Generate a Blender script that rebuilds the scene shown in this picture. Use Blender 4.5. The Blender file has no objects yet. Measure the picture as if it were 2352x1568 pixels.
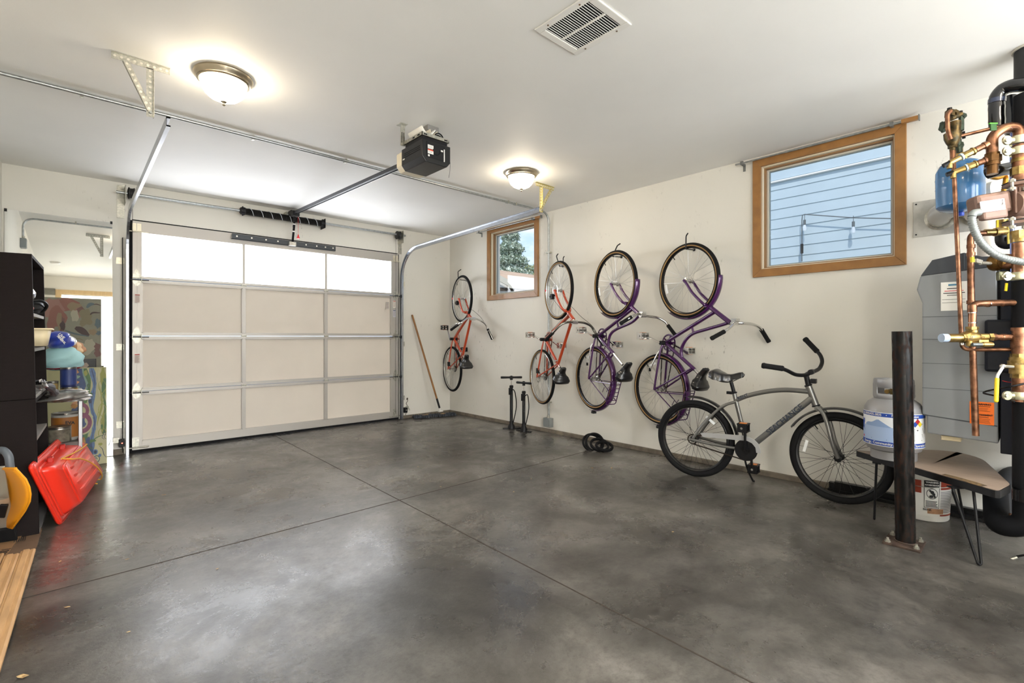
import bpy, math, random
from mathutils import Vector, Matrix
random.seed(7)
sc = bpy.context.scene
C = bpy.context.collection
PI = math.pi
# ------------------------------------------------------------------ camera
CAMH, YAW, FPX = 1.075, 0.7387, 1114.54
cam = bpy.data.cameras.new('camera'); cam.sensor_width = 36.0
cam.lens = FPX/2352*36.0
cam.shift_y = -(784-773.08)/2352
cam.clip_start = 0.02; cam.clip_end = 300
co = bpy.data.objects.new('camera', cam); C.objects.link(co)
co.location = (0, 0, CAMH); co.rotation_euler = (PI/2, 0, -YAW)
sc.camera = co
# ------------------------------------------------------------------ colour management
sc.view_settings.view_transform = 'Standard'; sc.view_settings.look = 'None'
sc.view_settings.gamma = 1.0; sc.view_settings.use_curve_mapping = False
sc.view_settings.exposure = 0.88
sc.cycles.diffuse_bounces = 6; sc.cycles.max_bounces = 14
sc.cycles.sample_clamp_indirect = 6.0
# ------------------------------------------------------------------ sky and sun
w = bpy.data.worlds.new('sky'); sc.world = w; w.use_nodes = True
nt = w.node_tree; nt.nodes.clear()
def N(t, **k):
    n = nt.nodes.new(t)
    for a, b in k.items(): setattr(n, a, b)
    return n
out = N('ShaderNodeOutputWorld'); bg = N('ShaderNodeBackground')
tc = N('ShaderNodeTexCoord'); mp = N('ShaderNodeMapping'); mp.inputs['Scale'].default_value = (2.0, 2.0, 5.0)
no = N('ShaderNodeTexNoise'); no.inputs['Scale'].default_value = 2.2; no.inputs['Detail'].default_value = 7; no.inputs['Roughness'].default_value = .6
cr = N('ShaderNodeValToRGB'); cr.color_ramp.elements[0].position = .46; cr.color_ramp.elements[1].position = .66
cr.color_ramp.elements[0].color = (0, 0, 0, 1); cr.color_ramp.elements[1].color = (1, 1, 1, 1)
sx = N('ShaderNodeSeparateXYZ'); gr = N('ShaderNodeValToRGB')
gr.color_ramp.elements[0].position = 0.0; gr.color_ramp.elements[0].color = (.62, .80, 1.0, 1)
gr.color_ramp.elements[1].position = .7; gr.color_ramp.elements[1].color = (.16, .40, .86, 1)
mx = N('ShaderNodeMixRGB'); mx.inputs['Color2'].default_value = (1.0, 1.02, 1.06, 1)
L = nt.links.new
L(tc.outputs['Generated'], mp.inputs['Vector']); L(mp.outputs[0], no.inputs['Vector']); L(no.outputs['Fac'], cr.inputs[0])
L(tc.outputs['Generated'], sx.inputs[0]); L(sx.outputs['Z'], gr.inputs[0])
L(gr.outputs[0], mx.inputs['Color1']); L(cr.outputs[0], mx.inputs['Fac']); L(mx.outputs[0], bg.inputs['Color']); L(bg.outputs[0], out.inputs['Surface'])
bg.inputs['Strength'].default_value = .72
sun = bpy.data.lights.new('sun', 'SUN'); sun.energy = 1.7; sun.angle = math.radians(1.5); sun.color = (1, .96, .9)
so = bpy.data.objects.new('sun', sun); C.objects.link(so)
so.rotation_euler = (math.radians(38), 0, math.radians(-60)); so['kind'] = 'structure'
LAMP_W, PANE_W, HALL_W = 27.0, 6.4, 18.0
FILL_W = 56.0  # power of the added fill light behind the camera

# ------------------------------------------------------------------ materials
def lin(c):
    if isinstance(c, str): c = tuple(int(c[i:i+2], 16)/255 for i in (0, 2, 4))
    return tuple((x/12.92 if x <= .04045 else ((x+.055)/1.055)**2.4) for x in c[:3]) + (1,)
MC = {}
def mat(name, col, rough=.5, metal=0.0, var=0.0, scale=20.0, col2=None, bump=0.0, emit=0.0, spec=.5, coat=0.0, stretch=None, trans=0.0, alpha=1.0):
    if name in MC: return MC[name]
    m = bpy.data.materials.new(name); m.use_nodes = True
    n = m.node_tree; b = n.nodes['Principled BSDF']
    c = lin(col)
    b.inputs['Base Color'].default_value = c; b.inputs['Roughness'].default_value = rough; b.inputs['Metallic'].default_value = metal
    b.inputs['Specular IOR Level'].default_value = spec; b.inputs['Coat Weight'].default_value = coat
    if trans: b.inputs['Transmission Weight'].default_value = trans
    if alpha < 1: b.inputs['Alpha'].default_value = alpha
    if emit: b.inputs['Emission Color'].default_value = c; b.inputs['Emission Strength'].default_value = emit
    if var or bump or col2:
        t = n.nodes.new('ShaderNodeTexCoord'); p = n.nodes.new('ShaderNodeMapping'); s = n.nodes.new('ShaderNodeTexNoise')
        s.inputs['Scale'].default_value = scale; s.inputs['Detail'].default_value = 5
        if stretch: p.inputs['Scale'].default_value = stretch
        n.links.new(t.outputs['Object'], p.inputs[0]); n.links.new(p.outputs[0], s.inputs['Vector'])
        if var or col2:
            r = n.nodes.new('ShaderNodeValToRGB'); r.color_ramp.elements[0].position = .36; r.color_ramp.elements[1].position = .64
            c2 = lin(col2) if col2 else tuple(max(0, x*(1-var)) for x in c[:3]) + (1,)
            r.color_ramp.elements[0].color = c2; r.color_ramp.elements[1].color = c
            n.links.new(s.outputs['Fac'], r.inputs[0]); n.links.new(r.outputs[0], b.inputs['Base Color'])
        if bump:
            q = n.nodes.new('ShaderNodeBump'); q.inputs['Strength'].default_value = bump; q.inputs['Distance'].default_value = .004
            n.links.new(s.outputs['Fac'], q.inputs['Height']); n.links.new(q.outputs[0], b.inputs['Normal'])
    MC[name] = m; return m
def nodes_of(m): return m.node_tree, m.node_tree.nodes['Principled BSDF']

def wall_paint(name, col, marks=True):
    m = mat(name, col, rough=.62, spec=.35); n, b = nodes_of(m); K = n.links.new
    t = n.nodes.new('ShaderNodeTexCoord')
    def noise(s, d, st=None, ro=.5):
        x = n.nodes.new('ShaderNodeTexNoise'); x.inputs['Scale'].default_value = s; x.inputs['Detail'].default_value = d; x.inputs['Roughness'].default_value = ro
        if st:
            p = n.nodes.new('ShaderNodeMapping'); p.inputs['Scale'].default_value = st; K(t.outputs['Object'], p.inputs[0]); K(p.outputs[0], x.inputs['Vector'])
        else: K(t.outputs['Object'], x.inputs['Vector'])
        return x
    def ramp(src, a, z, ca=(0, 0, 0, 1), cz=(1, 1, 1, 1)):
        r = n.nodes.new('ShaderNodeValToRGB'); r.color_ramp.elements[0].position = a; r.color_ramp.elements[1].position = z
        r.color_ramp.elements[0].color = ca; r.color_ramp.elements[1].color = cz; K(src.outputs['Fac'], r.inputs[0]); return r
    def mix(fac, a, c2, k=1.0):
        x = n.nodes.new('ShaderNodeMixRGB'); x.inputs['Color2'].default_value = c2
        if k != 1.0:
            mu = n.nodes.new('ShaderNodeMath'); mu.operation = 'MULTIPLY'; mu.inputs[1].default_value = k; K(fac.outputs[0], mu.inputs[0]); K(mu.outputs[0], x.inputs['Fac'])
        else: K(fac.outputs[0], x.inputs['Fac'])
        K(a.outputs[0], x.inputs['Color1']); return x
    c = lin(col)
    base = ramp(noise(1.1, 4), .3, .7, tuple(x*.93 for x in c[:3])+(1,), c)
    if marks:
        s1 = ramp(noise(30, 4, (1, 1, .5), .7), .60, .72); s2 = ramp(noise(1.9, 3), .50, .70)
        mu = n.nodes.new('ShaderNodeMath'); mu.operation = 'MULTIPLY'; K(s1.outputs[0], mu.inputs[0]); K(s2.outputs[0], mu.inputs[1])
        g = mix(mu, base, lin('5f594e'), .65)
        s3 = ramp(noise(150, 1), .80, .83); g2 = mix(s3, g, lin('4a443a'), .6)
        K(g2.outputs[0], b.inputs['Base Color'])
    else: K(base.outputs[0], b.inputs['Base Color'])
    q = n.nodes.new('ShaderNodeBump'); q.inputs['Strength'].default_value = .08; q.inputs['Distance'].default_value = .003
    K(noise(120, 2).outputs['Fac'], q.inputs['Height']); K(q.outputs[0], b.inputs['Normal'])
    return m

def concrete(name):
    m = mat(name, '8b8276', rough=.4, spec=.5, coat=.18); m.node_tree.nodes['Principled BSDF'].inputs['Coat Roughness'].default_value = .22; n, b = nodes_of(m); K = n.links.new
    t = n.nodes.new('ShaderNodeTexCoord')
    def noise(s, d, ro=.55, dist=0.0):
        x = n.nodes.new('ShaderNodeTexNoise'); x.inputs['Scale'].default_value = s; x.inputs['Detail'].default_value = d
        x.inputs['Roughness'].default_value = ro; x.inputs['Distortion'].default_value = dist; K(t.outputs['Object'], x.inputs['Vector']); return x
    def ramp(src, els):
        r = n.nodes.new('ShaderNodeValToRGB'); e = r.color_ramp.elements
        e[0].position, e[0].color = els[0]; e[1].position, e[1].color = els[-1]
        for p, c in els[1:-1]: q = e.new(p); q.color = c
        K(src.outputs['Fac'], r.inputs[0]); return r
    a = ramp(noise(.9, 10, .7, .35), [(.38, lin('36332f')), (.47, lin('4c4944')), (.54, lin('5d5953')), (.62, lin('736f68'))])
    d = ramp(noise(2.3, 12, .78, .3), [(.42, (.55, .54, .52, 1)), (.54, (1, 1, 1, 1))])
    f = ramp(noise(42, 5, .75), [(.36, (.55, .53, .51, 1)), (.52, (1.0, 1.0, 1.0, 1))])
    m1 = n.nodes.new('ShaderNodeMixRGB'); m1.blend_type = 'MULTIPLY'; m1.inputs['Fac'].default_value = .75
    K(a.outputs[0], m1.inputs['Color1']); K(d.outputs[0], m1.inputs['Color2'])
    m2 = n.nodes.new('ShaderNodeMixRGB'); m2.blend_type = 'MULTIPLY'; m2.inputs['Fac'].default_value = .55
    K(m1.outputs[0], m2.inputs['Color1']); K(f.outputs[0], m2.inputs['Color2'])
    sp = ramp(noise(95, 2, .5), [(.70, (0, 0, 0, 1)), (.76, (1, 1, 1, 1))])
    m3 = n.nodes.new('ShaderNodeMixRGB'); m3.inputs['Color2'].default_value = lin('3a2f24'); mu = n.nodes.new('ShaderNodeMath'); mu.operation = 'MULTIPLY'; mu.inputs[1].default_value = .55
    K(sp.outputs[0], mu.inputs[0]); K(mu.outputs[0], m3.inputs['Fac']); K(m2.outputs[0], m3.inputs['Color1']); K(m3.outputs[0], b.inputs['Base Color'])
    rr = ramp(noise(1.7, 9, .75, .3), [(.38, (.20, .20, .20, 1)), (.62, (.44, .44, .44, 1))]); K(rr.outputs[0], b.inputs['Roughness'])
    q = n.nodes.new('ShaderNodeBump'); q.inputs['Strength'].default_value = .32; q.inputs['Distance'].default_value = .004
    K(noise(26, 6, .7).outputs['Fac'], q.inputs['Height']); K(q.outputs[0], b.inputs['Normal'])
    return m

def glass(name, tint=(1, 1, 1)):
    m = bpy.data.materials.new(name); m.use_nodes = True; n = m.node_tree; n.nodes.clear(); K = n.links.new
    o = n.nodes.new('ShaderNodeOutputMaterial'); x = n.nodes.new('ShaderNodeMixShader'); t = n.nodes.new('ShaderNodeBsdfTransparent')
    g = n.nodes.new('ShaderNodeBsdfGlossy'); lw = n.nodes.new('ShaderNodeLayerWeight'); lw.inputs['Blend'].default_value = .5; pw = n.nodes.new('ShaderNodeMath'); pw.operation = 'POWER'; pw.inputs[1].default_value = 5; f = n.nodes.new('ShaderNodeMath'); f.operation = 'MULTIPLY_ADD'; f.inputs[1].default_value = .8; f.inputs[2].default_value = .03; K(lw.outputs['Facing'], pw.inputs[0]); K(pw.outputs[0], f.inputs[0])
    t.inputs['Color'].default_value = (*tint, 1); g.inputs['Roughness'].default_value = .02
    K(f.outputs[0], x.inputs[0]); K(t.outputs[0], x.inputs[1]); K(g.outputs[0], x.inputs[2]); K(x.outputs[0], o.inputs[0]); return m

# ------------------------------------------------------------------ mesh tools
WM = {}
def V3(*a): return Vector(a if len(a) > 1 else a[0])
def crv(pts, n=6):
    P = [Vector(p) for p in pts]
    if len(P) < 3: return P
    o = []
    for i in range(len(P)-1):
        a = P[i-1] if i else P[0]*2-P[1]; b, c = P[i], P[i+1]; d = P[i+2] if i+2 < len(P) else P[-1]*2-P[-2]
        for k in range(n):
            t = k/n; t2 = t*t; t3 = t2*t
            o.append(.5*((2*b)+(c-a)*t+(2*a-5*b+4*c-d)*t2+(3*b-a-3*c+d)*t3))
    o.append(P[-1]); return o
def rnd(pts, r, n=5):
    """round the corners of a polyline with radius r"""
    P = [Vector(p) for p in pts]; o = [P[0]]
    for i in range(1, len(P)-1):
        a, b = (P[i-1]-P[i]), (P[i+1]-P[i]); q = min(r, a.length*.49, b.length*.49)
        A = P[i]+a.normalized()*q; B = P[i]+b.normalized()*q
        for k in range(n+1):
            t = k/n; o.append(A*(1-t)**2+P[i]*2*t*(1-t)+B*t*t)
    o.append(P[-1]); return o
def basis(d):
    d = Vector(d).normalized(); u = Vector((0, 0, 1)) if abs(d.z) < .9 else Vector((1, 0, 0))
    x = d.cross(u).normalized(); y = x.cross(d).normalized(); return x, y, d
class MB:
    def __init__(s): s.v = []; s.f = []; s.m = []; s.k = 0
    def add(s, vs, fs):
        o = len(s.v); s.v += [Vector(q) for q in vs]
        for f in fs: s.f.append([o+i for i in f]); s.m.append(s.k)
        return s
    def box(s, lo, hi, M=None):
        x0, y0, z0 = lo; x1, y1, z1 = hi
        vs = [Vector(q) for q in ((x0, y0, z0), (x1, y0, z0), (x1, y1, z0), (x0, y1, z0), (x0, y0, z1), (x1, y0, z1), (x1, y1, z1), (x0, y1, z1))]
        if M: vs = [M @ q for q in vs]
        return s.add(vs, [(3, 2, 1, 0), (4, 5, 6, 7), (0, 1, 5, 4), (1, 2, 6, 5), (2, 3, 7, 6), (3, 0, 4, 7)])
    def beam(s, a, b, wd, h, up=(0, 0, 1)):
        a, b, up = Vector(a), Vector(b), Vector(up); d = (b-a).normalized(); x = d.cross(up).normalized()*wd/2; y = x.cross(d).normalized()*h/2
        vs = [a-x-y, a+x-y, a+x+y, a-x+y, b-x-y, b+x-y, b+x+y, b-x+y]
        return s.add(vs, [(3, 2, 1, 0), (4, 5, 6, 7), (0, 1, 5, 4), (1, 2, 6, 5), (2, 3, 7, 6), (3, 0, 4, 7)])
    def tube(s, pts, r, n=10, closed=False, caps=True):
        P = [Vector(p) for p in pts]; R = r if isinstance(r, (list, tuple)) else [r]*len(P); m = len(P)
        T = []
        for i in range(m):
            if closed: t = P[(i+1) % m]-P[i-1]
            else: t = P[min(i+1, m-1)]-P[max(i-1, 0)]
            T.append(t.normalized() if t.length > 1e-9 else Vector((0, 0, 1)))
        x, y, _ = basis(T[0]); vs = []
        for i in range(m):
            x = (x-T[i]*x.dot(T[i])).normalized(); y = T[i].cross(x)
            for k in range(n):
                a = 2*PI*k/n; vs.append(P[i]+(x*math.cos(a)+y*math.sin(a))*R[i])
        fs = []
        for i in range(m if closed else m-1):
            for k in range(n):
                fs.append((i*n+k, i*n+(k+1) % n, ((i+1) % m)*n+(k+1) % n, ((i+1) % m)*n+k))
        if caps and not closed: fs += [tuple(range(n-1, -1, -1)), tuple((m-1)*n+k for k in range(n))]
        return s.add(vs, fs)
    def cyl(s, a, b, r, r2=None, n=20): return s.tube([a, b], [r, r if r2 is None else r2], n)
    def lathe(s, prof, c=(0, 0, 0), ax=(0, 0, 1), n=32):
        c = Vector(c); x, y, z = basis(ax); vs = []; m = len(prof)
        for r, h in prof:
            for k in range(n):
                a = 2*PI*k/n; vs.append(c+(x*math.cos(a)+y*math.sin(a))*max(r, 1e-5)+z*h)
        fs = []
        for i in range(m-1):
            for k in range(n): fs.append((i*n+k, i*n+(k+1) % n, (i+1)*n+(k+1) % n, (i+1)*n+k))
        if prof[0][0] > 1e-4: fs.append(tuple(range(n-1, -1, -1)))
        if prof[-1][0] > 1e-4: fs.append(tuple((m-1)*n+k for k in range(n)))
        return s.add(vs, fs)
    def prism(s, poly, o, u, v, t):
        """2D polygon in the frame o + x*u + y*v, pushed out by vector t"""
        o, u, v, t = Vector(o), Vector(u), Vector(v), Vector(t); n = len(poly)
        a = [o+u*p[0]+v*p[1] for p in poly]
        return s.add(a+[q+t for q in a], [tuple(range(n-1, -1, -1)), tuple(range(n, 2*n))]+[(i, (i+1) % n, n+(i+1) % n, n+i) for i in range(n)])
    def ring(s, c, ax, R, r, n=48, m=8, a0=0, a1=2*PI, flat=1.0):
        c = Vector(c); x, y, z = basis(ax); full = abs(a1-a0) > 2*PI-1e-3
        N_ = n if full else n+1; vs = []
        for i in range(N_):
            a = a0+(a1-a0)*i/n; d = x*math.cos(a)+y*math.sin(a)
            for k in range(m):
                b = 2*PI*k/m; vs.append(c+d*(R+r*math.cos(b))+z*r*flat*math.sin(b))
        fs = []
        for i in range(n):
            j = (i+1) % N_
            for k in range(m): fs.append((i*m+k, j*m+k, j*m+(k+1) % m, i*m+(k+1) % m))
        return s.add(vs, fs)
    def sheet(s, rows):
        n = len(rows[0]); vs = [q for r in rows for q in r]
        return s.add(vs, [(i*n+k, i*n+k+1, (i+1)*n+k+1, (i+1)*n+k) for i in range(len(rows)-1) for k in range(n-1)])
    def ball(s, c, r, n=14, sc3=(1, 1, 1), jit=0.0):
        c = Vector(c); vs = []; m = n//2
        for i in range(m+1):
            t = PI*i/m
            for k in range(n):
                a = 2*PI*k/n; q = 1+random.uniform(-jit, jit)
                vs.append(c+Vector((math.sin(t)*math.cos(a)*sc3[0], math.sin(t)*math.sin(a)*sc3[1], math.cos(t)*sc3[2]))*r*q)
        return s.add(vs, [(i*n+k, (i+1)*n+k, (i+1)*n+(k+1) % n, i*n+(k+1) % n) for i in range(m) for k in range(n)])
    def build(s, name, m, parent=None, world=True, smooth=True, bevel=0.0, kind=None, angle=40, solid=0.0, sub=0):
        me = bpy.data.meshes.new(name); vs = s.v
        if parent is not None and world and parent in WM:
            I = WM[parent].inverted(); vs = [I @ q for q in vs]
        me.from_pydata([tuple(q) for q in vs], [], s.f)
        ms = m if isinstance(m, (list, tuple)) else [m]
        for q in ms: me.materials.append(q)
        me.polygons.foreach_set('material_index', s.m); me.update()
        if smooth:
            me.polygons.foreach_set('use_smooth', [True]*len(me.polygons)); me.set_sharp_from_angle(angle=math.radians(angle))
        o = bpy.data.objects.new(name, me); C.objects.link(o)
        if parent is not None: o.parent = parent; WM[o] = WM.get(parent, Matrix())
        if solid: q = o.modifiers.new('solid', 'SOLIDIFY'); q.thickness = solid; q.offset = 0
        if bevel: q = o.modifiers.new('bevel', 'BEVEL'); q.width = bevel; q.segments = 2; q.limit_method = 'ANGLE'; q.angle_limit = math.radians(40)
        if sub: q = o.modifiers.new('sub', 'SUBSURF'); q.levels = sub; q.render_levels = sub
        if kind: o['kind'] = kind
        return o
def thing(name, label, cat, loc=(0, 0, 0), rz=0.0, group=None):
    o = bpy.data.objects.new(name, None); C.objects.link(o); o.empty_display_size = .05
    o.location = loc; o.rotation_euler = (0, 0, rz); o['label'] = label; o['category'] = cat
    if group: o['group'] = group
    WM[o] = Matrix.Translation(Vector(loc)) @ Matrix.Rotation(rz, 4, 'Z'); return o
def struct(name, loc=(0, 0, 0)):
    o = bpy.data.objects.new(name, None); C.objects.link(o); o.location = loc; o['kind'] = 'structure'; WM[o] = Matrix.Translation(Vector(loc)); return o
def tag(o, label, cat, group=None):
    o['label'] = label; o['category'] = cat
    if group: o['group'] = group
    return o
def text(s, size, o, xd, yd, m, parent, name='lettering', align='CENTER', bold=0.0, ext=.0004):
    cu = bpy.data.curves.new('t', 'FONT'); cu.body = s; cu.size = size; cu.align_x = align; cu.align_y = 'CENTER'; cu.extrude = ext; cu.offset = bold; cu.resolution_u = 3
    t = bpy.data.objects.new('t', cu); C.objects.link(t); bpy.context.view_layer.update()
    me = bpy.data.meshes.new_from_object(t.evaluated_get(bpy.context.evaluated_depsgraph_get())); bpy.data.objects.remove(t); bpy.data.curves.remove(cu)
    x, y = Vector(xd).normalized(), Vector(yd).normalized(); z = x.cross(y); O = Vector(o)
    I = WM[parent].inverted() if parent in WM else Matrix()
    for q in me.vertices: q.co = I @ (O+x*q.co.x+y*q.co.y+z*q.co.z)
    me.materials.clear(); me.materials.append(m); me.name = name
    ob = bpy.data.objects.new(name, me); C.objects.link(ob); ob.parent = parent; WM[ob] = WM.get(parent, Matrix()); return ob

M_wall = wall_paint('wall_paint', 'e2dfd6'); M_ceil = wall_paint('ceiling_paint', 'efeeea', False)
M_floor = concrete('sealed_concrete'); M_curb = mat('curb_concrete', '7c7263', .85, var=.4, scale=14, bump=.4)
M_black = mat('black_plastic', '121214', .45, spec=.3); M_rubber = mat('black_rubber', '161617', .8, bump=.2, scale=60, spec=.2)
M_gloss = mat('black_vinyl', '0d0d0f', .28, coat=.3); M_chrome = mat('chrome', 'd8d8d6', .16, 1.0); M_steel = mat('galvanised_steel', 'b4b8b8', .38, .9, var=.25, scale=45)
M_zinc = mat('zinc_bracket', 'c2c0b4', .42, .85, var=.3, scale=60); M_nickel = mat('brushed_nickel', 'b3a791', .3, 1.0)
M_wood = mat('window_wood', '9a6c38', .42, var=.22, scale=5, stretch=(6, 2.2, 2.2), coat=.1); M_pine = mat('bare_pine', 'c69c6b', .6, var=.25, scale=8, stretch=(6, .8, 6))
M_white = mat('white_plastic', 'e8e6e0', .4); M_cream = mat('cream_plastic', 'e6d6b0', .45); M_copper = mat('aged_copper', 'a27458', .36, .85, col2='664634', scale=26)
M_brass = mat('brass', 'b89c64', .36, .92, col2='86703f', scale=34); M_dark = mat('dark_void', '0a0a0a', .9); M_grey = mat('box_grey', '8b908f', .5, .3)
M_red = mat('signal_red', 'd4262a', .4); M_yellow = mat('valve_yellow', 'f0d21c', .4); M_paper = mat('paper', 'eeece4', .8); M_ink = mat('print_black', '1c1c1c', .7)
M_blue = mat('print_blue', '1f4aa8', .6); M_orange = mat('warning_orange', 'ff7a1e', .6)
M_glass = glass('clear_glass')
XR, YF, XL, YB, ZC = 3.995, 5.70, -.41, -1.5, 2.485
# ================================================================== ROOM SHELL
f = MB(); f.box((XL-.15, YB-3.2, -.12), (XR+.15, YF+.17, 0)); f.build('floor', M_floor, kind='structure', smooth=False)
# saw cut joints in the slab (thin dark grooves)
j = MB()
j.beam((1.535, -1.5, .0006), (1.645, 5.70, .0006), .006, .0012); j.beam((-.35, 2.822, .0006), (3.96, 2.905, .0006), .006, .0012)
j.build('trim_1', mat('joint_dirt', '3a3026', .95, var=.4, scale=60), kind='structure', smooth=False)
c = MB(); c.box((XL-.15, YB-.15, ZC), (XR+.15, YF+.15, ZC+.12)); c.build('ceiling', M_ceil, kind='structure', smooth=False)
def wall(name, segs, m=M_wall):
    b = MB()
    for lo, hi in segs: b.box(lo, hi)
    return b.build(name, m, kind='structure', smooth=False)
DX0, DX1, DZ = .425, 3.166, 2.154
wall('wall_front', [((XL-.15, YF, 0), (DX0, YF+.15, ZC)), ((DX1, YF, 0), (XR+.15, YF+.15, ZC)), ((DX0, YF, DZ), (DX1, YF+.15, ZC))])
W1 = (.66, 1.49, 1.60, 2.40)      # opening of the big window: y0 y1 z0 z1
W2 = (3.985, 4.785, 1.60, 2.40)
X0, X1 = XR, XR+.15
wall('wall_right', [((X0, YB-.15, 0), (X1, W1[0], ZC)), ((X0, W1[0], 0), (X1, W1[1], W1[2])), ((X0, W1[0], W1[3]), (X1, W1[1], ZC)), ((X0, W1[1], 0), (X1, W2[0], ZC)),
     ((X0, W2[0], 0), (X1, W2[1], W2[2])), ((X0, W2[0], W2[3]), (X1, W2[1], ZC)), ((X0, W2[1], 0), (X1, YF, ZC))])
wall('wall_left', [((XL-.15, YB-.15, 0), (XL, YF, ZC))])
BX0, BX1, BZ = -.12, .78, 2.14
W3 = (1.65, 3.55, .95, 2.15)      # added fill-light window in the back wall, never in view: x0 x1 z0 z1
wall('wall_back', [((XL, YB-.15, 0), (BX0, YB, ZC)), ((BX1, YB-.15, 0), (W3[0], YB, ZC)), ((W3[0], YB-.15, 0), (W3[1], YB, W3[2])), ((W3[0], YB-.15, W3[3]), (W3[1], YB, ZC)), ((W3[1], YB-.15, 0), (XR, YB, ZC)), ((BX0, YB-.15, BZ), (BX1, YB, ZC))], wall_paint('back_wall_paint', 'efebe2', False))
# house passage behind the open back door
hall = MB()
hall.box((-1.2, -4.6, 0), (-1.1, YB-.15, 2.5)); hall.box((1.5, -4.6, 0), (1.6, YB-.15, 2.5)); hall.box((-1.1, -4.7, 0), (1.5, -4.6, 2.5)); hall.box((-1.2, -4.7, 2.5), (1.6, YB-.15, 2.6))
hall.box((-1.1, YB-.16, 0), (BX0-.05, YB-.15, 2.5)); hall.box((BX1+.05, YB-.16, 0), (1.5, YB-.15, 2.5))
hall.build('wall_passage', mat('passage_paint', 'f2f0ea', .6), kind='structure', smooth=False)
hl = bpy.data.lights.new('passage_ceiling_light', 'AREA'); hl.shape = 'RECTANGLE'; hl.size = 1.4; hl.size_y = 1.6; hl.energy = 90*HALL_W/3; hl.color = (.96, .98, 1)
ho = bpy.data.objects.new('passage_ceiling_light', hl); C.objects.link(ho); ho.location = (.2, -3.0, 2.44); ho['kind'] = 'structure'
r3_ = struct('fill_window', ((W3[0]+W3[1])/2, YB, W3[2])); g = MB()  # made-up window behind the camera, an opening for the fill light
for lo, hi in (((W3[0]-.06, YB, W3[2]-.06), (W3[1]+.06, YB+.02, W3[2])), ((W3[0]-.06, YB, W3[3]), (W3[1]+.06, YB+.02, W3[3]+.06)), ((W3[0]-.06, YB, W3[2]), (W3[0], YB+.02, W3[3])), ((W3[1], YB, W3[2]), (W3[1]+.06, YB+.02, W3[3])), (((W3[0]+W3[1])/2-.02, YB-.08, W3[2]), ((W3[0]+W3[1])/2+.02, YB-.04, W3[3]))): g.box(lo, hi)
g.build('window_casing', M_wood, r3_, smooth=False); g = MB(); g.box((W3[0], YB-.062, W3[2]), (W3[1], YB-.058, W3[3])); g.build('window_pane', M_glass, r3_, smooth=False)
dl = bpy.data.lights.new('fill_light', 'AREA'); dl.shape = 'RECTANGLE'; dl.size = 1.9; dl.size_y = 1.2; dl.energy = FILL_W; dl.color = (.95, .98, 1)  # added area light outside the made-up back window, brightens the room
do_ = bpy.data.objects.new('fill_light', dl); C.objects.link(do_); do_.location = ((W3[0]+W3[1])/2, YB-.17, (W3[2]+W3[3])/2); do_.rotation_euler = (math.radians(96), 0, 0); do_['kind'] = 'structure'
tb = MB()
for lo, hi in [((BX0-.09, YB, 0), (BX0, YB+.018, BZ+.09)), ((BX1, YB, 0), (BX1+.09, YB+.018, BZ+.09)), ((BX0, YB, BZ), (BX1, YB+.018, BZ+.09)),
               ((BX0-.02, YB-.15, 0), (BX0, YB, BZ)), ((BX1, YB-.15, 0), (BX1+.02, YB, BZ)), ((BX0, YB-.15, BZ), (BX1, YB, BZ+.02))]: tb.box(lo, hi)
tb.build('door_2', mat('door_casing', 'd8b98a', .5, var=.15, scale=8, stretch=(6, 6, .8)), kind='structure', smooth=False, bevel=.003)
cb = MB(); cb.box((BX0-.25, YB, BZ-.02), (BX0-.09, YB+.05, BZ+.10)); tag(cb.build('door_closer', mat('closer_grey', '77756c', .6)), 'grey metal box beside the back door head, seen only in the tall wall mirror', 'box')
# low concrete stem wall showing along the foot of the walls
k = MB(); k.box((XR-.03, -1.5, 0), (XR, YF, .038)); k.build('baseboard_right', M_curb, kind='structure', smooth=False, bevel=.004)
k = MB(); k.box((DX1+.06, YF-.03, 0), (XR-.03, YF, .038)); k.box((XL, YF-.03, 0), (DX0-.06, YF, .05)); k.build('baseboard_front', M_curb, kind='structure', smooth=False, bevel=.004)
k = MB(); k.box((DX1, YF, 0), (DX1+.02, YF+.02, DZ)); k.box((DX0-.02, YF-.012, 0), (DX0+.002, YF+.02, DZ)); k.box((DX0, YF-.004, DZ), (DX1, YF+.02, DZ+.010))
k.build('trim_2', M_rubber, kind='structure', smooth=False)
k = MB(); k.box((XL, YB+.01, 0), (XL+.012, 2.1, .09)); k.build('baseboard_left', M_curb, kind='structure', smooth=False)

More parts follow.
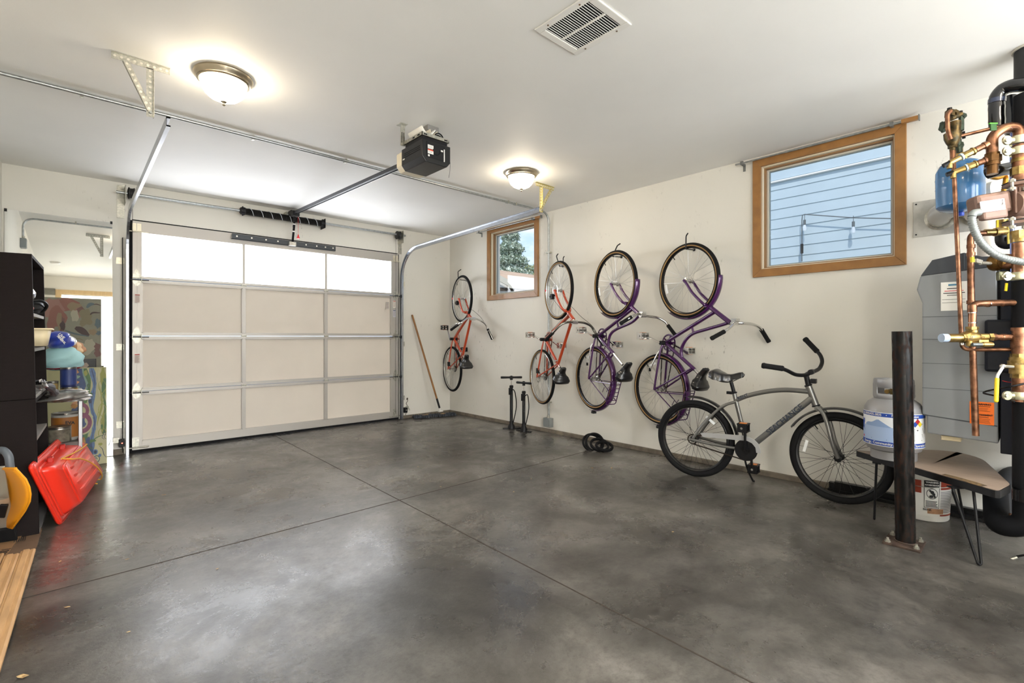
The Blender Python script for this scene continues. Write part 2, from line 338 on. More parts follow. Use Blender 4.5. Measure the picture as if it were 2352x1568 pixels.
# ------------------------------------------------------------------ windows
def window(name, W, rodname):
    y0, y1, z0, z1 = W; r = struct(name, (XR, (y0+y1)/2, z0))
    b = MB(); cw = .06; x0, x1 = XR-.022, XR
    # mitred wooden casing
    def q(pts): b.prism([(p[0], p[1]) for p in pts], (x0, 0, 0), (0, 1, 0), (0, 0, 1), (x1-x0, 0, 0))
    q([(y0-cw, z0-cw), (y1+cw, z0-cw), (y1, z0), (y0, z0)]); q([(y0-cw, z1+cw), (y0, z1), (y1, z1), (y1+cw, z1+cw)])
    q([(y0-cw, z0-cw), (y0, z0), (y0, z1), (y0-cw, z1+cw)]); q([(y1+cw, z0-cw), (y1+cw, z1+cw), (y1, z1), (y1, z0)])
    b.build('window_casing', M_wood, r, smooth=False, bevel=.002)
    def fr(nm, i0, i1, xa, xb, m):
        g = MB(); a0, a1, c0, c1 = y0+i0, y1-i0, z0+i0, z1-i0; t = i1-i0
        g.box((xa, a0, c0), (xb, a0+t, c1)); g.box((xa, a1-t, c0), (xb, a1, c1)); g.box((xa, a0+t, c0), (xb, a1-t, c0+t)); g.box((xa, a0+t, c1-t), (xb, a1-t, c1))
        return g.build(nm, m, r, smooth=False, bevel=.0015)
    fr('window_jamb', 0, .008, XR, XR+.055, mat('jamb_primer', 'd9cdb4', .5)); fr('window_frame', .006, .018, XR+.03, XR+.075, mat('frame_brown', '8c6a45', .5))
    fr('window_sash', .014, .030, XR+.06, XR+.10, mat('sash_vinyl', 'c9c6bb', .45)); fr('glazing_bead', .028, .036, XR+.072, XR+.09, mat('bead_grey', '7f8a8c', .4))
    g = MB(); g.box((XR+.078, y0+.03, z0+.03), (XR+.082, y1-.03, z1-.03)); g.build('window_pane', M_glass, r, smooth=False)
window('window_1', W1, 'a'); window('window_2', W2, 'b')
def rod(label, y0, y1, z0, z1, ends):
    t = thing('curtain_rod', label, 'curtain rod', (XR-.05, (y0+y1)/2, z0))
    b = MB(); b.cyl((XR-.05, y0, z0), (XR-.05, y1, z1), .0065, n=12); b.cyl((XR-.05, y0+.35*(y1-y0), z0+.35*(z1-z0)), (XR-.05, y1, z1), .0085, n=12); b.build('rod', M_steel, t)
    for y, z in ((y0+.05*(1 if y1 > y0 else -1), z0), (y1-.05*(1 if y1 > y0 else -1), z1)):
        b = MB(); b.box((XR-.06, y-.008, z-.014), (XR, y+.008, z+.002)); b.box((XR-.006, y-.009, z-.055), (XR, y+.009, z)); b.box((XR-.062, y-.010, z-.012), (XR-.038, y+.010, z+.014)); b.build('rod_bracket', mat('bracket_grey', '7f817f', .45, .6), t, bevel=.001)
    if ends:
        b = MB(); s = -1 if y1 < y0 else 1; b.box((XR-.062, min(y1, y1+s*.09), z1-.012), (XR-.036, max(y1, y1+s*.09), z1+.014)); b.build('finial', M_wood, t, bevel=.002)
        b = MB(); b.box((XR-.065, y1+s*.088-.003, z1-.016), (XR-.033, y1+s*.088+.003, z1+.018)); b.build('end_cap', mat('bracket_grey', '', .45), t)
rod('thin steel curtain rod with wooden end block above the large right window', 1.67, .62, 2.452, 2.452, True)
rod('thin steel curtain rod above the small window in the far corner', 5.02, 3.93, 2.435, 2.435, True)

# ------------------------------------------------------------------ sectional garage door
door = struct('door_1', ((DX0+DX1)/2, YF, 0)); door['label'] = 'white four-section overhead garage door with a glowing frosted top row'
M_al = mat('door_frame_white', 'b2ada6', .4, .3); M_pan = mat('door_panel', 'd8cfc3', .5, var=.04, scale=3)
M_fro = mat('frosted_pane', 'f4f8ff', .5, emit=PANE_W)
ZS = [.022, .565, 1.082, 1.613, DZ]; XS = [DX0, .497, 1.341, 1.366, 2.209, 2.235, 3.065, DX1]
y0, y1 = YF-.018, YF+.027
for i in range(4):
    a, b_ = ZS[i]+.003, ZS[i+1]-.003; s = MB(); top = i == 3; lo = .075 if i == 0 else .024; hi = .105 if top else .024
    s.box((XS[0], y0, a), (XS[1], y1, b_)); s.box((XS[6], y0, a), (XS[7], y1, b_)); s.box((XS[2], y0, a+lo), (XS[3], y1, b_-hi)); s.box((XS[4], y0, a+lo), (XS[5], y1, b_-hi))
    s.box((XS[1], y0, a), (XS[6], y1, a+lo)); s.box((XS[1], y0, b_-hi), (XS[6], y1, b_))
    for xx in (XS[0]+.035, XS[7]-.05): s.box((xx, y0-.0012, a+.01), (xx+.002, y0, b_-.01))
    o = s.build('door_section', M_al, door, smooth=False, bevel=.002)
    for q in range(3):
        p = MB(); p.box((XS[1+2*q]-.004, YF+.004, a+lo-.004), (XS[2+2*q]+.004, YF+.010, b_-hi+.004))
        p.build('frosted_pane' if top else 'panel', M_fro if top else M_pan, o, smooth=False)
        if not top:
            e = MB(); xa, xb = XS[1+2*q], XS[2+2*q]; g = .007
            for lo3, hi3 in (((xa, y0+.004, a+lo), (xa+g, YF+.004, b_-hi)), ((xb-g, y0+.004, a+lo), (xb, YF+.004, b_-hi)), ((xa, y0+.004, a+lo), (xb, YF+.004, a+lo+g)), ((xa, y0+.004, b_-hi-g), (xb, YF+.004, b_-hi))): e.box(lo3, hi3)
            e.build('glazing_bead', M_al, o, smooth=False)
s = MB(); s.box((DX0, y0, .002), (DX1, y1, .024)); s.build('bottom_seal', M_rubber, door, smooth=False)
def hinge(x, z, big, side):
    h = MB()
    if big:
        h.prism([(-.03, .004), (.03, .004), (.03, .03), (.008, .085), (-.008, .085), (-.03, .03)], (x, y0, z), (1, 0, 0), (0, 0, 1), (0, -.003, 0))
        h.prism([(-.03, -.004), (-.03, -.034), (-.012, -.065), (.012, -.065), (.03, -.034), (.03, -.004)], (x, y0, z), (1, 0, 0), (0, 0, 1), (0, -.003, 0))
        for zz in (.076, .042, -.02, -.055): h.cyl((x, y0-.003, z+zz), (x, y0-.008, z+zz), .005, n=8)
        h.cyl((x-.033, y0-.012, z+.004), (x+.033, y0-.012, z+.004), .007, n=10); h.box((x-.036, y0-.026, z-.03), (x-.032, y0, z+.02)); h.box((x+.032, y0-.026, z-.03), (x+.036, y0, z+.02))
    else:
        h.box((x-.02, y0-.003, z-.012), (x+.02, y0, z+.012)); h.cyl((x-.024, y0-.008, z), (x+.024, y0-.008, z), .005, n=8)
        for q in (-.022, .022): h.box((x+q-.002, y0-.014, z-.010), (x+q+.002, y0, z+.012))
    o = h.build('hinge', M_zinc, door)
    if big:
        r = MB(); s_ = side; r.cyl((x-.06*s_, y0-.02, z-.010), (x+.09*s_, y0-.02, z-.010), .0045, n=8); r.cyl((x-.075*s_, y0-.02, z-.010), (x-.062*s_, y0-.02, z-.010), .021, n=16); r.build('roller', mat('roller_dark', '3c3c3e', .5, .5), o)
for z in ZS[1:4]:
    hinge(.458, z, True, 1); hinge(3.125, z, True, -1); hinge(1.353, z, False, 1); hinge(2.222, z, False, 1)
for x, s_ in ((.458, 1), (3.125, -1)):
    h = MB(); h.box((x-.034, y0-.004, 2.062), (x-.003, y0, 2.128)); h.box((x+.003, y0-.004, 2.062), (x+.034, y0, 2.128)); h.box((x-.034, y0-.03, 2.052), (x+.036, y0, 2.056)); h.cyl((x-.06*s_, y0-.022, 2.048), (x+.085*s_, y0-.022, 2.048), .0045, n=8)
    for dx in (-.018, .018):
        for dz in (2.075, 2.115): h.cyl((x+dx, y0-.004, dz), (x+dx, y0-.008, dz), .006, n=8)
    h.build('top_roller_bracket', mat('bracket_cream', 'd9d2bd', .4, .5), door)
    h = MB(); h.box((x-.034, y0-.004, .032), (x+.016, y0, .14)); h.cyl((x-.06*s_, y0-.02, .048), (x+.09*s_, y0-.02, .048), .006, n=8); h.cyl((x, y0-.004, .12), (x, y0-.008, .12), .007, n=8); h.cyl((x-.01, y0-.004, .08), (x-.01, y0-.008, .08), .007, n=8)
    h.build('bottom_bracket', M_zinc, door)
def sticker(x0, x1, z0, z1, head, parent, bg_='d8cdc4', y=None):
    y = y0 if y is None else y
    b = MB(); b.box((x0, y-.0012, z0), (x1, y-.0002, z1)); b.k = 1; b.box((x0+.003, y-.002, z1-.010), (x1-.003, y-.0012, z1-.002)); b.k = 2; zz = z1-.016
    while zz > z0+.006: b.box((x0+.004, y-.0018, zz-.0022), (x1-random.uniform(.004, .012), y-.0012, zz)); zz -= .0062
    b.build('warning_sticker', [mat('sticker_'+bg_, bg_, .6), mat('sticker_head_'+head, head, .6), mat('sticker_print', '8a6a64', .7)], parent, smooth=False)
sticker(.442, .484, 1.39, 1.47, 'a83a36', door); sticker(.440, .482, .83, .915, 'a83a36', door); sticker(3.09, 3.128, 1.45, 1.54, 'b8442c', door, 'e8e4da'); sticker(3.09, 3.128, 1.33, 1.42, '23315e', door, 'c9ccd4'); sticker(2.99, 3.035, 1.43, 1.52, '9a978f', door, 'c4bfb6')
s = MB(); s.box((1.235, y0-.035, 2.088), (2.322, y0-.031, 2.142)); s.box((1.235, y0-.035, 2.088), (2.322, y0, 2.092)); s.k = 1
for x in (1.28, 1.42, 1.56, 1.68, 1.98, 2.10, 2.20, 2.29): s.cyl((x, y0-.035, 2.118), (x, y0-.040, 2.118), .008, n=10)
s.build('operator_strut', [mat('strut_charcoal', '45484b', .45, .6), mat('rivet', 'e6e2d6', .4, .4)], door)
s = MB(); s.box((1.79, y0-.075, 2.085), (1.86, y0-.035, 2.125)); s.build('arm_bracket', M_zinc, door)

# ------------------------------------------------------------------ tracks
def track(label, x, s_, pts_end):
    t = thing('garage_door_track', label, 'door track', (x, YF-.07, 0))
    zt, ye = pts_end; yv = YF-.060
    path = [(x, yv, .0), (x, yv, 1.80)]
    cz, rr = 1.83, .36
    arc = [Vector((x, yv-rr+rr*math.cos(a), cz+rr*math.sin(a))) for a in [PI/2*i/12 for i in range(13)]]
    end = Vector((x, ye, zt)); a0 = arc[-1]
    def chan(P, nm):
        b = MB(); n = len(P); rows = []
        prof = [(-.026, -.009), (-.026, .010), (-.018, .010), (-.018, -.007), (.018, -.007), (.018, .010), (.026, .010), (.026, -.009)]
        for i, p in enumerate(P):
            d = (P[min(i+1, n-1)]-P[max(i-1, 0)]).normalized(); u = Vector((1, 0, 0)).cross(d).normalized()
            rows.append([p+u*q[0]+Vector((s_*q[1], 0, 0)) for q in prof]+[p+u*prof[0][0]+Vector((s_*prof[0][1], 0, 0))])
        b.sheet(rows); return b.build(nm, mat('track_steel', 'b9bdc4', .26, 1.0, var=.15, scale=30), t, smooth=False)
    chan([Vector(p) for p in path], 'vertical_track'); chan([Vector(path[-1])]+arc+[end], 'horizontal_track')
    b = MB(); b.box((x-s_*.03-.002, YF-.045, .02), (x-s_*.03+.002, YF, 1.98)); b.build('mounting_angle', M_rubber, t, smooth=False)
    for z in (.27, .98, 1.77):
        b = MB(); b.box((min(x-s_*.075, x-s_*.02), YF-.004, z-.03), (max(x-s_*.075, x-s_*.02), YF, z+.03)); b.box((x-s_*.024-.002, YF-.06, z-.02), (x-s_*.024+.002, YF, z+.02)); b.cyl((x-s_*.05, YF-.004, z), (x-s_*.05, YF-.010, z), .007, n=8); b.build('track_bracket', M_zinc if z < 1.5 else mat('bracket_cream', '', .4), t)
    return t
track('galvanised track curving up left of the garage door to the perforated ceiling hanger', .385, 1, (2.215, 3.13))
track('galvanised track curving up right of the garage door beside the leaning mop', 3.195, -1, (2.245, 3.13))

def perf(b, a, c, up, wdt=.032, holes=True):
    """perforated angle iron from a to c; holes are punched as dark discs"""
    a, c, up = Vector(a), Vector(c), Vector(up); d = (c-a).normalized(); L_ = (c-a).length
    b.k = 0; b.beam(a, c, .003, wdt, up); b.beam(a+up*(wdt/2-.0015), c+up*(wdt/2-.0015), .003+.02, .003, up)
    if holes:
        x = d.cross(up).normalized(); b.k = 1; n = int(L_/.026)
        for i in range(n):
            q = a+d*(L_*(i+.5)/n)
            for s_ in (1, -1): b.cyl(q+x*.0014*s_, q+x*.0022*s_, .0062, n=8)
def hanger(label, xa, xb, y, xt, zt, xs, mt):
    t = thing('track_hanger', label, 'bracket', ((xa+xb)/2, y, ZC)); hm = mat('punched_hole', 'd4cfc2', .9)
    b = MB(); perf(b, (xa, y, ZC-.018), (xb, y, ZC-.018), (0, 0, 1)); b.build('ceiling_angle', [mt, hm], t, smooth=False)
    b = MB(); perf(b, (xt, y, ZC-.03), (xt, y, zt-.03), (1, 0, 0)); b.build('vertical_strut', [mt, hm], t, smooth=False)
    b = MB(); perf(b, (xs, y-.004, ZC-.03), (xt+(.0 if xs < xt else 0), y-.004, zt), Vector((zt-ZC+.03, 0, -(xt-xs))).normalized(), .026); b.build('diagonal_strut', [mt, hm], t, smooth=False)
    b = MB(); b.cyl((xt, y+.01, zt-.01), (xt, y-.02, zt-.01), .006, n=8); b.build('bolt', M_steel, t)
hanger('perforated steel angle hanger on the ceiling at the end of the left track', .150, .388, 3.10, .305, 2.235, .205, M_zinc)
hanger('yellowish perforated hanger on the ceiling next to the smaller ceiling lamp', 3.135, 3.375, 3.12, 3.20, 2.25, 3.34, mat('zinc_yellow', 'cfc48e', .42, .7, var=.25, scale=60))

# ------------------------------------------------------------------ torsion spring shaft
t = thing('torsion_spring_shaft', 'torsion shaft with a striped black spring on the header above the garage door', 'spring', (1.8, 5.6, 2.37))
b = MB(); b.cyl((.305, 5.605, 2.374), (3.225, 5.605, 2.389), .0125, n=14); b.build('shaft', M_steel, t)
b = MB(); n = 64; P = []
for i in range(n*8): P.append((1.335+.80*i/(n*8), 5.605+.030*math.cos(2*PI*i/8), 2.379+.030*math.sin(2*PI*i/8)))
b.tube(P, .0062, 6); b.cyl((1.33, 5.605, 2.378), (2.14, 5.605, 2.381), .029, n=20)
b.build('spring', mat('spring_black', '1d1b19', .5, .6), t)
b = MB(); P = [(1.36+.76*i/120, 5.605+.0375*math.cos(2*PI*i/15), 2.379+.0375*math.sin(2*PI*i/15)) for i in range(121)]; b.tube(P, .0028, 5); b.build('stripe', mat('spring_stripe', 'c9ccd2', .5), t)
for x, m_ in ((1.325, 'winding_cone'), (2.15, 'stationary_cone')):
    b = MB(); b.lathe([(.02, -.03), (.036, -.02), (.040, 0), (.040, .02), (.018, .03)], (x, 5.605, 2.379), (1, 0, 0), 20)
    for a in range(4): b.cyl((x, 5.605+.036*math.cos(a*PI/2), 2.379+.036*math.sin(a*PI/2)), (x, 5.605+.048*math.cos(a*PI/2), 2.379+.048*math.sin(a*PI/2)), .007, n=8)
    b.build(m_, M_black, t)
b = MB(); b.box((2.165, 5.56, 2.325), (2.17, YF, 2.43)); b.build('centre_bearing_plate', M_black, t)
for x, s_ in ((.415, -1), (3.125, 1)):
    b = MB(); b.lathe([(.028, -.03), (.052, -.024), (.052, -.016), (.044, -.01), (.046, .01), (.054, .02), (.02, .03)], (x, 5.605, 2.38), (1, 0, 0), 24); b.build('cable_drum', mat('drum_dark', '2b2a29', .45, .6), t)
    b = MB(); b.box((x+s_*.045-.002, 5.55, 2.28), (x+s_*.045+.002, YF, 2.44)); b.box((min(x+s_*.045, x+s_*.10), YF-.004, 2.16), (max(x+s_*.045, x+s_*.10), YF, 2.46)); b.build('end_bearing_plate', M_zinc, t, bevel=.001)
    b = MB(); b.cyl((x-s_*.01, 5.65, 2.37), (x-s_*.005, 5.665, .08), .0018, n=6); b.build('lift_cable', M_black, t)

# ------------------------------------------------------------------ ceiling lamps
M_bowl = mat('lamp_bowl', 'ffeed2', .4, emit=LAMP_W)
def lamp(x, y, label, R=.138):
    t = thing('ceiling_lamp', label, 'ceiling lamp', (x, y, ZC), group='brushed nickel ceiling lamps')
    b = MB(); b.lathe([(R-.02, 0), (R, 0), (R+.004, -.010), (R, -.020), (R-.006, -.026), (R-.010, -.034), (R-.016, -.036), (R-.020, -.042), (R-.030, -.042), (R-.034, -.02)], (x, y, ZC), (0, 0, 1), 48); b.build('lamp_base', M_nickel, t)
    b = MB(); q = R-.026; b.lathe([(q, -.034), (q*.985, -.050), (q*.93, -.075), (q*.82, -.098), (q*.62, -.119), (q*.36, -.132), (q*.1, -.137), (0, -.138)], (x, y, ZC), (0, 0, 1), 48); b.build('glass_bowl', M_bowl, t)
    b = MB(); b.lathe([(0, -.134), (.014, -.136), (.016, -.141), (.008, -.146), (.006, -.152), (.009, -.156), (.004, -.163), (0, -.164)], (x, y, ZC), (0, 0, 1), 20); b.build('finial', M_nickel, t)
lamp(.615, 2.99, 'nickel ceiling lamp near the left track hanger, the one that looks larger'); lamp(2.868, 3.03, 'nickel ceiling lamp beside the yellowish hanger, the one that looks smaller')
lamp(1.15, -.45, 'added nickel fill lamp, unseen behind the camera towards the open back door'); lamp(2.87, -.45, 'added nickel fill lamp, unseen behind the camera on the boiler side')  # this pair is added out of view to fill the room with light
b = MB(); b.lathe([(0, -.03), (.045, -.03), (.062, -.022), (.065, -.008), (.07, -.006), (.07, 0)], (-.18, .38, ZC), (0, 0, 1), 32); tag(b.build('smoke_detector', M_white), 'round white smoke detector seen in the mirror above the bookcase', 'smoke detector')

# ------------------------------------------------------------------ ceiling vent
t = thing('ceiling_vent', 'white louvred return air grille screwed to the ceiling', 'vent', (1.72, 1.42, ZC))
VX0, VX1, VY0, VY1 = 1.572, 1.872, 1.252, 1.575
b = MB(); e = .036; z0, z1 = ZC-.008, ZC
b.box((VX0, VY0, z0), (VX0+e, VY1, z1)); b.box((VX1-e, VY0, z0), (VX1, VY1, z1)); b.box((VX0+e, VY0, z0), (VX1-e, VY0+e, z1)); b.box((VX0+e, VY1-e, z0), (VX1-e, VY1, z1)); xm = (VX0+VX1)/2; b.box((xm-.006, VY0+e, z0), (xm+.006, VY1-e, z1))
b.build('frame', M_white, t, smooth=False, bevel=.004)
b = MB(); b.box((VX0+e*.6, VY0+e*.6, ZC-.0012), (VX1-e*.6, VY1-e*.6, ZC-.0002)); b.build('duct_opening', M_dark, t, smooth=False)
ns = 20
for i in range(ns):
    y = VY0+e+(VY1-VY0-2*e)*(i+.5)/ns; b = MB()
    for xa, xb in ((VX0+e, xm-.006), (xm+.006, VX1-e)): b.beam((xa, y, ZC-.0045), (xb, y, ZC-.0045), .0016, .0030, (0, .25, 1))
    b.build('louvre', M_white, t, smooth=False)
for x in (VX0+.018, VX1-.018):
    for y in (VY0+.07, VY1-.07): b = MB(); b.cyl((x, y, z0), (x, y, z0-.003), .004, n=10); b.build('screw', mat('screw_brown', '6e5a48', .5), t)

# ------------------------------------------------------------------ electrical conduit
t = thing('electrical_conduit', 'thin steel conduit running across the ceiling and down the right wall', 'conduit', (1.8, 3.74, ZC-.012))
P = rnd([(XL+.022, 3.70, 2.245), (XL+.022, 3.715, 2.468), (XR-.022, 3.75, 2.468), (XR-.022, 3.75, .175)], .13, 8)
b = MB(); b.tube(P, .0105, 12); b.build('pipe', M_steel, t)
for x in (.05, .95, 1.62, 3.35, 3.46): b = MB(); b.box((x-.007, 3.728, 2.455), (x+.007, 3.755, 2.457)); b.box((x-.007, 3.755, 2.462), (x+.007, 3.775, 2.485)); b.box((x-.007, 3.728, 2.455), (x+.007, 3.730, 2.485)); b.build('strap', M_zinc, t, bevel=.001)
for z in (2.02, .34): b = MB(); b.box((XR-.036, 3.722, z-.008), (XR, 3.79, z+.008)); b.build('strap', M_zinc, t, bevel=.001)
def jbox(x0, x1, y, z0, z1, label):
    t = thing('junction_box', label, 'electrical box', ((x0+x1)/2, y, z0))
    b = MB(); b.box((x0, y-.052, z0), (x1, y+.052, z1)); b.build('box', M_grey, t, bevel=.004)
    xf = x0-.002 if x0 > 2 else x1; b = MB(); b.box((xf, y-.048, z0+.004), (xf+.002, y+.048, z1-.004)); b.k = 1
    for dy in (-.04, .04):
        for zz in (z0+.012, z1-.012): b.cyl((xf, y+dy, zz), (xf+(.004 if x0 < 2 else -.002), y+dy, zz), .004, n=8)
    b.build('cover_plate', [M_grey, M_zinc], t)
    b = MB(); b.cyl(((x0+x1)/2, y, z1), ((x0+x1)/2, y, z1+.03), .014, n=12); b.build('connector', M_zinc, t)
jbox(XR-.06, XR, 3.75, .065, .165, 'grey metal electrical box at the foot of the right wall beside the pumps'); jbox(XL, XL+.05, 3.70, 2.13, 2.235, 'grey electrical box high on the left wall, seen in the mirror')

# ------------------------------------------------------------------ garage door opener
OX0, OX1, OY0, OY1, OZ0, OZ1 = 1.640, 1.855, 2.64, 2.90, 2.186, 2.345
t = thing('garage_door_opener', 'black chain drive garage door opener hung from the ceiling with its rail', 'garage door opener', (1.745, 2.77, ZC))
def hull(b, x0, x1, y0_, y1_, z0_, z1_, cx): # box with chamfered lower corners, extruded along y
    b.prism([(x0+cx, z0_), (x1-cx, z0_), (x1, z0_+cx*1.2), (x1, z1_), (x0, z1_), (x0, z0_+cx*1.2)], (0, y0_, 0), (1, 0, 0), (0, 0, 1), (0, y1_-y0_, 0))
b = MB(); hull(b, OX0, OX1, OY0, OY1, OZ0, OZ1-.02, .026); b.build('motor_housing', mat('housing_black', '141414', .35), t, smooth=False, bevel=.005)
b = MB(); hull(b, OX0+.012, OX1-.012, OY0+.02, OY1-.03, OZ1-.022, OZ1+.006, .001); b.build('housing_top', M_black, t, smooth=False, bevel=.003)
b = MB(); b.box((OX0+.03, OY0-.003, OZ0+.03), (OX1-.045, OY0, OZ1-.03)); b.build('end_panel', M_black, t, smooth=False, bevel=.001)
for zz in (.10, .088, .076): b = MB(); b.box((OX0-.002, OY0+.03, OZ0+zz), (OX0, OY1-.04, OZ0+zz+.004)); b.build('vent_rib', M_black, t)
b = MB(); hull(b, OX0+.004, OX1-.004, OY1, OY1+.075, OZ0+.004, OZ1-.03, .03); b.build('light_lens', mat('lens_cream', 'e6dcc4', .35), t, smooth=False, bevel=.006)
b = MB(); b.box((OX0+.004, OY0+.01, OZ1+.006), (OX1-.004, OY0+.014, OZ1+.03)); b.box((OX0+.004, OY0+.01, OZ1+.006), (OX0+.008, OY1-.02, OZ1+.03)); b.box((OX0+.004, OY0+.01, OZ1+.006), (OX1-.004, OY1-.02, OZ1+.009)); b.box((OX1-.008, OY0+.01, OZ1+.006), (OX1-.004, OY1-.02, OZ1+.022))
b.k = 1
for x in (OX0+.03, OX1-.03): b.box((x-.012, OY0+.0085, OZ1+.014), (x+.012, OY0+.01, OZ1+.022))
for y in (OY0+.05, OY0+.11): b.box((OX0+.0025, y-.012, OZ1+.014), (OX0+.004, y+.012, OZ1+.022))
b.build('chassis', [M_zinc, M_dark], t, smooth=False)
def lab(x0, x1, z0_, z1_, red):
    b = MB(); y = OY0-.0045; b.box((x0, y, z0_), (x1, y+.0012, z1_)); b.k = 1
    if red: b.box((x0, y-.0006, z1_-.008), (x1, y, z1_))
    b.k = 2; zz = z1_-(.013 if red else .006)
    while zz > z0_+.004: b.box((x0+.003, y-.0005, zz-.0018), (x1-.003-random.random()*.01, y, zz)); zz -= .0055
    b.build('label', [M_white, mat('label_red', 'cf4a2e', .5), mat('label_grey', '9b9b98', .6)], t, smooth=False)
lab(OX0+.038, OX0+.080, OZ0+.086, OZ0+.110, False); lab(OX0+.038, OX0+.080, OZ0+.054, OZ0+.082, True); lab(OX0+.04, OX0+.052, OZ0+.036, OZ0+.048, False); lab(OX1-.078, OX1-.062, OZ0+.088, OZ0+.098, False)
b = MB(); P = [(OX0+.105+.027*math.cos(a), OY0-.006, OZ0+.090+.032*math.sin(a)) for a in [PI+PI*i/10 for i in range(11)]]; b.tube(P, .002, 6); b.build('adjustment_arc', mat('matte_black', '050505', .8), t)
b = MB(); b.box((OX1-.055, OY0-.005, OZ0+.028), (OX1-.048, OY0-.001, OZ0+.108)); b.build('antenna_wire', M_white, t)
text('sear', .016, (OX0-.003, OY1-.035, OZ0+.066), (0, -1, 0), (0, 0, 1), M_white, t, 'brand_lettering', bold=.0006)
b = MB(); rz0, rz1 = 2.305, 2.435
b.beam((1.748, OY1+.05, rz0), (1.80, 5.60, rz1), .030, .003); b.beam((1.733, OY1+.05, rz0-.014), (1.785, 5.60, rz1-.014), .003, .028); b.beam((1.763, OY1+.05, rz0-.014), (1.815, 5.60, rz1-.014), .003, .028)
b.build('rail', mat('rail_grey', '55575d', .35, .8), t, smooth=False)
b = MB(); b.beam((1.748, OY1+.05, rz0-.02), (1.80, 5.58, rz1-.02), .012, .010); b.build('drive_chain', M_black, t)
b = MB(); b.box((1.765, 5.42, 2.375), (1.835, 5.50, 2.43)); b.box((1.77, 5.50, 2.40), (1.83, 5.60, 2.45)); b.build('trolley', M_black, t, bevel=.003)
b = MB(); b.box((1.755, 5.60, 2.39), (1.845, YF, 2.45)); b.build('header_bracket', M_zinc, t, bevel=.002)
b = MB(); b.beam((1.80, 5.47, 2.385), (1.805, 5.52, 2.27), .022, .006, (0, 1, 0)); b.beam((1.806, 5.51, 2.29), (1.825, 5.625, 2.105), .022, .006, (0, 1, 0)); b.k = 1
for p in ((1.803, 5.50, 2.30), (1.812, 5.545, 2.23)): b.cyl((p[0]-.012, p[1], p[2]), (p[0]+.012, p[1]-.004, p[2]), .007, n=8)
b.build('door_arm', [M_black, M_white], t, smooth=False)
b = MB(); b.cyl((1.83, 5.46, 2.375), (1.832, 5.46, 2.165), .0016, n=6); b.lathe([(0, .02), (.006, .018), (.008, 0), (.016, -.012), (.014, -.024), (0, -.028)], (1.832, 5.46, 2.165), (0, 0, 1), 12); b.build('release_cord', M_red, t)
for x, y in ((OX0-.002, OY1-.02), (OX1-.03, OY1-.01)):
    b = MB(); b.box((x-.016, y-.002, OZ1), (x+.016, y+.002, ZC)); b.box((x-.03, y-.03, ZC-.003), (x+.02, y+.03, ZC)); b.k = 1
    for dx in (-.007, .007): b.box((x+dx-.002, y-.003, OZ1+.02), (x+dx+.002, y-.002, ZC-.05))
    b.build('hanging_strap', [M_zinc, M_dark], t, smooth=False)
P = [(OX1+.006, OY0+.02, OZ0+.09), (OX1+.012, OY0+.02, OZ0+.02), (OX1-.002, OY0+.015, OZ0-.06)]; b = MB(); b.tube(crv(P), .0012, 5); b.build('loose_wire', M_ink, t)
b = MB(); ro = []
for i in range(9):
    a = -1.15+2.3*i/8; ro.append([Vector((1.70+.055*math.sin(a), 2.66+.17*k/3, 2.405-.042*math.cos(a)+.03*abs(math.sin(a)))) for k in range(4)])
b.sheet(ro); b.k = 1
o = b.build('owner_manual', [M_paper], None, solid=.006); tag(o, 'curled white paper booklet tucked on top of the garage door opener', 'booklet')
b = MB(); ro = []
for i in range(7):
    a = -1.0+2.0*i/6; ro.append([Vector((1.765+.035*math.sin(a), 2.70+.13*k/3, 2.425-.04*math.cos(a)+.03*abs(math.sin(a)))) for k in range(4)])
b.sheet(ro); o = b.build('booklet', mat('paper_aged', 'd9d0bd', .8), None, solid=.005); tag(o, 'smaller rolled leaflet behind the white booklet on the opener', 'booklet')
b = MB(); P = []
for i in range(40):
    a = i/39*2.6*2*PI; P.append((1.80+.038*math.cos(a)+.002*i/10, 2.705+.02*math.sin(a*.5), 2.385+.026*math.sin(a)+.004*math.cos(a*.7)))
b.tube(crv(P, 2), .0042, 8); o = b.build('power_cord', M_black); tag(o, 'black power cord coiled on top of the garage door opener', 'cord')
b = MB(); b.box((1.755, 2.755, ZC-.035), (1.84, 2.84, ZC)); b.k = 1; b.box((1.775, 2.765, ZC-.04), (1.82, 2.83, ZC-.035)); o = b.build('ceiling_outlet', [mat('outlet_metal', '8c8a86', .5, .5), M_ink], bevel=.002); tag(o, 'metal outlet box on the ceiling above the opener', 'outlet')

# ------------------------------------------------------------------ safety sensors
def eye(x, y, label, s_, red):
    t = thing('photo_eye', label, 'sensor', (x, y, .1)); b = MB(); b.box((x-.022, y-.03, .085), (x+.022, y+.03, .15)); b.cyl((x, y-.03, .118), (x, y-.034, .118), .012, n=12); b.build('sensor_body', M_black, t, bevel=.003)
    b = MB(); b.box((min(x-s_*.06, x-s_*.018), y+.005, .12), (max(x-s_*.06, x-s_*.018), y+.009, .165)); b.build('bracket', M_zinc, t)
    b = MB(); b.ball((x, y-.036, .120), .005, 10); b.build('indicator_light', mat('led_red', 'ff5040', .4, emit=6.0) if red else M_white, t)
    b = MB(); b.tube(crv([(x-s_*.04, y+.01, .14), (x-s_*.075, y+.02, .13), (x-s_*.09, y+.035, .10), (x-s_*.07, y+.04, .16)]), .0015, 5); b.build('sensor_wire', M_grey, t)
eye(.345, YF-.09, 'black photo eye with a glowing red dot at the foot of the left track', 1, True); eye(3.235, YF-.07, 'black photo eye at the foot of the right track by the mop', -1, False)

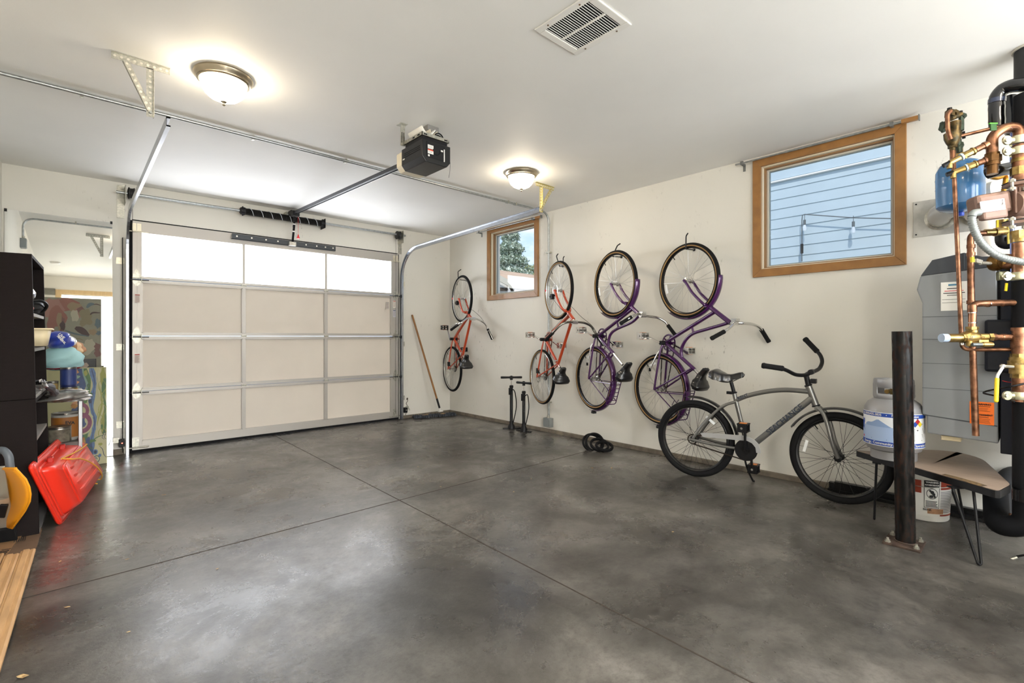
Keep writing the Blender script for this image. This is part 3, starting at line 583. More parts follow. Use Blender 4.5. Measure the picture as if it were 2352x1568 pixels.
# ================================================================== OUTSIDE
gd = MB(); gd.box((XR+.15, -12, -.2), (30, 60, -.12)); gd.box((-12, YF+.17, -.2), (XR+.15, 60, -.12)); gd.build('ground', mat('outside_ground', '8a8a80', .9, var=.3, scale=3), kind='structure', smooth=False)
t = thing('neighbour_house', 'neighbouring house wall of pale blue lap siding outside the large window', 'house', (8.2, 1.0, -.12))
b = MB(); rows = []; z = -.12
while z < 6.2: b.prism([(0, 0), (-.013, 0), (-.004, .152), (0, .152)], (8.2, -6, z), (1, 0, 0), (0, 0, 1), (0, 11.5, 0)); z += .152
b.box((8.2, -6, -.12), (8.5, 5.5, 6.2)); b.build('lap_siding', mat('siding_blue', 'b6c6cc', .6, var=.05, scale=3), t, smooth=False)
b = MB(); b.cyl((8.17, -5, 3.50), (8.17, 5, 3.50), .016, n=10); b.build('wall_conduit', M_white, t)
# ------------------------------------------------------------------ string lights
t = thing('string_lights', 'bare bulb string lights hanging on the blue siding outside the large window', 'string lights', (8.1, 1.9, 2.4))
M_cab = mat('cable_grey', '5d6466', .6); bulbs = [(8.080, 2.407, 2.792), (8.080, 1.799, 2.661)]
P = [(8.100, 2.448, 2.203), (8.100, 2.448, 2.822), (8.100, 2.442, 2.893), (8.100, 2.413, 2.900), (8.100, 1.803, 2.738), (8.100, 1.320, 2.639), (8.100, 1.054, 2.658)]
b = MB(); b.tube(P, .007, 6); b.build('cable', M_cab, t); q = Vector(P[0]); b = MB(); b.cyl(q+Vector((0, 0, .12)), q+Vector((0, 0, .26)), .02, n=8); b.build('plug', M_ink, t)
for p in bulbs:
    p = Vector(p); s = MB(); s.cyl(p+Vector((0, 0, .10)), p, .004, n=6); s.cyl(p+Vector((0, 0, .02)), p+Vector((0, 0, -.05)), .018, n=10); so_ = s.build('socket', M_cab, t)
    s = MB(); s.lathe([(.012, 0), (.022, -.03), (.026, -.06), (.018, -.09), (0, -.10)], p+Vector((0, 0, -.05)), (0, 0, 1), 14); s.build('bulb', mat('bulb_glass', 'eef4f8', .1, alpha=.55), so_)
# ------------------------------------------------------------------ garage next door seen through the small window
t = thing('neighbour_garage', 'low neighbouring building with a tan shingle roof outside the small window', 'building', (14.000, 14.990, 2.604))
r0, r1, r2, r3 = (12.213, 14.576, 3.702), (13.726, 13.198, 3.412), (10.494, 10.055, 2.520), (9.667, 10.808, 2.611)
b = MB(); b.add([r0, r1, r2, r3, (10.497, 12.757, 3.045)], [(0, 1, 2, 3), (0, 3, 4)]); b.build('roof', mat('shingle_tan', 'c9a98a', .9, var=.22, scale=1.6, stretch=(1, 1, 6)), t, smooth=False, solid=.05)
b = MB(); b.add([(9.191, 11.377, 2.871), (9.482, 11.112, 2.871), (9.869, 10.759, 2.635), (10.644, 10.054, 2.530), (10.644, 10.054, 2.373), (9.191, 11.377, 2.373)], [(0, 1, 2, 3, 4, 5)]); b.build('gable_wall', mat('stucco_white', 'dedad0', .8), t, smooth=False, solid=.06)
b = MB(); b.beam((9.534, 10.659, 2.590), (10.444, 9.830, 2.487), .14, .16); b.beam((9.268, 10.901, 2.859), (9.648, 10.555, 2.590), .14, .16); b.build('fascia', mat('fascia_beige', 'c9c2b0', .7), t, smooth=False)
b = MB(); b.add([(9.065, 11.221, 2.549), (9.753, 10.594, 2.523), (9.753, 10.594, 2.433), (9.065, 11.221, 2.433)], [(0, 1, 2, 3)]); b.build('porch_opening', mat('porch_dark', '4a4036', .9), t, smooth=False, solid=.05)
b = MB(); b.box((9.5, 11.5, -.12), (11.5, 17, 1.2)); b.build('lower_wall', mat('stucco_white', '', .8), t, smooth=False)
# trees
def tree(name, label, base, h, R, shape, col, col2, n, seed, leaf):
    rr = random.Random(seed); t = thing(name, label, 'tree', base); bx, by, bz = base
    b = MB(); b.cyl((bx, by, bz), (bx, by, bz+h*.8), .22, .06, n=10)
    for i in range(16):
        z = bz+h*(.2+.7*i/16); a = rr.random()*6.28; l = R*shape(.2+.7*i/16)*.9; b.cyl((bx, by, z), (bx+l*math.cos(a), by+l*math.sin(a), z+.2), .05, .015, n=6)
    b.build('trunk', mat('bark', '5b4a3a', .9), t)
    b = MB()
    for i in range(n):
        q = rr.random(); z = bz+h*(.12+.88*q); l = R*shape(.12+.88*q)*math.sqrt(rr.random())*(1+.3*math.sin(9*q*6)); a = rr.random()*6.28; c_ = Vector((bx+l*math.cos(a), by+l*math.sin(a), z))
        b.k = rr.randint(0, 2)
        for _ in range(2):
            u = Vector((rr.uniform(-1, 1), rr.uniform(-1, 1), rr.uniform(-1, 1))).normalized()*leaf*rr.uniform(.6, 1.3); v = u.cross(Vector((rr.uniform(-1, 1), rr.uniform(-1, 1), rr.uniform(-1, 1)))).normalized()*leaf*.55
            o_ = c_+Vector((rr.uniform(-1, 1), rr.uniform(-1, 1), rr.uniform(-1, 1)))*leaf; b.add([o_-u, o_+v, o_+u, o_-v], [(0, 1, 2, 3)])
    b.build('foliage', [mat(name+'_a', col, .8), mat(name+'_b', col2, .8), mat(name+'_c', '84947a', .8)], t, smooth=False)
tp = Vector((20.120, 22.253, 1.077)); tree('spruce_tree', 'blue green spruce tree rising left in the small window view', (tp.x, tp.y, -.12), 7.7, 2.6, lambda q: max(.06, 1.12-q)*.95, 'b4c2b0', 'd0d6c2', 17000, 3, .105)
tp = Vector((24.021, 24.111, 1.077)); tree('leafy_tree', 'yellow green leafy tree behind the tan roof in the small window view', (tp.x, tp.y, -.12), 6.1, 2.2, lambda q: math.sin(max(0, q-.2)*3.6)*.9+.1, 'a9b89e', 'd2ca88', 8000, 5, .10)
# ================================================================== BICYCLES
M_tan = mat('tan_sidewall', '9c7b4e', .8); M_alloy = mat('alloy_rim', 'c9c9c7', .25, 1.0); M_brim = mat('black_rim', '141416', .25, .3)
M_orangeP = mat('orange_paint', 'b03e1a', .28, coat=.6); M_purpleP = mat('purple_paint', '471a54', .24, .25, coat=.7); M_silverP = mat('grey_paint', '74736f', .34, .6, coat=.3)
M_spoke = mat('steel_spoke', 'b9b9b6', .3, 1.0); M_bspoke = mat('black_spoke', '1e1e20', .4, .4); M_refl = mat('clear_reflector', 'f2f4f4', .25); M_chain = mat('chain', '3a322b', .5, .7)
def circ(c, ax, R, n=48): 
    x, y, z = basis(ax); return [Vector(c)+(x*math.cos(2*PI*i/n)+y*math.sin(2*PI*i/n))*R for i in range(n)]
def wheel(root, name, c, R, tr, rimm, spk, wall=None, tw=0.0, steer=0.0, disc=False, hubm=None, refl=None, nsp=28):
    c = Vector((c[0], 0, c[1])); ax = Vector((math.sin(steer), math.cos(steer), 0)); x, y, z = basis(ax)
    b = MB(); b.ring(c, ax, R-tr*1.9, tr*.62, 72, 8, flat=1.15); o = b.build(name, rimm, root, world=False)
    b = MB(); b.ring(c, ax, R-tr, tr, 72, 12)
    if wall: b.k = 1; [b.ring(c+z*s_*tr*.52, ax, R-tr*1.18, tr*.52, 72, 8) for s_ in (1, -1)]
    b.build('tyre', [M_rubber, wall] if wall else M_rubber, o, world=False)
    b = MB(); b.lathe([(.008, -.05), (.010, -.04), (.022, -.036), (.022, -.030), (.013, -.026), (.013, .026), (.022, .030), (.022, .036), (.010, .04), (.008, .05)], c, ax, 16); b.build('hub', hubm or M_alloy, o, world=False)
    b = MB()
    for i in range(nsp):
        a = 2*PI*i/nsp; off = 1.25*(1 if (i//2) % 2 else -1); s_ = .033 if i % 2 else -.033
        p0 = c+z*s_+(x*math.cos(a+off)+y*math.sin(a+off))*.021; p1 = c+(x*math.cos(a)+y*math.sin(a))*(R-tr*2.2); b.cyl(p0, p1, .0011, n=5)
    b.build('spokes', spk, o, world=False)
    if disc:
        b = MB(); b.ring(c-z*.042, ax, .055, .008, 32, 4, flat=.18)
        for i in range(5): a = 2*PI*i/5; b.beam(c-z*.042, c-z*.042+(x*math.cos(a)+y*math.sin(a))*.05, .012, .002, z)
        b.build('brake_disc', M_chrome, o, world=False)
    if refl is not None:
        a = refl; p = c+(x*math.cos(a)+y*math.sin(a))*(R-tr*2.2-.045)-z*.012; d = (-x*math.sin(a)+y*math.cos(a)); b = MB(); b.beam(p-d*.04, p+d*.04, .018, .006, z); b.build('spoke_reflector', M_refl, o, world=False)
    a = 2.2; p = c+(x*math.cos(a)+y*math.sin(a)); b = MB(); b.cyl(p*1+(c-p)*0+(x*math.cos(a)+y*math.sin(a))*(R-1-tr*2.0), c+(x*math.cos(a)+y*math.sin(a))*(R-tr*2.2-.035), .004, n=6); b.build('valve', M_ink, o, world=False)
    return o
def L3(p, n=0.0): return (p[0], p[2] if len(p) > 2 else n, p[1])
def saddle(root, nose, tail, up, wt=.10, th=.035, m=None, wn=.022):
    A, B, up = Vector(L3(nose)), Vector(L3(tail)), Vector((up[0], 0, up[1])).normalized(); d = A-B; sd = Vector((0, 1, 0)); rows = []
    prof = [(0, wt*.62, .75, .2), (.05, wt*.9, .95, .9), (.18, wt, 1.0, 1.25), (.35, wt*.86, .9, 1.1), (.5, wt*.52, .78, .95), (.65, wn*1.5, .72, .9), (.82, wn*1.25, .72, .9), (.94, wn*1.1, .68, .85), (1.0, wn*.6, .5, .3)]
    fine = []
    for i in range(len(prof)-1):
        for q in range(4): f_ = q/4; f_ = f_*f_*(3-2*f_); fine.append(tuple(prof[i][j]*(1-(q/4 if j == 0 else f_))+prof[i+1][j]*(q/4 if j == 0 else f_) for j in range(4)))
    fine.append(prof[-1])
    for t_, w_, h, k in fine:
        c = B+d*t_+up*(.012*math.cos(t_*6.0)); r = []
        for i in range(13):
            a = PI*i/12; r.append(c+sd*w_*math.cos(a)+up*th*h*(math.sin(a)**.7)*k if 0 < i < 12 else c+sd*w_*math.cos(a)-up*th*.75*k)
        r.append(c-up*th*.3*k+sd*-w_*.5); r.append(c-up*th*.3*k+sd*w_*.5); r.append(r[0]); rows.append(r)
    b = MB(); b.sheet(rows); b.add(rows[0][:-1], [tuple(range(len(rows[0])-2, -1, -1))]); b.add(rows[-1][:-1], [tuple(range(len(rows[-1])-1))])
    o = b.build('saddle', m or M_gloss, root, world=False, angle=70)
    b = MB()
    for s_ in (-.02, .02): b.tube(crv([B+d*.12+sd*s_*1.4-up*.025, B+d*.35+sd*s_-up*.045, B+d*.6+sd*s_-up*.045, B+d*.88+sd*s_*.3-up*.015]), .0035, 6)
    b.build('saddle_rails', M_chrome, o, world=False); return o
def arcstrip(root, name, c, R, a0, a1, w, m, thick=.0022, n=28):
    c = Vector((c[0], 0, c[1])); rows = []
    for i in range(n+1):
        a = math.radians(a0+(a1-a0)*i/n); e = Vector((math.cos(a), 0, math.sin(a))); rows.append([c+e*(R-.012*(q*q))+Vector((0, w/2*q, 0)) for q in (-1, -.8, -.45, 0, .45, .8, 1)])
    b = MB(); b.sheet(rows); return b.build(name, m, root, world=False, solid=thick, angle=70)
def pedal(root, p, m, amb=True):
    p = Vector(L3(p)); b = MB()
    for z in (-.026, .026): b.box((p.x-.034, p.y-.042, p.z+z-.004), (p.x+.034, p.y+.042, p.z+z+.004))
    for y in (-.042, 0, .042): b.box((p.x-.030, p.y+y-.003, p.z-.026), (p.x+.030, p.y+y+.003, p.z+.026))
    b.k = 1
    if amb: b.box((p.x-.022, p.y-.020, p.z-.0325), (p.x+.022, p.y+.020, p.z-.029)); b.box((p.x-.022, p.y-.020, p.z+.029), (p.x+.022, p.y+.020, p.z+.0325))
    b.k = 2; b.cyl((p.x, p.y-.05, p.z), (p.x, p.y+.05, p.z), .008, n=10)
    b.build('pedal', [m, mat('amber_reflector', 'e07a1c', .3), M_chrome], root, world=False, smooth=False)
def crank(root, bb, p1, p2, R, ringm, armm, pedm, ny=.045, sgn=1):
    bbv = Vector((bb[0], 0, bb[1])); o = MB(); o.cyl(bbv-Vector((0, .06, 0)), bbv+Vector((0, .06, 0)), .019, n=16); b_ = o.build('bottom_bracket', M_black, root, world=False)
    b = MB(); c = bbv+Vector((0, ny, 0)); b.ring(c, (0, 1, 0), R-.007, .008, 48, 6, flat=.25); b.ring(c, (0, 1, 0), .024, .010, 24, 6, flat=.3)
    for i in range(5): a = 2*PI*i/5; b.beam(c, c+Vector((math.cos(a), 0, math.sin(a)))*(R-.008), .014, .003, (0, 1, 0))
    b.build('chainring', ringm, root, world=False)
    for p, s_ in ((p1, -1), (p2, 1)):
        if p is None: continue
        e = Vector(L3(p)); r = bbv+Vector((0, .062*s_, 0)); en = Vector((e.x, .072*s_, e.z)); q = MB(); q.beam(r, en, .014, .022, (0, 1, 0)); q.cyl(en, Vector((e.x, e.y-.04*s_, e.z)), .007, n=8); q.build('crank_arm', armm, root, world=False, bevel=.003); pedal(root, p, pedm)
def chain(root, bb, hub, R, r, n):
    A, B = Vector((bb[0], n, bb[1])), Vector((hub[0], n, hub[1])); d = (B-A).normalized(); e = d.cross(Vector((0, 1, 0))); b = MB()
    for s_ in (1, -1): b.beam(A+e*R*s_, B+e*r*s_, .005, .009, e)
    b.ring(B, (0, 1, 0), r, .005, 24, 5); b.build('chain', M_chain, root, world=False, smooth=False)
def bars(root, clamp, left, right, r, m, glen=.115, gm=None, gr=.016):
    b = MB(); 
    P = crv([Vector(L3(q)) for q in reversed(left)]+[Vector(L3(clamp))]+[Vector(L3(q)) for q in right], 6); b.tube(P, r, 12); o = b.build('handlebar', m, root, world=False)
    for side in (left, right):
        e = Vector(L3(side[-1])); d = (e-Vector(L3(side[-2]))).normalized(); g = MB(); g.lathe([(gr*.9, -glen), (gr*1.05, -glen+.006), (gr, -glen+.02), (gr, -.02), (gr*1.12, -.006), (gr*.9, .004)], e, d, 16); g.build('grip', gm or M_rubber, o, world=False)
    return o
def bike_root(name, label, P, phi, group=None, k=1.0):
    """k: frame size of this bicycle relative to a 26 inch one"""
    p = math.radians(phi); o = thing(name, label, 'bicycle', (P[0], P[1], P[2] if len(P) > 2 else 0), math.atan2(-math.cos(p), math.sin(p)), group)
    o.scale = (k, k, k); WM[o] = WM[o] @ Matrix.Scale(k, 4); return o
def tubes(root, name, items, m):
    b = MB()
    for pts, r in items:
        P = [Vector(L3(q)) for q in pts]; b.tube(crv(P, 6) if len(P) > 2 else P, r, 14)
    return b.build(name, m, root, world=False)

def purple(label, P, phi, d):
    r = bike_root('bicycle', label, P, phi, 'purple bicycles hanging on the right wall', .985); bb, hub, rh = d['bb'], d['hub'], d['rhub']
    wheel(r, 'front_wheel', hub, .318, .019, M_brim, M_spoke, M_tan, refl=d.get('rf', -2.6)); wheel(r, 'rear_wheel', rh, .318, .019, M_brim, M_spoke, M_tan, refl=1.9)
    h0, h1 = d['ht']; sc_ = d['sc']
    tubes(r, 'frame', [([h0, h1], .019), ([d['dt'], bb], .0155), (d['tt'], .014), ([bb, sc_], .0155), (d['br'], .009),
        ([(bb[0], bb[1], -.02), ((bb[0]*.75+rh[0]*.25), (bb[1]*.8+rh[1]*.2), -.045), (rh[0], rh[1]+.03, -.062), (rh[0], rh[1], -.062)], .0095), ([(bb[0], bb[1], .02), ((bb[0]*.75+rh[0]*.25), (bb[1]*.8+rh[1]*.2), .045), (rh[0], rh[1]+.03, .062), (rh[0], rh[1], .062)], .0095),
        ([(sc_[0]-.02, sc_[1]+.01, -.02), (rh[0], rh[1], -.062)], .008), ([(sc_[0]-.02, sc_[1]+.01, .02), (rh[0], rh[1], .062)], .008)], M_purpleP)
    cr_ = d['crown']; fk = []
    for s_ in (-1, 1): fk.append(([(cr_[0], cr_[1], s_*.028)]+[(q[0], q[1], s_*.05) for q in d['fork']]+[(hub[0], hub[1], s_*.052)], .0115))
    fk.append(([(cr_[0], cr_[1], -.034), (cr_[0], cr_[1], .034)], .017)); fk.append(([cr_, h0], .016)); tubes(r, 'fork', fk, M_purpleP)
    arcstrip(r, 'front_fender', hub, .334, d['ff'][0], d['ff'][1], .058, M_purpleP); arcstrip(r, 'rear_fender', rh, .334, d['rf2'][0], d['rf2'][1], .062, M_purpleP)
    b = MB(); tail = math.radians(d['rf2'][0]); e = Vector((rh[0]+.345*math.cos(tail+.12), 0, rh[1]+.345*math.sin(tail+.12))); b.box(e-Vector((.02, .02, .012)), e+Vector((.02, .02, .012))); b.build('tail_reflector', M_ink, r, world=False, bevel=.004)
    so_ = saddle(r, d['nose'], d['tail'], (.93, -.35), .088); tubes(r, 'seat_post', [([sc_, d['post']], .0125)], M_chrome)
    crank(r, bb, d['p1'], d['p2'], .078, M_purpleP, M_chrome, M_chrome); chain(r, bb, rh, .075, .035, .045)
    st = MB(); cl = Vector(L3(d['clamp'])); st.tube([Vector(L3(h1)), Vector(L3(h1))*.4+cl*.6, cl], .013, 12); st.cyl(cl-Vector((0, .03, 0)), cl+Vector((0, .03, 0)), .02, n=14); st.box(cl+Vector((-.022, -.022, .012)), cl+Vector((.022, .022, .032))); st.build('stem', M_chrome, r, world=False)
    bars(r, d['clamp'], d['bl'], d['brr'], .0112, M_chrome)
    tubes(r, 'kickstand', [([(bb[0]-.03, bb[1]-.06, -.03), (bb[0]-.04, bb[1]-.10, -.055), (d['ks'][0], d['ks'][1], -.08)], .007)], M_chrome); b = MB(); q = Vector(L3(d['ks'], -.08)); b.cyl(q-Vector((0, 0, .012)), q+Vector((0, 0, .018)), .010, n=10); b.build('kickstand_foot', M_rubber, r, world=False)
    k0, k1 = Vector((d['rk'][0][0], 0, d['rk'][0][1])), Vector((d['rk'][1][0], 0, d['rk'][1][1])); W_ = Vector((0, .06, 0)); b = MB()
    b.tube(rnd([k0-W_*.8, k0-W_, k1-W_, k1+W_, k0+W_, k0+W_*.8], .02, 4), .0045, 8); b.cyl(k0-W_, k0+W_, .004, n=8)
    for i in range(1, 6): p = k0+(k1-k0)*i/6; b.cyl(p-W_, p+W_, .0038, n=8)
    m0 = k1*.85+k0*.15
    for s_ in (-1, 1):
        ax_ = Vector((rh[0]+.01, .062*s_, rh[1]-.01)); b.tube([ax_, m0+W_*s_*.9], .0045, 8); b.tube([ax_*.93+(m0+W_*s_*.9)*.07, k0*.9+k1*.1+W_*s_], .0045, 8)
        b.tube([m0*.6+Vector(ax_)*.4+Vector((0, 0, 0)), m0*.6+Vector(ax_)*.4+Vector((.03, 0, .05))], .003, 6)
    b.build('luggage_rack', M_purpleP, r, world=False)
    return r
r3 = purple('purple bicycle with a rear rack, hanging between the orange bicycle and the other purple one', (3.837, 2.955, .016), -16,
    dict(hub=(.262, 1.576), rhub=(-.068, .657), bb=(.002, 1.082), ht=((.485, 1.353), (.605, 1.272)), dt=(.517, 1.328), sc=(.245, .915), post=(.375, .815), crown=(.452, 1.378),
    tt=[(.600, 1.262), (.501, 1.205), (.30, 1.150), (.207, 1.107), (.170, 1.046), (.162, .972)], br=[(.30, 1.21), (.315, 1.155)], fork=[(.43, 1.395), (.34, 1.475), (.285, 1.545)],
    nose=(.475, .848), tail=(.385, .665), p1=(-.137, 1.141, -.11), p2=(.165, .997, .11), clamp=(.648, 1.262), bl=[(.655, 1.275, -.05), (.69, 1.25, -.15), (.655, 1.187, -.25)],
    brr=[(.64, 1.255, .08), (.648, 1.245, .17), (.676, 1.21, .23), (.698, 1.172, .25), (.762, 1.089, .27)], ks=(-.074, .798), rk=((.285, .655), (.195, .425)), ff=(-128, 2), rf2=(-98, 82), rf=-2.9))
r4 = purple('purple step-through bicycle with a rear rack, hanging nearest the large window', (3.837, 2.088, .016), -13,
    dict(hub=(.082, 1.552), rhub=(-.235, .602), bb=(-.170, 1.021), ht=((.318, 1.306), (.492, 1.182)), dt=(.345, 1.272), sc=(.155, .800), post=(.19, .77), crown=(.285, 1.33),
    tt=[(.465, 1.182), (.43, 1.172), (.273, 1.136), (.141, 1.103), (.069, 1.056), (.025, .996), (.011, .942), (.017, .895)], br=[(.125, 1.162), (.14, 1.105)], fork=[(.275, 1.345), (.175, 1.435), (.11, 1.52)],
    nose=(.268, .825), tail=(.198, .635), p1=(-.333, 1.083, -.11), p2=(.0, .952, .11), clamp=(.535, 1.182), bl=[(.555, 1.17, -.05), (.564, 1.121, -.15), (.516, 1.062, -.25)],
    brr=[(.567, 1.178, .04), (.58, 1.173, .13), (.597, 1.148, .20), (.605, 1.105, .24), (.631, 1.035, .27)], ks=(-.275, .775), rk=((.105, .615), (.02, .36)), ff=(-128, 2), rf2=(-98, 82), rf=-2.9))

def orange(label, P, phi, d, kind):
    r = bike_root('bicycle', label, P, phi, 'orange bicycles hanging on the right wall', .972 if kind else .985); bb, hub, rh = d['bb'], d['hub'], d['rhub']; wl = M_tan if kind else None
    wheel(r, 'front_wheel', hub, .312, .017, M_alloy, M_spoke, wl, disc=True); wheel(r, 'rear_wheel', rh, .312, .017, M_alloy, M_spoke, wl, disc=True)
    h0, h1 = d['ht']; sc_ = d['sc']
    tubes(r, 'frame', [([h0, h1], .019), ([d['dt'], bb], .0165), ([d['tt'], sc_], .0155), ([bb, (sc_[0]+.02, sc_[1]-.02)], .015),
        ([(bb[0]-.01, bb[1]-.01, -.015), (bb[0]-.02, bb[1]-.12, -.035), (rh[0], rh[1], -.062)], .009), ([(bb[0]-.01, bb[1]-.01, .015), (bb[0]-.02, bb[1]-.12, .035), (rh[0], rh[1], .062)], .009),
        ([(sc_[0], sc_[1], -.012), (rh[0], rh[1], -.062)], .0075), ([(sc_[0], sc_[1], .012), (rh[0], rh[1], .062)], .0075)], M_orangeP)
    cr_ = d['crown']; fk = []
    for s_ in (-1, 1): fk.append(([(cr_[0], cr_[1], s_*.03)]+[(q[0], q[1], s_*.048) for q in d['fork']]+[(hub[0], hub[1], s_*.052)], .012))
    fk.append(([(cr_[0], cr_[1], -.036), (cr_[0], cr_[1], .036)], .017)); fk.append(([cr_, h0], .016)); tubes(r, 'fork', fk, M_orangeP)
    b = MB(); c = Vector((d['cal'][0], -.06, d['cal'][1])); b.box(c-Vector((.022, .016, .028)), c+Vector((.022, .016, .028))); b.cyl(c-Vector((.03, .01, 0)), c-Vector((.01, .01, 0)), .012, n=10); b.build('disc_brake_caliper', M_black, r, world=False, bevel=.003)
    b = MB(); c = Vector((rh[0]+.005, -.055, rh[1]+.07)); b.box(c-Vector((.018, .014, .03)), c+Vector((.02, .014, .03))); b.build('disc_brake_caliper', M_black, r, world=False, bevel=.003)
    saddle(r, d['nose'], d['tail'], (.93, -.35), .092); tubes(r, 'seat_post', [([sc_, d['post']], .0125)], M_chrome)
    b = MB(); q = Vector((sc_[0]*.9+bb[0]*.1, 0, sc_[1]*.9+bb[1]*.1)); b.cyl(q-Vector((0, .024, 0)), q+Vector((0, .024, 0)), .017, n=12); b.build('seat_clamp', M_chrome, r, world=False)
    crank(r, bb, d['p1'], d['p2'], .085, M_orangeP, M_chrome, M_black if not kind else M_chrome); chain(r, bb, rh, .078, .035, .045)
    b = MB(); c = Vector((rh[0], .05, rh[1])); b.lathe([(.045, -.012), (.045, -.006), (.035, -.004), (.035, .002), (.026, .004), (.026, .010)], c, (0, 1, 0), 20); b.build('cassette', M_chain, r, world=False)
    st = MB(); cl = Vector(L3(d['clamp'])); st.tube([Vector(L3(h1)), Vector(L3(h1))*.4+cl*.6, cl], .013, 12); st.cyl(cl-Vector((0, .03, 0)), cl+Vector((0, .03, 0)), .02, n=14); st.build('stem', M_chrome, r, world=False)
    hb = bars(r, d['clamp'], d['bl'], d['brr'], .0112, M_chrome if not kind else mat('smoked_chrome', '8d8b84', .2, 1.0))
    for side, s_ in ((d['bl'], -1), (d['brr'], 1)):
        e = Vector(L3(side[-1])); a = Vector(L3(side[-2])); dd = (e-a).normalized(); p = e-dd*.135; b = MB(); b.lathe([(.017, -.012), (.017, .012)], p, dd, 12); b.build('lever_clamp', M_black, hb, world=False)
        b = MB(); u = Vector((.6, .25*s_, .5)).normalized()*-1; u = Vector((.72, -.1*s_, -.35)) if s_ > 0 else Vector((-.55, 0, .35)); u = u.normalized(); b.tube(crv([p, p+u*.035, p+u*.045+dd*.05, p+u*.05+dd*.11]), .0045, 8); b.build('brake_lever', M_alloy, hb, world=False)
    k = MB(); e = Vector(L3(d['brr'][-2])); cR = Vector(L3(cr_)); k.tube(crv([e+Vector((.01, 0, .0)), e+Vector((-.01, -.05, .10)), Vector(L3(d['clamp']))+Vector((.03, .05, .06)), cR+Vector((.02, .02, .05)), cR+Vector((-.02, -.02, -.01)), Vector((d['cal'][0]+.02, -.06, d['cal'][1]-.03))], 8), .0022, 6)
    k.tube(crv([Vector(L3(d['bl'][-2])), Vector(L3(d['clamp']))+Vector((-.04, -.08, .03)), Vector(L3(h0)), Vector(L3(h0))*.6+Vector(L3(bb))*.4+Vector((-.02, 0, 0)), Vector(L3(bb))+Vector((-.01, 0, .02))], 8), .002, 6)
    k.build('brake_cable', M_ink, r, world=False)
    b = MB(); c = Vector((hub[0]-.27, -.02, hub[1]+.02)); b.box(c-Vector((.006, .004, .012)), c+Vector((.006, .004, .012))); b.build('wheel_reflector', M_red, r, world=False)
    return r
r1 = orange('orange bicycle with flat swept bars hanging in the far corner beside the mop', (3.837, 5.418, .016), -12,
    dict(hub=(.320, 1.576), rhub=(.0, .632), bb=(.062, 1.045), ht=((.505, 1.375), (.605, 1.305)), dt=(.525, 1.34), tt=(.592, 1.30), sc=(.352, .833), post=(.40, .80), crown=(.475, 1.39), fork=[(.44, 1.41), (.375, 1.50), (.335, 1.56)], cal=(.30, 1.52),
    nose=(.478, .848), tail=(.455, .665), p1=(-.010, 1.20, -.11), p2=(.135, .90, .11), clamp=(.655, 1.30),
    bl=[(.675, 1.31, -.05), (.72, 1.298, -.12), (.764, 1.252, -.20), (.72, 1.225, -.23), (.592, 1.161, -.27)], brr=[(.642, 1.304, .04), (.615, 1.285, .12), (.615, 1.244, .19), (.615, 1.165, .235), (.665, 1.044, .27)]), 0)
r2 = orange('orange bicycle with tan sidewalls hanging between the small window and the purple bicycles', (3.786, 3.548, .030), -20,
    dict(hub=(.187, 1.566), rhub=(-.215, .620), bb=(-.130, 1.045), ht=((.404, 1.321), (.506, 1.246)), dt=(.41, 1.285), tt=(.47, 1.235), sc=(.180, .784), post=(.225, .75), crown=(.378, 1.340), fork=[(.345, 1.375), (.255, 1.47), (.205, 1.545)], cal=(.16, 1.50),
    nose=(.305, .762), tail=(.245, .585), p1=(-.296, 1.096, -.11), p2=(.055, .978, .11), clamp=(.53, 1.22),
    bl=[(.545, 1.22, -.05), (.564, 1.215, -.11), (.554, 1.19, -.17), (.50, 1.125, -.215), (.355, 1.04, -.235)], brr=[(.526, 1.221, .04), (.527, 1.212, .12), (.527, 1.182, .19), (.519, 1.136, .23), (.559, 1.075, .25), (.632, .993, .27)]), 1)
def hook(label, pts):
    b = MB(); b.tube(rnd(pts, .012, 4), .0055, 10); w_ = Vector(pts[0]); b.lathe([(.014, 0), (.014, .004), (.009, .010)], (XR-.011, w_.y, w_.z), (1, 0, 0), 14)
    tag(b.build('bike_hook', M_black), label, 'hook', 'black wall hooks carrying the hanging bicycles')
hook('black hook holding the orange bicycle in the far corner', [(3.995, 5.299, 1.841), (3.785, 5.208, 1.829), (3.785, 5.214, 1.934), (3.775, 5.136, 1.952)])
hook('black hook holding the orange bicycle right of the small window', [(3.995, 3.551, 1.848), (3.765, 3.401, 1.809), (3.765, 3.444, 1.919), (3.755, 3.412, 1.937)])
hook('black hook holding the purple bicycle next to the orange one', [(3.995, 2.788, 1.855), (3.785, 2.747, 1.832), (3.785, 2.693, 1.927), (3.775, 2.654, 1.938)])
hook('black hook holding the purple bicycle nearest the large window', [(3.995, 2.042, 1.827), (3.775, 2.005, 1.802), (3.775, 2.002, 1.910), (3.765, 1.981, 1.928)])
b = MB(); b.tube(rnd([(XR, 3.51, 1.865), (XR-.05, 3.51, 1.865), (XR-.05, 3.51, 1.93), (XR-.04, 3.50, 1.945)], .01, 3), .005, 8); tag(b.build('bike_hook', M_black), 'spare empty hook just right of the top of the tan-wall orange bicycle wheel', 'hook')

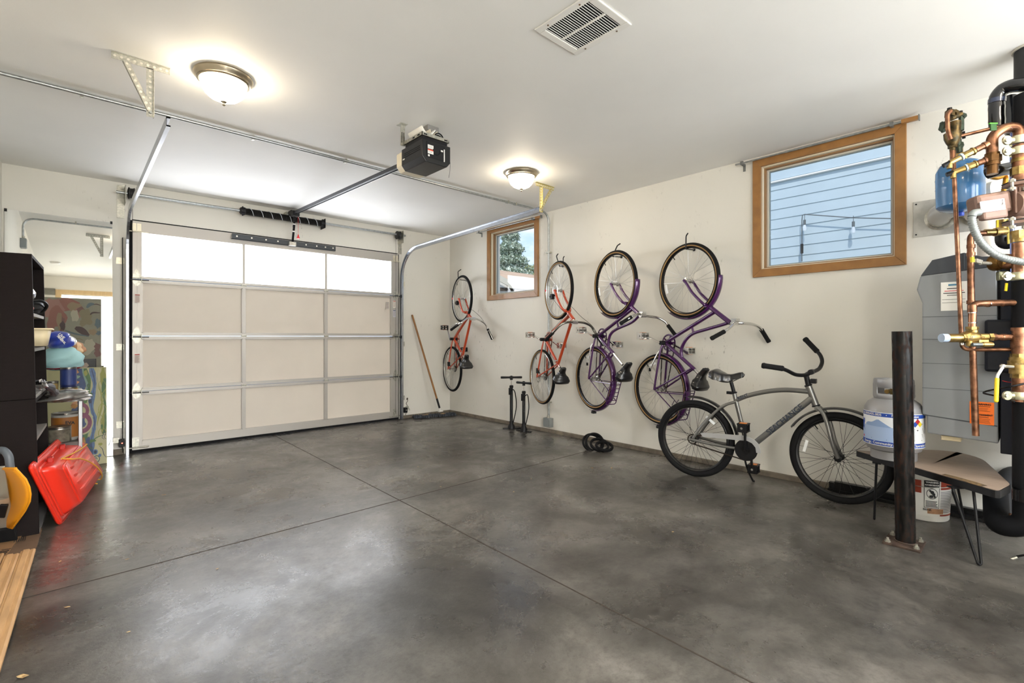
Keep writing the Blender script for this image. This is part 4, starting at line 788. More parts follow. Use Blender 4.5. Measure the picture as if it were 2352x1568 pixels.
# ------------------------------------------------------------------ grey cruiser on the floor
cp = math.radians(7.02)
r = bike_root('cruiser_bicycle', 'grey beach cruiser bicycle with fat black tyres leaning along the right wall', (3.560, 1.812), 7.02)
RH, FH, BB = (-.005, .2935), (.925, .2945), (.376, .268)
wheel(r, 'rear_wheel', RH, .2935, .024, M_brim, M_bspoke, hubm=M_black, refl=.9, nsp=36); 
wheel(r, 'front_wheel', FH, .2935, .024, M_brim, M_bspoke, hubm=M_black, refl=2.9, nsp=36, steer=.12)
st0, sj, sb = (.282, .665), (.296, .612), (.372, .285)
tubes(r, 'frame', [([(.752, .748), (.797, .618)], .021), ([(.775, .668), BB], .021), ([sj, (.383, .654), (.498, .690), (.60, .708), (.68, .711), (.758, .708)], .0165), ([st0, sb], .0150),
    ([(sj[0], sj[1]-.01, -.012), (.20, .555, -.032), (.08, .42, -.052), (RH[0]+.01, RH[1]+.01, -.062)], .0100), ([(sj[0], sj[1]-.01, .012), (.20, .555, .032), (.08, .42, .052), (RH[0]+.01, RH[1]+.01, .062)], .0100),
    ([(BB[0]-.02, BB[1], -.03), (.20, .272, -.045), (RH[0]-.015, RH[1], -.064)], .0105), ([(BB[0]-.02, BB[1], .03), (.20, .272, .045), (RH[0]-.015, RH[1], .064)], .0105), ([(BB[0], BB[1], -.034), (BB[0], BB[1], .034)], .024)], M_silverP)
fkm = []
for s_ in (-1, 1):
    fy = lambda q: q+.0
    fkm.append(([(.812, .607, s_*.03), (.845, .572, s_*.045-.005), (.872, .50, s_*.055-.012), (.895, .40, s_*.056-.018+(.0)), (.925, .302, s_*.056-.0)], .0125))
fkm.append(([(.800, .61, 0), (.808, .602, 0)], .019)); fkm.append(([(.808, .604, -.036), (.808, .604, .036)], .016)); tubes(r, 'fork', fkm, M_silverP)
b = MB(); b.ring((.797, 0, .618), (-.33, 0, .94), .020, .006, 20, 6); b.ring((.752, 0, .750), (-.33, 0, .94), .019, .006, 20, 6); b.build('headset', M_black, r, world=False)
saddle(r, (.352, .790), (.118, .786), (.0, 1), .10, .034); tubes(r, 'seat_post', [([st0, (.262, .742), (.258, .765)], .013)], M_black)
b = MB(); b.ring((st0[0], 0, st0[1]), (-.25, 0, .97), .016, .006, 20, 6); b.box((st0[0]-.05, -.012, st0[1]-.012), (st0[0]-.012, .012, st0[1]+.008)); b.build('seat_clamp', M_black, r, world=False)
tubes(r, 'stem', [([(.752, .752), (.740, .815)], .016), ([(.738, .800), (.742, .822), (.770, .838)], .014), ([(.77, .84, -.03), (.77, .84, .03)], .018)], M_black)
b = MB(); b.box((.765, -.022, .765), (.80, .022, .795)); b.build('head_bracket', M_black, r, world=False, bevel=.003)
bars(r, (.772, .840), [(.745, .822, -.05), (.70, .825, -.11), (.66, .855, -.18), (.628, .872, -.235), (.539, .887, -.28)], [(.785, .845, .05), (.800, .862, .12), (.805, .903, .18), (.788, .948, .215), (.751, .991, .235), (.690, 1.060, .255)], .0125, M_black, .125, M_rubber, .0175)
crank(r, BB, (.376, .438, -.11), (.387, .108, .11), .075, M_black, M_black, M_black, ny=-.050)
b = MB(); c = Vector((BB[0], -.051, BB[1])); b.lathe([(.060, -.002), (.066, -.002), (.066, .002), (.060, .002)], c, (0, 1, 0), 40); b.lathe([(.0, -.002), (.030, -.002), (.030, .002), (0, .002)], c, (0, 1, 0), 24)
for i in range(12): a = 2*PI*i/12; b.beam(c, c+Vector((math.cos(a), 0, math.sin(a)))*.062, .006, .003, (0, 1, 0))
b.build('sprocket_web', M_black, r, world=False)
chain(r, BB, RH, .074, .034, -.048)
b = MB(); poly = [(.058, .350), (.088, .358), (.36, .372), (.400, .366), (.437, .350), (.462, .325), (.475, .285), (.477, .262), (.446, .262), (.441, .298), (.418, .325), (.385, .338), (.340, .334), (.076, .324)]
b.prism(poly, (0, -.062, 0), (1, 0, 0), (0, 0, 1), (0, .003, 0)); b.build('chain_guard', mat('guard_silver', 'b9babb', .4, .5), r, world=False, smooth=False, bevel=.001)
arcstrip(r, 'rear_fender', RH, .325, 12, 98, .066, M_gloss); arcstrip(r, 'front_fender', FH, .325, 60, 148, .066, M_gloss)
tubes(r, 'kickstand', [([(.335, .235, .045), (.345, .12, .085), (.372, .012, .14), (.385, .006, .14)], .007)], M_black)
def along(p0, p1, s, size, name, n, m, f0=.5):
    A, B = Vector(L3(p0)), Vector(L3(p1)); A = WM[r] @ Vector((A.x, n, A.z)); B = WM[r] @ Vector((B.x, n, B.z)); d = (B-A).normalized(); nn = (WM[r].to_3x3() @ Vector((0, -1, 0))); text(s, size, A+(B-A)*f0, d, nn.cross(d), m, r, name, bold=.0006)
M_dec = mat('decal_navy', '26303e', .4)
along(BB, (.775, .668), 'SEACHANGE', .052, 'decal', -.0218, M_dec, .60); along((.302, .622), (.40, .668), 'KENT', .030, 'decal', -.0172, M_dec, .45)
# ================================================================== LEFT SIDE
# tall frameless mirror leaning on the front wall
b = MB(); b.add([(-.395, 5.655, .004), (.286, 5.655, .004), (.283, 5.690, 2.108), (-.395, 5.690, 2.112)], [(0, 1, 2, 3)]); ob = b.v[:]
b.add([(-.395, 5.661, .004), (.286, 5.661, .004), (.283, 5.696, 2.108), (-.395, 5.696, 2.112)], [(3, 2, 1, 0)]); b.k = 1
b.add(ob+[Vector((q.x, q.y+.006, q.z)) for q in ob], [(0, 4, 5, 1), (1, 5, 6, 2), (2, 6, 7, 3), (3, 7, 4, 0)])
tag(b.build('mirror', [mat('mirror_silver', 'eef0ee', .015, 1.0), mat('mirror_edge', '4b5a52', .3)], smooth=False), 'tall frameless mirror leaning against the wall left of the garage door', 'mirror')
for x in (-.388, .276):
    b = MB(); b.box((x-.008, 5.684, 2.095), (x+.008, 5.70, 2.118)); tag(b.build('mirror_clip', M_ink), 'small dark mirror clip at the top %s corner of the tall mirror' % ('left' if x < 0 else 'right'), 'clip')
# stacked bookcases
BM = Matrix.Translation((-.124, 3.68, 0)) @ Matrix.Rotation(math.radians(-2.4), 4, 'Z') @ Matrix.Rotation(math.radians(-1.1), 4, 'Y')
M_esp = mat('espresso_laminate', '1d1716', .7, spec=.12, var=.12, scale=18, stretch=(1, 1, 6)); M_espe = mat('espresso_edge', '3c2f2b', .45); M_shelfg = mat('shelf_grey', '8d8a86', .5)
def bookcase(label, z0, z1, shelves):
    t = thing('bookcase', label, 'bookcase', tuple(BM @ Vector((-.12, .33, z0))), group=None); W_, D_, q = .66, .25, .018
    def bx(nm, lo, hi, m): b = MB(); b.box(lo, hi, BM); return b.build(nm, m, t, smooth=False, bevel=.001)
    bx('side_panel', (-D_, 0, z0), (0, q, z1), M_esp); bx('side_panel', (-D_, W_-q, z0), (0, W_, z1), M_esp)
    bx('top_panel', (-D_, q, z1-q), (0, W_-q, z1), M_esp); bx('bottom_panel', (-D_, q, z0), (0, W_-q, z0+q), M_shelfg); bx('back_panel', (-D_, q, z0+q), (-D_+.004, W_-q, z1-q), M_esp)
    for s_ in shelves: bx('shelf', (-D_+.004, q, s_-q), (-.004, W_-q, s_), M_shelfg)
    return t
bookcase('dark brown bookcase, lower one of the stack, standing on the floor behind the red sled', 0, .738, (.30, .52)); bookcase('dark brown bookcase stacked on top of the lower one, holding the cream tub', .740, 1.522, (1.012, 1.205))
def loft(rects, m, name, parent=None, **k):
    """stack of closed loops"""
    b = MB(); n = len(rects[0]); 
    for i in range(len(rects)-1): b.add(list(rects[i])+list(rects[i+1]), [(q, (q+1) % n, n+(q+1) % n, n+q) for q in range(n)])
    return b
def rrect(x0, x1, y0, y1, r, z, n=4):
    o = []
    for cx, cy, a0 in ((x1-r, y1-r, 0), (x0+r, y1-r, 90), (x0+r, y0+r, 180), (x1-r, y0+r, 270)):
        for i in range(n+1): a = math.radians(a0+90*i/n); o.append(Vector((cx+r*math.cos(a), cy+r*math.sin(a), z)))
    return o
L_ = [rrect(-.29, -.10, 3.80, 4.12, .03, 1.024), rrect(-.30, -.085, 3.78, 4.14, .035, 1.118), rrect(-.31, -.074, 3.77, 4.15, .04, 1.122), rrect(-.31, -.074, 3.77, 4.15, .04, 1.114)]
b = loft(L_, None, ''); b.add(L_[0], [tuple(range(len(L_[0])-1, -1, -1))]); tag(b.build('plastic_tub', M_cream, solid=.003), 'cream plastic wash tub on the middle shelf of the upper bookcase', 'tub')
def crumple(name, label, cat, c, sz, mats, seed, jit=.12, sq=1.0, stripe=None):
    rr = random.Random(seed); b = MB(); n, m = 28, 18; vs = []; c = Vector(c)
    fr_ = [(rr.uniform(1, 4), rr.uniform(1, 4), rr.uniform(0, 6)) for _ in range(7)]
    for i in range(m+1):
        t_ = PI*i/m
        for k in range(n):
            a = 2*PI*k/n; q = 1+sum(math.sin(f0*a*1.0//1*0+round(f0)*a+f1*2*t_+f2) for f0, f1, f2 in fr_)*jit/3+rr.uniform(-1, 1)*jit*.25
            x = math.sin(t_)*math.cos(a)*q; y = math.sin(t_)*math.sin(a)*q; z = math.cos(t_)*(1+rr.uniform(-1, 1)*jit*.2)
            z = max(z, -sq); vs.append(c+Vector((x*sz[0], y*sz[1], z*sz[2])))
    o = len(b.v); b.v += vs
    for i in range(m):
        for k in range(n):
            b.f.append([i*n+k, (i+1)*n+k, (i+1)*n+(k+1) % n, i*n+(k+1) % n]); b.m.append(stripe(i/m, k/n) if stripe else 0)
    return tag(b.build(name, mats, angle=180), label, cat)
M_bag = mat('bag_blue', '2b3f9e', .3, coat=.3, bump=.9, scale=16); M_bagw = mat('bag_clear', 'dcdde0', .25, coat=.4); M_cyan = mat('bag_aqua', '9cc4c6', .75, bump=1.0, scale=7)
crumple('shelf_unit_bag', 'pale aqua cloth bag with dark red piping on top of the steel shelf unit', 'bag', (-0.041, 4.663, 0.919), (.118, .14, .092), [M_cyan, mat('piping_red', '8e1626', .6)], 4, .10, .85, lambda u, v: 1 if u > .68 and u < .73 else 0)
bb_ = crumple('ice_bag', 'blue and clear plastic ice bag with white lettering resting on the aqua bag', 'bag', (-0.060, 4.599, 1.051), (.085, .10, .062), [M_bagw, M_bag, M_white], 9, .16, .9, lambda u, v: (1 if .50 < v < .93 and u < .78 else 0))
for s_, dx, dz in (('LIVE', .0, .018), ('MINERAL', .0, -.006)): text(s_, .024 if s_ == 'LIVE' else .017, Vector((-0.043, 4.421, 1.061))+Vector((dx, 0, dz)), Vector((.55, -.35, -.75)), Vector((.75, -.1, .65)), M_white, bb_, 'lettering', bold=.0008)
crumple('paper_bag', 'crumpled brown paper bag behind the aqua bag', 'bag', (0.026, 4.872, 0.984), (.06, .07, .055), [mat('brown_paper', 'a87a58', .8), mat('brown_paper_light', 'd8b893', .8)], 12, .22, .9, lambda u, v: int(v*9) % 2)
def gearbag(name, label, cat, c, sz, m, seed, j=.1): return crumple(name, label, cat, c, sz, m, seed, j)
h = crumple('bike_helmet', 'dark helmet with pale blue streaks on the top shelf of the upper bookcase', 'helmet', (-.222, 3.98, 1.32), (.075, .10, .065), [mat('helmet_dark', '1b1d24', .25, coat=.5), mat('helmet_pale', '8f96b4', .3)], 5, .03, .5, lambda u, v: 1 if (int(v*20) % 6 == 0 and .2 < u < .55) else 0)
h = crumple('camera_bag', 'black padded gear bag with straps bulging out of the upper bookcase', 'bag', (-.195, 4.12, 1.255), (.078, .10, .048), [M_black, mat('bag_grey', '55555c', .5)], 6, .14, .9, lambda u, v: 1 if int(v*20) % 7 == 0 else 0)
b = MB(); b.tube(crv([(-.20, 4.02, 1.28), (-.13, 4.05, 1.29), (-.105, 4.10, 1.262), (-.14, 4.14, 1.22), (-.20, 4.1, 1.235)], 6), .009, 8); b.build('strap', M_black, h)
b = MB(); b.lathe([(0, -.016), (.014, -.014), (.017, 0), (.014, .014), (.008, .02), (0, .022)], (-.172, 3.93, 1.235), (.4, -.7, .5), 16); tag(b.build('red_bottle', mat('cap_red', 'b8382c', .35)), 'small red capped bottle in front of the black gear bag', 'bottle')
b = MB(); b.box((-.235, 3.86, 1.014), (-.165, 3.94, 1.175)); b.k = 1; b.box((-.236, 3.859, 1.014), (-.164, 3.941, 1.10)); tag(b.build('carton', [M_white, mat('carton_red', '8c2f26', .6)], bevel=.001), 'small white and dark red carton behind the cream tub', 'carton')
# steel shelf unit with paint tins
SX0, SX1, SY0, SY1 = -.36, .052, 4.42, 4.76
t = thing('shelf_unit', 'low grey steel shelf unit of paint tins between the bookcase and the canvases', 'shelf unit', (-.15, 4.6, 0))
for x in (SX0, SX1):
    for y in (SY0, SY1):
        b = MB(); b.beam((x, y, 0), (x, y, .70), .022, .022, (0, 1, 0)); b.build('post', mat('post_grey', '8e8f92', .35, .7), t, bevel=.003)
for z in (.17, .365, .675):
    b = MB(); b.box((SX0, SY0, z-.022), (SX1, SY1, z-.016)); b.box((SX0, SY0-.002, z-.03), (SX1, SY0+.002, z)); b.box((SX1-.002, SY0, z-.03), (SX1+.002, SY1, z)); b.build('shelf', mat('shelf_dark', '4a4744', .45, .4), t, smooth=False)
def tin(x, y, z, r, h, label, body, lidm, lab_=None, txt=None):
    t = thing('paint_tin', label, 'paint tin', (x, y, z)); b = MB(); b.lathe([(r*.98, 0), (r, .003), (r, h-.006), (r*.97, h-.002)], (x, y, z), (0, 0, 1), 28); b.build('can_body', body, t)
    b = MB(); b.lathe([(0, h-.005), (r*.8, h-.005), (r*.86, h), (r*1.01, h+.001), (r*1.015, h-.006), (r*1.0, h-.01)], (x, y, z), (0, 0, 1), 28); b.build('lid', lidm, t)
    if lab_:
        b = MB(); rows = []
        for i in range(13): a = math.radians(-175+150*i/12); rows.append([Vector((x+(r+.0008)*math.cos(a), y+(r+.0008)*math.sin(a), z+h*.12)), Vector((x+(r+.0008)*math.cos(a), y+(r+.0008)*math.sin(a), z+h*.86))])
        b.sheet(rows); b.build('can_label', lab_, t)
    return t
M_tin = mat('tin_plate', '7d7a72', .3, .9)
tin(-.088, 4.50, .675, .030, .10, 'dark tin with a gold label on the top level of the shelf unit', mat('tin_dark', '201c17', .4), M_tin, mat('label_gold', '877345', .4, .3))
tin(-.008, 4.56, .728, .043, .135, 'navy blue paint tin with a wire handle standing on the yellow tin', mat('tin_navy', '152251', .4), M_tin, mat('label_navy', '1f3067', .5))
tin(-.006, 4.55, .675, .046, .052, 'short yellow paint tin under the navy tin', mat('tin_yellow', 'a07714', .5), M_tin)
tin(-.055, 4.52, .35, .062, .115, 'old metal paint tin with a smeared paper label on the middle shelf', M_tin, M_tin, mat('label_dirty', '696354', .7, var=.5, scale=40)); 
o = tin(-.20, 4.50, .35, .055, .105, 'second metal paint tin at the back left of the middle shelf', M_tin, M_tin)
t = tin(-.02, 4.66, .35, .078, .19, 'large white paint tin with an orange brown label on the middle shelf', mat('tin_white', '94918b', .5), M_tin, mat('label_ochre', '885316', .55)); text('EVA', .028, (.0, 4.578, .475), (1, 0, -.12), (0, 0, 1), M_ink, t, 'lettering', bold=.0008)
b = MB(); b.box((-.12, 4.45, .155), (.0, 4.60, .30)); ob = tag(b.build('black_carton', mat('carton_black', '1c1a19', .5), bevel=.002), 'black carton with pale lettering on the lowest shelf', 'carton'); text('ine', .04, (-.07, 4.448, .255), (1, 0, 0), (0, 0, 1), mat('pale_print', '8d8a84', .6), ob, 'lettering')
b = MB(); b.box((.004, 4.46, .155), (.046, 4.62, .32)); b.k = 1; b.box((.010, 4.459, .20), (.04, 4.46, .30)); tag(b.build('white_carton', [mat('carton_pale', 'bdbdb8', .6), mat('carton_print', '8a8d90', .7)], bevel=.002), 'pale printed carton beside the black carton on the lowest shelf', 'carton')
crumple('plastic_bag', 'silvery grey plastic bag draped over the edge of the top steel shelf', 'bag', (-0.019, 4.373, 0.682), (.13, .10, .042), [mat('bag_silver', '8d8a86', .25, .3, var=.5, scale=14, coat=.3), mat('bag_pale', 'd6d0cd', .35)], 21, .42, .9, lambda u, v: 1 if v < .12 or v > .9 else 0)
b = MB(); b.tube(crv([(-.22, 3.95, .80), (-.15, 3.98, .80), (-.095, 4.05, .775), (-.075, 4.18, .73), (-.07, 4.32, .70)], 6), [.02, .024, .022, .018, .014, .012]*4+[.012], 8); tag(b.build('grey_hose', mat('hose_grey', '56565a', .5)), 'dark grey fabric strap trailing out of the bookcase under the silvery bag', 'strap')
b = MB(); b.ball((-.118, 3.83, .805), .026, 12, jit=.25); tag(b.build('foil_ball', mat('foil', 'c8c8cc', .2, 1.0), smooth=False), 'crumpled clear foil on the floor of the upper bookcase', 'foil')

# ------------------------------------------------------------------ canvases
def blob(cx, cy, rx, ry, n=18, seed=0, w_=.18):
    rr = random.Random(seed); ph = rr.random()*6; k = rr.choice((3, 4, 5)); return [(cx+rx*math.cos(2*PI*i/n)*(1+w_*math.sin(k*2*PI*i/n+ph)), cy+ry*math.sin(2*PI*i/n)*(1+w_*math.cos(k*2*PI*i/n+ph))) for i in range(n)]
def canvas(name, label, cat, bl, br, tl, th, basem, shapes, mats, edge=None):
    """bl br tl: corners of the painted face; shapes: (material index, polygon in metres)"""
    bl, br, tl = Vector(bl), Vector(br), Vector(tl); u = (br-bl).normalized(); v = (tl-bl).normalized(); nrm = u.cross(v); W_, H_ = (br-bl).length, (tl-bl).length
    b = MB(); b.prism([(0, 0), (W_, 0), (W_, H_), (0, H_)], bl, u, v, -nrm*th); k = 0
    for i, (mi, poly) in enumerate(shapes):
        b.k = mi; poly = [(min(max(p[0], 0), W_), min(max(p[1], 0), H_)) for p in poly]; o_ = bl+nrm*(.0004+.00012*i); b.add([o_+u*p[0]+v*p[1] for p in poly], [tuple(range(len(poly)))])
    return tag(b.build(name, [basem]+mats, smooth=False), label, cat)
fm = [mat('oil_rust', '71483c', .6), mat('oil_mauve', '5b3f39', .6), mat('oil_ochre', '73634a', .6), mat('oil_dark', '372723', .6), mat('oil_teal', '465558', .6), mat('oil_cream', '8b8875', .6), mat('oil_olive', '686148', .6), mat('oil_pink', '7c5a4e', .6)]
H = 1.408; F = []
def pt(u_, v_): return ((u_-105)*.00277+.225, H-(v_-684)*4.22/1114)
for mi, u_, v_, rx, ry, sd in ((1, 155, 700, 24, 16, 1), (3, 170, 706, 16, 12, 2), (8, 122, 712, 22, 26, 3), (1, 130, 730, 20, 24, 4), (2, 140, 744, 8, 18, 5), (3, 135, 736, 6, 20, 6), (8, 176, 720, 8, 12, 7), (2, 184, 712, 9, 8, 8), (7, 195, 722, 14, 14, 9), (7, 200, 736, 11, 10, 10), (7, 188, 742, 7, 8, 11), (5, 225, 742, 8, 11, 12), (5, 226, 764, 7, 5, 13), (3, 212, 762, 10, 7, 14), (2, 222, 797, 9, 10, 15), (2, 224, 812, 8, 8, 16), (6, 170, 725, 9, 14, 17), (6, 205, 790, 12, 12, 18), (1, 116, 745, 8, 22, 19), (4, 142, 748, 6, 10, 20), (6, 195, 800, 20, 14, 21)):
    c = pt(u_, v_); F.append((mi, blob(c[0], c[1], rx*.00277, ry*4.22/1114, seed=sd)))
def strk(mi, pts, w_=.008):
    P = [Vector((q[0], q[1], 0)) for q in pts]; P = crv(P, 4); a = []; c = []
    for i, p in enumerate(P):
        d = (P[min(i+1, len(P)-1)]-P[max(i-1, 0)]).normalized(); n_ = Vector((-d.y, d.x, 0))*w_*(.3+.7*math.sin(PI*(i+.5)/len(P))); a.append((p+n_)[:2]); c.append((p-n_)[:2])
    return (mi, a+c[::-1])
F += [strk(4, [pt(171, 752), pt(185, 758), pt(202, 771)], .026), strk(5, [pt(147, 758), pt(170, 766), pt(203, 772)], .007), strk(5, [pt(198, 706), pt(206, 698), pt(216, 697)], .014), strk(4, [pt(206, 722), pt(213, 717), pt(230, 717)], .007), strk(4, [pt(214, 698), pt(222, 697), pt(232, 700)], .004), strk(7, [pt(165, 780), pt(178, 777), pt(190, 781)], .005)]
canvas('floral_canvas', 'large faded floral painting in rust and sage leaning in front of the mirror', 'painting', (-.375, 5.555, .005), (.205, 5.555, .005), (-.375, 5.635, 1.408), .022, mat('oil_sage', '727060', .6, var=.15, scale=6), F, fm)
canvas('dark_picture', 'small dark framed picture with a pale wing shape leaning in front of the floral painting', 'picture', (-.20, 5.50, .30), (.168, 5.50, .30), (-.20, 5.54, .885), .02, mat('slate_paint', '3d3e3e', .6, var=.3, scale=12),
    [(1, [(.18, .50), (.20, .56), (.235, .545), (.255, .565), (.275, .545), (.305, .555), (.32, .53), (.30, .505), (.31, .475), (.295, .44), (.20, .44), (.205, .475), (.185, .48)]), (2, [(.0, .0), (.368, 0), (.368, .586), (.362, .586), (.362, .006), (0, .006)])], [mat('taupe_paint', '8b7c6e', .6), M_ink])
b = MB(); b.prism([(0, 0), (.50, 0), (.50, .655), (0, .655)], (-.27, 5.475, .0), (1, 0, 0), (0, .055, 1), (0, .008, 0)); tag(b.build('brown_board', mat('board_brown', '5e3526', .6), smooth=False), 'thin reddish brown board standing just behind the colourful canvas', 'board')
cm = [mat('acr_blue', '203863', .5, var=.3, scale=30), mat('acr_ltblue', '466388', .5, var=.3, scale=40), mat('acr_green', '385d22', .5, var=.3, scale=30), mat('acr_lime', '787a2c', .5), mat('acr_cream', '9e9974', .5), mat('acr_mag', '6c2446', .5, var=.3, scale=60), mat('acr_orange', '996620', .5, var=.4, scale=40), mat('acr_peach', 'a3714c', .5, var=.2, scale=50), mat('acr_teal', '637d71', .5), mat('acr_red', '73221a', .5), mat('acr_navy', '111d39', .5)]
F = []
def wav(mi, x, w_, amp, per, ph, z0=0., z1=.81, n=26, dx=0.):
    a = []; c = []
    for i in range(n+1):
        z = z0+(z1-z0)*i/n; s_ = x+dx*i/n+amp*math.sin(2*PI*z/per+ph); ww = w_*(.75+.25*math.sin(2*PI*z/per*1.7+ph*2)); a.append((s_-ww, z)); c.append((s_+ww, z))
    return (mi, a+c[::-1])
F += [wav(1, .31, .07, .012, .4, 1), wav(9, .36, .028, .020, .35, 2), wav(3, .375, .022, .02, .3, 0), wav(2, .425, .030, .016, .33, 1.2), wav(1, .425, .006, .016, .33, 1.2), wav(4, .515, .045, .014, .5, 0), wav(5, .505, .016, .024, .42, 0, .12), wav(3, .535, .020, .014, .4, 1.5, .2, .72), wav(5, .475, .005, .02, .42, 0, .2), wav(4, .52, .004, .028, .2, 0, .15), wav(4, .50, .004, .028, .2, 3, .15)]
for i in range(7): F.append((8 if i % 2 == 0 else 9, blob(.265+.01*(i % 2), .785-.045*i, .035, .017, seed=30+i))); 
for i in range(5): F.append((10 if i % 2 else 7, blob(.27, .60-.03*i, .032, .009, seed=40+i)))
def arcb(mi, cx, cy, R0, R1, a0, a1, n=18, sx_=1.0): 
    o_ = [(cx+R1*sx_*math.cos(math.radians(a0+(a1-a0)*i/n)), cy+R1*math.sin(math.radians(a0+(a1-a0)*i/n))) for i in range(n+1)]; return (mi, o_+[(cx+R0*sx_*math.cos(math.radians(a1-(a1-a0)*i/n)), cy+R0*math.sin(math.radians(a1-(a1-a0)*i/n))) for i in range(n+1)])
F += [(5, blob(.32, .40, .09, .12, seed=3)), (1, blob(.30, .36, .06, .05, seed=5)), (1, blob(.29, .46, .05, .04, seed=6)), arcb(5, .33, .355, .085, .098, -95, 100), arcb(6, .33, .355, .048, .085, -95, 100), arcb(6, .325, .455, .035, .066, -80, 130), arcb(6, .295, .52, .030, .045, 0, 150), (7, blob(.26, .34, .03, .02, seed=7)), (7, blob(.27, .43, .03, .015, seed=8)), (7, blob(.26, .50, .03, .02, seed=18))]
F += [(5, [(.42, 0), (.55, 0), (.55, .26), (.49, .24), (.45, .20), (.43, .12)]), (1, [(.36, 0), (.43, 0), (.42, .10), (.39, .24), (.36, .22)]), (9, [(.34, 0), (.36, 0), (.37, .12), (.38, .18), (.35, .12)]), (7, blob(.315, .17, .055, .07, seed=9)), (10, blob(.30, .20, .03, .03, seed=10)), (10, blob(.335, .14, .015, .05, seed=11)), (3, blob(.42, .20, .03, .012, seed=12)), strk(3, [(.30, .17), (.37, .165), (.45, .22), (.54, .245)], .004), strk(3, [(.30, .20), (.36, .17), (.42, .13)], .005), (2, blob(.445, .105, .022, .022, seed=2, w_=.02)), (11, blob(.445, .105, .013, .013, seed=2, w_=.02)), arcb(11, .455, .045, .024, .030, -160, 150), arcb(11, .45, .045, .008, .013, 0, 230), (2, blob(.485, .072, .014, .014, seed=2, w_=.02)),
      strk(11, [(.50, .27), (.52, .25), (.505, .22), (.53, .20)], .0025), strk(11, [(.52, .28), (.54, .25), (.525, .22), (.548, .20)], .0025), strk(11, [(.48, .15), (.51, .12), (.52, .08), (.54, .05)], .003), (4, blob(.49, .165, .02, .012, seed=13)), (3, blob(.505, .31, .010, .022, seed=14)), (11, blob(.385, .66, .012, .02, seed=15)), (3, blob(.385, .66, .009, .015, seed=15)), (4, blob(.36, .77, .016, .026, seed=16)), (11, blob(.40, .53, .014, .018, seed=17)), (3, blob(.41, .585, .012, .018, seed=19))]
F = [(mi, [(.353+(q[0]-.27)*.71, q[1]) for q in pl]) for mi, pl in F]
canvas('abstract_canvas', 'bright swirling abstract canvas in blue, green and magenta standing on the floor by the mirror', 'painting', (-.320, 5.365, .003), (.232, 5.365, .003), (-.320, 5.455, .815), .018, mat('acr_ground', '949169', .5), F, cm)

# ------------------------------------------------------------------ red sled
A, B_, Cc, D_ = Vector((-.150, 3.60, .385)), Vector((-.045, 3.80, .012)), Vector((.128, 4.80, .012)), Vector((-.035, 4.70, .365))
def bil(s_, t_): return (A*(1-s_)+D_*s_)*(1-t_)+(B_*(1-s_)+Cc*s_)*t_
nn = (D_-A).cross(B_-A).normalized(); nn = nn if nn.x > 0 else -nn
def loop(i0, i1, j0, j1, h, r=.10, n=5):
    o_ = []
    r = .045
    for cx, cy, a0 in ((1-i1-r, 1-j1-r*1.6, 0), (i0+r, 1-j1-r*1.6, 90), (i0+r, j0+r*1.6, 180), (1-i1-r, j0+r*1.6, 270)):
        for i in range(n+1): a = math.radians(a0+90*i/n); o_.append(bil(cx+r*math.cos(a), cy+r*1.6*math.sin(a))+nn*h)
    return o_
t = thing('sled', 'red plastic sled standing on its long edge against the bookcase', 'sled', (0, 4.2, 0))
Ls = [loop(-.01, -.01, -.03, -.03, -.012), loop(-.02, -.02, -.05, -.05, 0), loop(-.01, -.01, -.03, -.03, .008), loop(.02, .02, .05, .05, .012), loop(.03, .03, .07, .06, .022), loop(.095, .10, .15, .13, .088), loop(.11, .115, .17, .15, .098)]
b = loft(Ls, None, ''); b.add(Ls[-1], [tuple(range(len(Ls[-1])))]); M_sled = mat('sled_red', 'e8321e', .33, coat=.3, spec=.5); b.build('sled_shell', M_sled, t, solid=.004, angle=35)
for j0 in (.24, .38, .52, .66):
    b = MB(); rows = []
    for i in range(13):
        s_ = .17+.64*i/12; e_ = min(1, i/1.0, (12-i)/1.0); rows.append([bil(s_, j0+q)+nn*(.097+hh*e_) for q, hh in ((-.008, 0), (.012, .012), (.05, .012), (.075, 0))])
    b.sheet(rows); b.build('ridge', M_sled, t, angle=30)
for s_, j0 in ((.22, .06), (.62, .06)):
    b = MB(); p = bil(s_, j0)+nn*.035; b.box(p-Vector((.014, .03, .018)), p+Vector((.014, .03, .018))); b.build('handle_slot', mat('sled_shadow', 'b51e12', .5), t, bevel=.006)
b = MB(); P = [bil(.25, .10)+nn*.075, bil(.30, .18)+nn*.110, bil(.42, .26)+nn*.118, bil(.60, .45)+nn*.118, bil(.72, .66)+nn*.116, bil(.80, .86)+nn*.10, bil(.90, 1.0)+nn*.06, (0.144, 4.671, 0.027), (0.123, 4.622, 0.023), bil(.80, 1.02)+nn*.05]; b.tube(crv(P, 6), .0042, 8)
P = [bil(.25, .10)+nn*.075, bil(.45, .14)+nn*.106, bil(.66, .18)+nn*.114, bil(.88, .22)+nn*.106, bil(1.01, .34)+nn*.05, bil(1.04, .55)+nn*.01]; b.tube(crv(P, 6), .0042, 8); b.build('pull_rope', mat('rope_yellow', 'e0a53a', .7), t)
